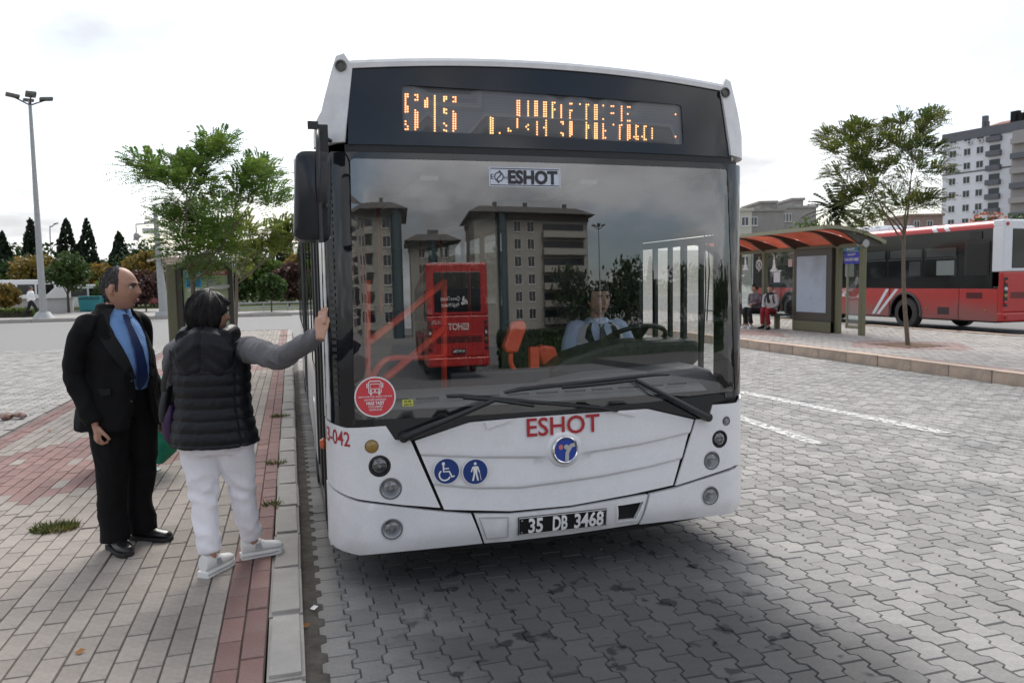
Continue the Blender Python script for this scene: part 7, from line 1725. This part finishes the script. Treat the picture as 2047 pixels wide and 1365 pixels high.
# ---------------- seated people
def seated(name, label, loc, phi, top, trousers, shoes, sk, hairmat, s=1.0, lean=.03, hyaw=0.0, hpitch=0.0, cross=0.0, seat=.44, hair='short', hands=None, sit_group=None, knee=.42, extra=None, legs=True, vw=.008):
    t = thing(name, label, 'person', loc, phi - PI / 2, sit_group); z0 = seat + .09
    J = dict(hip=V3((0, 0, z0)), chest=V3((0, lean * .6, z0 + .33 * s)), neck=V3((0, lean, z0 + .52 * s)), headc=V3((0, lean + .035, z0 + .665 * s)), shR=V3((.175 * s, lean, z0 + .465 * s)), shL=V3((-.175 * s, lean, z0 + .465 * s)),
             hpR=V3((.085, .02, z0)), hpL=V3((-.085, .02, z0)), knR=V3((.10 - cross * .10, knee, z0 + .02 + cross * .06)), knL=V3((-.10, knee, z0 + .01)), anR=V3((.09 - cross * .06, knee - .04 + cross * .1, .09 + cross * .05)), anL=V3((-.10 - cross * .02, knee - .06, .09)))
    h = hands or ((.08, .30, z0 + .12), (-.08, .32, z0 + .12))
    for L_, sg, q in (('R', 1, h[0]), ('L', -1, h[1])): J['wr' + L_] = V3(q); J['el' + L_] = (J['sh' + L_] + J['wr' + L_]) / 2 + V3((sg * .09, -.06, -.09))
    hF = head_frame(J['headc'], hyaw, hpitch); mb = MB(); skeleton(mb, J, .9 * s); head_shell(mb, hF, s, na=44, ntt=32); ears(mb, hF, s)
    for L_, sg in (('R', 1), ('L', -1)): hand(mb, J['wr' + L_], direction(J, L_) + V3((0, 0, -.1)), V3((-sg * .7, 0, -.7)), .5, sg, .95)
    body = fused(mb, 'body', sk, t, .0055, 2); face_parts(body, hF, s)
    def hs(a, t_):
        b = abs(a); m_ = max(sm(b, 1.25, 1.5) * sm(t_, R(-38) if b > 2 else R(-14), R(-22) if b > 2 else R(0)), sm(t_, R(28), R(42)))
        return -.006 + m_ * (.024 + .006 * noise.noise(V3((a * 5, t_ * 5, 1))))
    mb = MB(); head_shell(mb, hF, s, hs, 56, 40); mb.build('hair', hairmat, t, smooth=True)
    mb = MB(); torso(mb, secs_interp([(0, 0, z0 - .06, .165 * s, .13 * s), (0, .01, z0 + .08, .168 * s, .135 * s), (0, lean * .5, z0 + .25 * s, .172 * s, .125 * s), (0, lean * .8, z0 + .40 * s, .178 * s, .115 * s), (0, lean, z0 + .475 * s, .135 * s, .085 * s), (0, lean + .005, z0 + .525 * s, .072 * s, .070 * s)], 4), 26)
    for L_, sg in (('R', 1), ('L', -1)): limb(mb, [J['sh' + L_] + V3((-sg * .05, 0, -.01)), J['sh' + L_] + V3((sg * .012, 0, -.02)), J['el' + L_], lerp(J['el' + L_], J['wr' + L_], .94)], [.056 * s, .058 * s, .047 * s, .036 * s], 12)
    fused(mb, top[0], top[1], t, vw, 4, .006, 8)
    if legs:
        mb = MB(); torso(mb, [(0, 0, z0 - .10, .15, .12), (0, 0, z0 + .02, .165, .135), (0, 0, z0 + .10, .160, .13)], 20)
        for L_ in 'RL': limb(mb, [J['hp' + L_], lerp(J['hp' + L_], J['kn' + L_], .5), J['kn' + L_], lerp(J['kn' + L_], J['an' + L_], .55), J['an' + L_] + V3((0, 0, .06))], [.092, .085, .070, .060, .055], 12)
        fused(mb, 'trousers', trousers, t, .009, 4, .005, 8)
        for L_, sg in (('R', 1), ('L', -1)): shoe(t, J['an' + L_] + V3((0, 0, -.09)), sg * -.15, .24, shoes, SOLEB if shoes is not WHITEV else WHITEV, w=.044)
    return t, J, hF
WOOL = M('pale_grey_jacket', (.46, .44, .44), .85, var=.08, scale=20); REDT = M('dark_red_trousers', (.24, .012, .022), .85, var=.1, scale=20); CHK = M('maroon_grey_check', (.12, .06, .07), .85, c2=(.16, .17, .20), scale=9, lo=.45, hi=.55); BLKT = M('black_cotton', (.014, .014, .016), .85); PATT = M('white_black_print', (.60, .58, .57), .85, c2=(.10, .08, .09), scale=16, lo=.48, hi=.54)
gx = 13.62
g1, J1, _ = seated('person', 'seated young person in pale grey jacket and dark red trousers', (gx + .02, 19.45, IZ), R(206), ('jacket', WOOL), REDT, BLKT, SKIN_P, HAIR_D, .98, .06, R(12), 0, .55, hands=((.05, .30, .62), (-.10, .28, .64)))
u = MB(); u.tube(spline([V3((.06, .09, 1.06)), V3((.05, .14, 1.0)), V3((.02, .17, .88)), V3((-.01, .18, .78))], 4), [(.045, .02)] * 13, 10); u.tube([V3((.085 * math.sin(a), .075 + .075 * math.cos(a), 1.045)) for a in np.linspace(0, 2 * PI, 21)[:-1]], .032, 8, closed=True); u.build('scarf', M('charcoal_scarf', (.03, .03, .034), .9, var=.2, scale=25), g1, auto=60)
bk = thing('backpack', 'black backpack on the back of the seated person in the pale jacket', 'backpack', (gx + .02, 19.45, IZ), R(206) - PI / 2); u = MB(); torso(u, secs_interp([(0, -.19, .50, .13, .05), (0, -.21, .60, .15, .085), (0, -.21, .80, .145, .085), (0, -.18, .95, .11, .05)], 4), 20, 2.8); u.build('bag_body', BLKT, bk, auto=50); u = MB()
for sg in (-1, 1): u.tube(spline([V3((sg * .10, -.15, .98)), V3((sg * .115, .0, 1.06)), V3((sg * .12, .15, .95)), V3((sg * .14, .12, .78)), V3((sg * .15, -.1, .62))], 4), [(.02, .006)] * 17, 6)
u.build('strap', BLKT, bk)
seated('person', 'seated young man in check shirt and black trousers at the bench', (gx, 20.15, IZ), R(196), ('shirt', CHK), BLKT, WHITEV, SKIN_M, HAIR_B, 1.0, .08, R(-20), R(-8), 0, hands=((.07, .26, .72), (-.07, .26, .74)), knee=.44)
seated('person', 'seated person in black and white patterned top half hidden by the bus edge', (gx + .02, 21.25, IZ), R(186), ('shirt', PATT), BLKT, BLKT, SKIN_P, HAIR_D, .98, .05, 0, R(-12), 0)
# the driver
dloc = V3((2.235, 5.42, .50)); hc = ony(1195, 599, 5.36)
dr, J, hF = seated('person', 'bus driver in light blue shirt and dark vest behind the wheel', (float(hc[0]) + .0, 5.42, float(hc[2]) - .665 * 1.02 - .09 - .38), R(-90), ('shirt', M('pale_blue_shirt', (.50, .62, .82), .8)), BLKT, BLKT, skin('driver_skin', (.54, .34, .25)), HAIR_B, 1.02, .04, R(4), 0, 0, seat=.38, hands=((.20, .37, .60), (-.17, .37, .62)), knee=.40)
z0 = .38 + .09
mb = MB(); torso(mb, secs_interp([(0, 0, z0 - .02, .190, .155), (0, .02, z0 + .25, .200, .150), (0, .033, z0 + .40, .200, .138), (0, .04, z0 + .475, .160, .108), (0, .04, z0 + .51, .105, .090)], 4), 36, 2.3, lambda z: interp(z, [z0 + .18, z0 + .3, z0 + .51], [.05, .20, .62]), .02); NAVY = M('navy_knit_vest', (.016, .018, .032), .9, var=.1, scale=30); fused(mb, 'vest', NAVY, dr, .007, 3)
GREYV = M('pale_grey_yoke', (.62, .62, .62), .9); WST = M('white_piping', (.85, .85, .85), .8)
for sg in (-1, 1):
    mb = MB(); a0, a1 = .45, 1.25
    def vs_(a, z, o=.006):
        rx, ry = interp(z, [z0 + .25, z0 + .40, z0 + .475, z0 + .51], [.203, .204, .164, .108]), interp(z, [z0 + .25, z0 + .40, z0 + .475, z0 + .51], [.152, .141, .112, .094]); k = (abs(math.cos(a)) ** 2.3 + abs(math.sin(a)) ** 2.3) ** (-1 / 2.3); return V3((sg * (rx + o) * math.sin(a) * k, interp(z, [z0 + .25, z0 + .4], [.02, .035]) + (ry + o) * math.cos(a) * k, z))
    mb.loft([[vs_(a, z) for a in np.linspace(.50 if z < z0 + .4 else .72, 1.45, 9)] for z in (z0 + .355, z0 + .40, z0 + .44, z0 + .475, z0 + .50)], cap=False, closed=False); mb.build('yoke', GREYV, dr, smooth=True)
    mb = MB(); mb.tube([vs_(a, z0 + .352, .009) for a in np.linspace(.46, 1.45, 9)], .007, 6); mb.tube([vs_(a, z0 + .325, .009) for a in np.linspace(.44, 1.45, 9)], .004, 6); mb.build('piping', WST, dr, smooth=True)
mb = MB(); mb.loft([[V3((w_, y, z)), V3((-w_, y, z)), V3((-w_, y + .012, z)), V3((w_, y + .012, z))] for z, w_, y in ((z0 + .50, .022, .118), (z0 + .47, .016, .128), (z0 + .40, .028, .158), (z0 + .3, .036, .168))]); mb.build('tie', M('grey_tie', (.05, .055, .07), .5), dr, auto=50)
mb = MB(); mb.loft([[V3((k * math.sin(a), .045 + k * math.cos(a), z - .025 * math.exp(-(a / .8) ** 2))) for a in np.linspace(.1, 2 * PI - .1, 30)] for z, k in ((z0 + .49, .074), (z0 + .545, .068), (z0 + .54, .076), (z0 + .495, .088))], cap=False, closed=False); mb.build('shirt_collar', MATS['pale_blue_shirt'], dr, auto=60)
# far walker by the lamp post
wl = thing('person', 'tiny far walker in white top and black trousers by the lamp post', 'person', (-14.2, 49.2, .11), R(10) - PI / 2)
mb = MB(); mb.tube([V3((0, 0, .95)), V3((0, .02, 1.25)), V3((0, .03, 1.42)), V3((0, .03, 1.5))], [.13, .17, .13, .06], 12); mb.ell(V3((0, .04, 1.62)), (.085, .10, .125), 12, 8)
for sg in (-1, 1): limb(mb, [V3((sg * .18, .02, 1.4)), V3((sg * .22, -sg * .08, 1.15)), V3((sg * .2, .12 - sg * .1, .95))], [.05, .045, .035]); limb(mb, [V3((sg * .09, 0, .92)), V3((sg * .09, sg * .2 + .05, .5)), V3((sg * .09, sg * .36 - .05, .08))], [.08, .06, .045])
fused(mb, 'body', SKIN_M, wl, .02, 2); mb = MB(); mb.tube([V3((0, 0, .9)), V3((0, .02, 1.25)), V3((0, .03, 1.43)), V3((0, .03, 1.5))], [.17, .20, .17, .08], 12)
for sg in (-1, 1): limb(mb, [V3((sg * .17, .02, 1.4)), V3((sg * .22, -sg * .08, 1.15)), V3((sg * .2, .11 - sg * .09, .98))], [.07, .06, .05])
fused(mb, 'shirt', WHITEV, wl, .02, 2); mb = MB()
for sg in (-1, 1): limb(mb, [V3((sg * .08, 0, .95)), V3((sg * .09, sg * .2 + .05, .5)), V3((sg * .09, sg * .36 - .05, .08))], [.12, .085, .07])
fused(mb, 'trousers', BLKT, wl, .02, 2); mb = MB(); mb.ell(V3((0, .02, 1.66)), (.095, .105, .10), 12, 8); mb.build('hair', HAIR_B, wl, smooth=True)
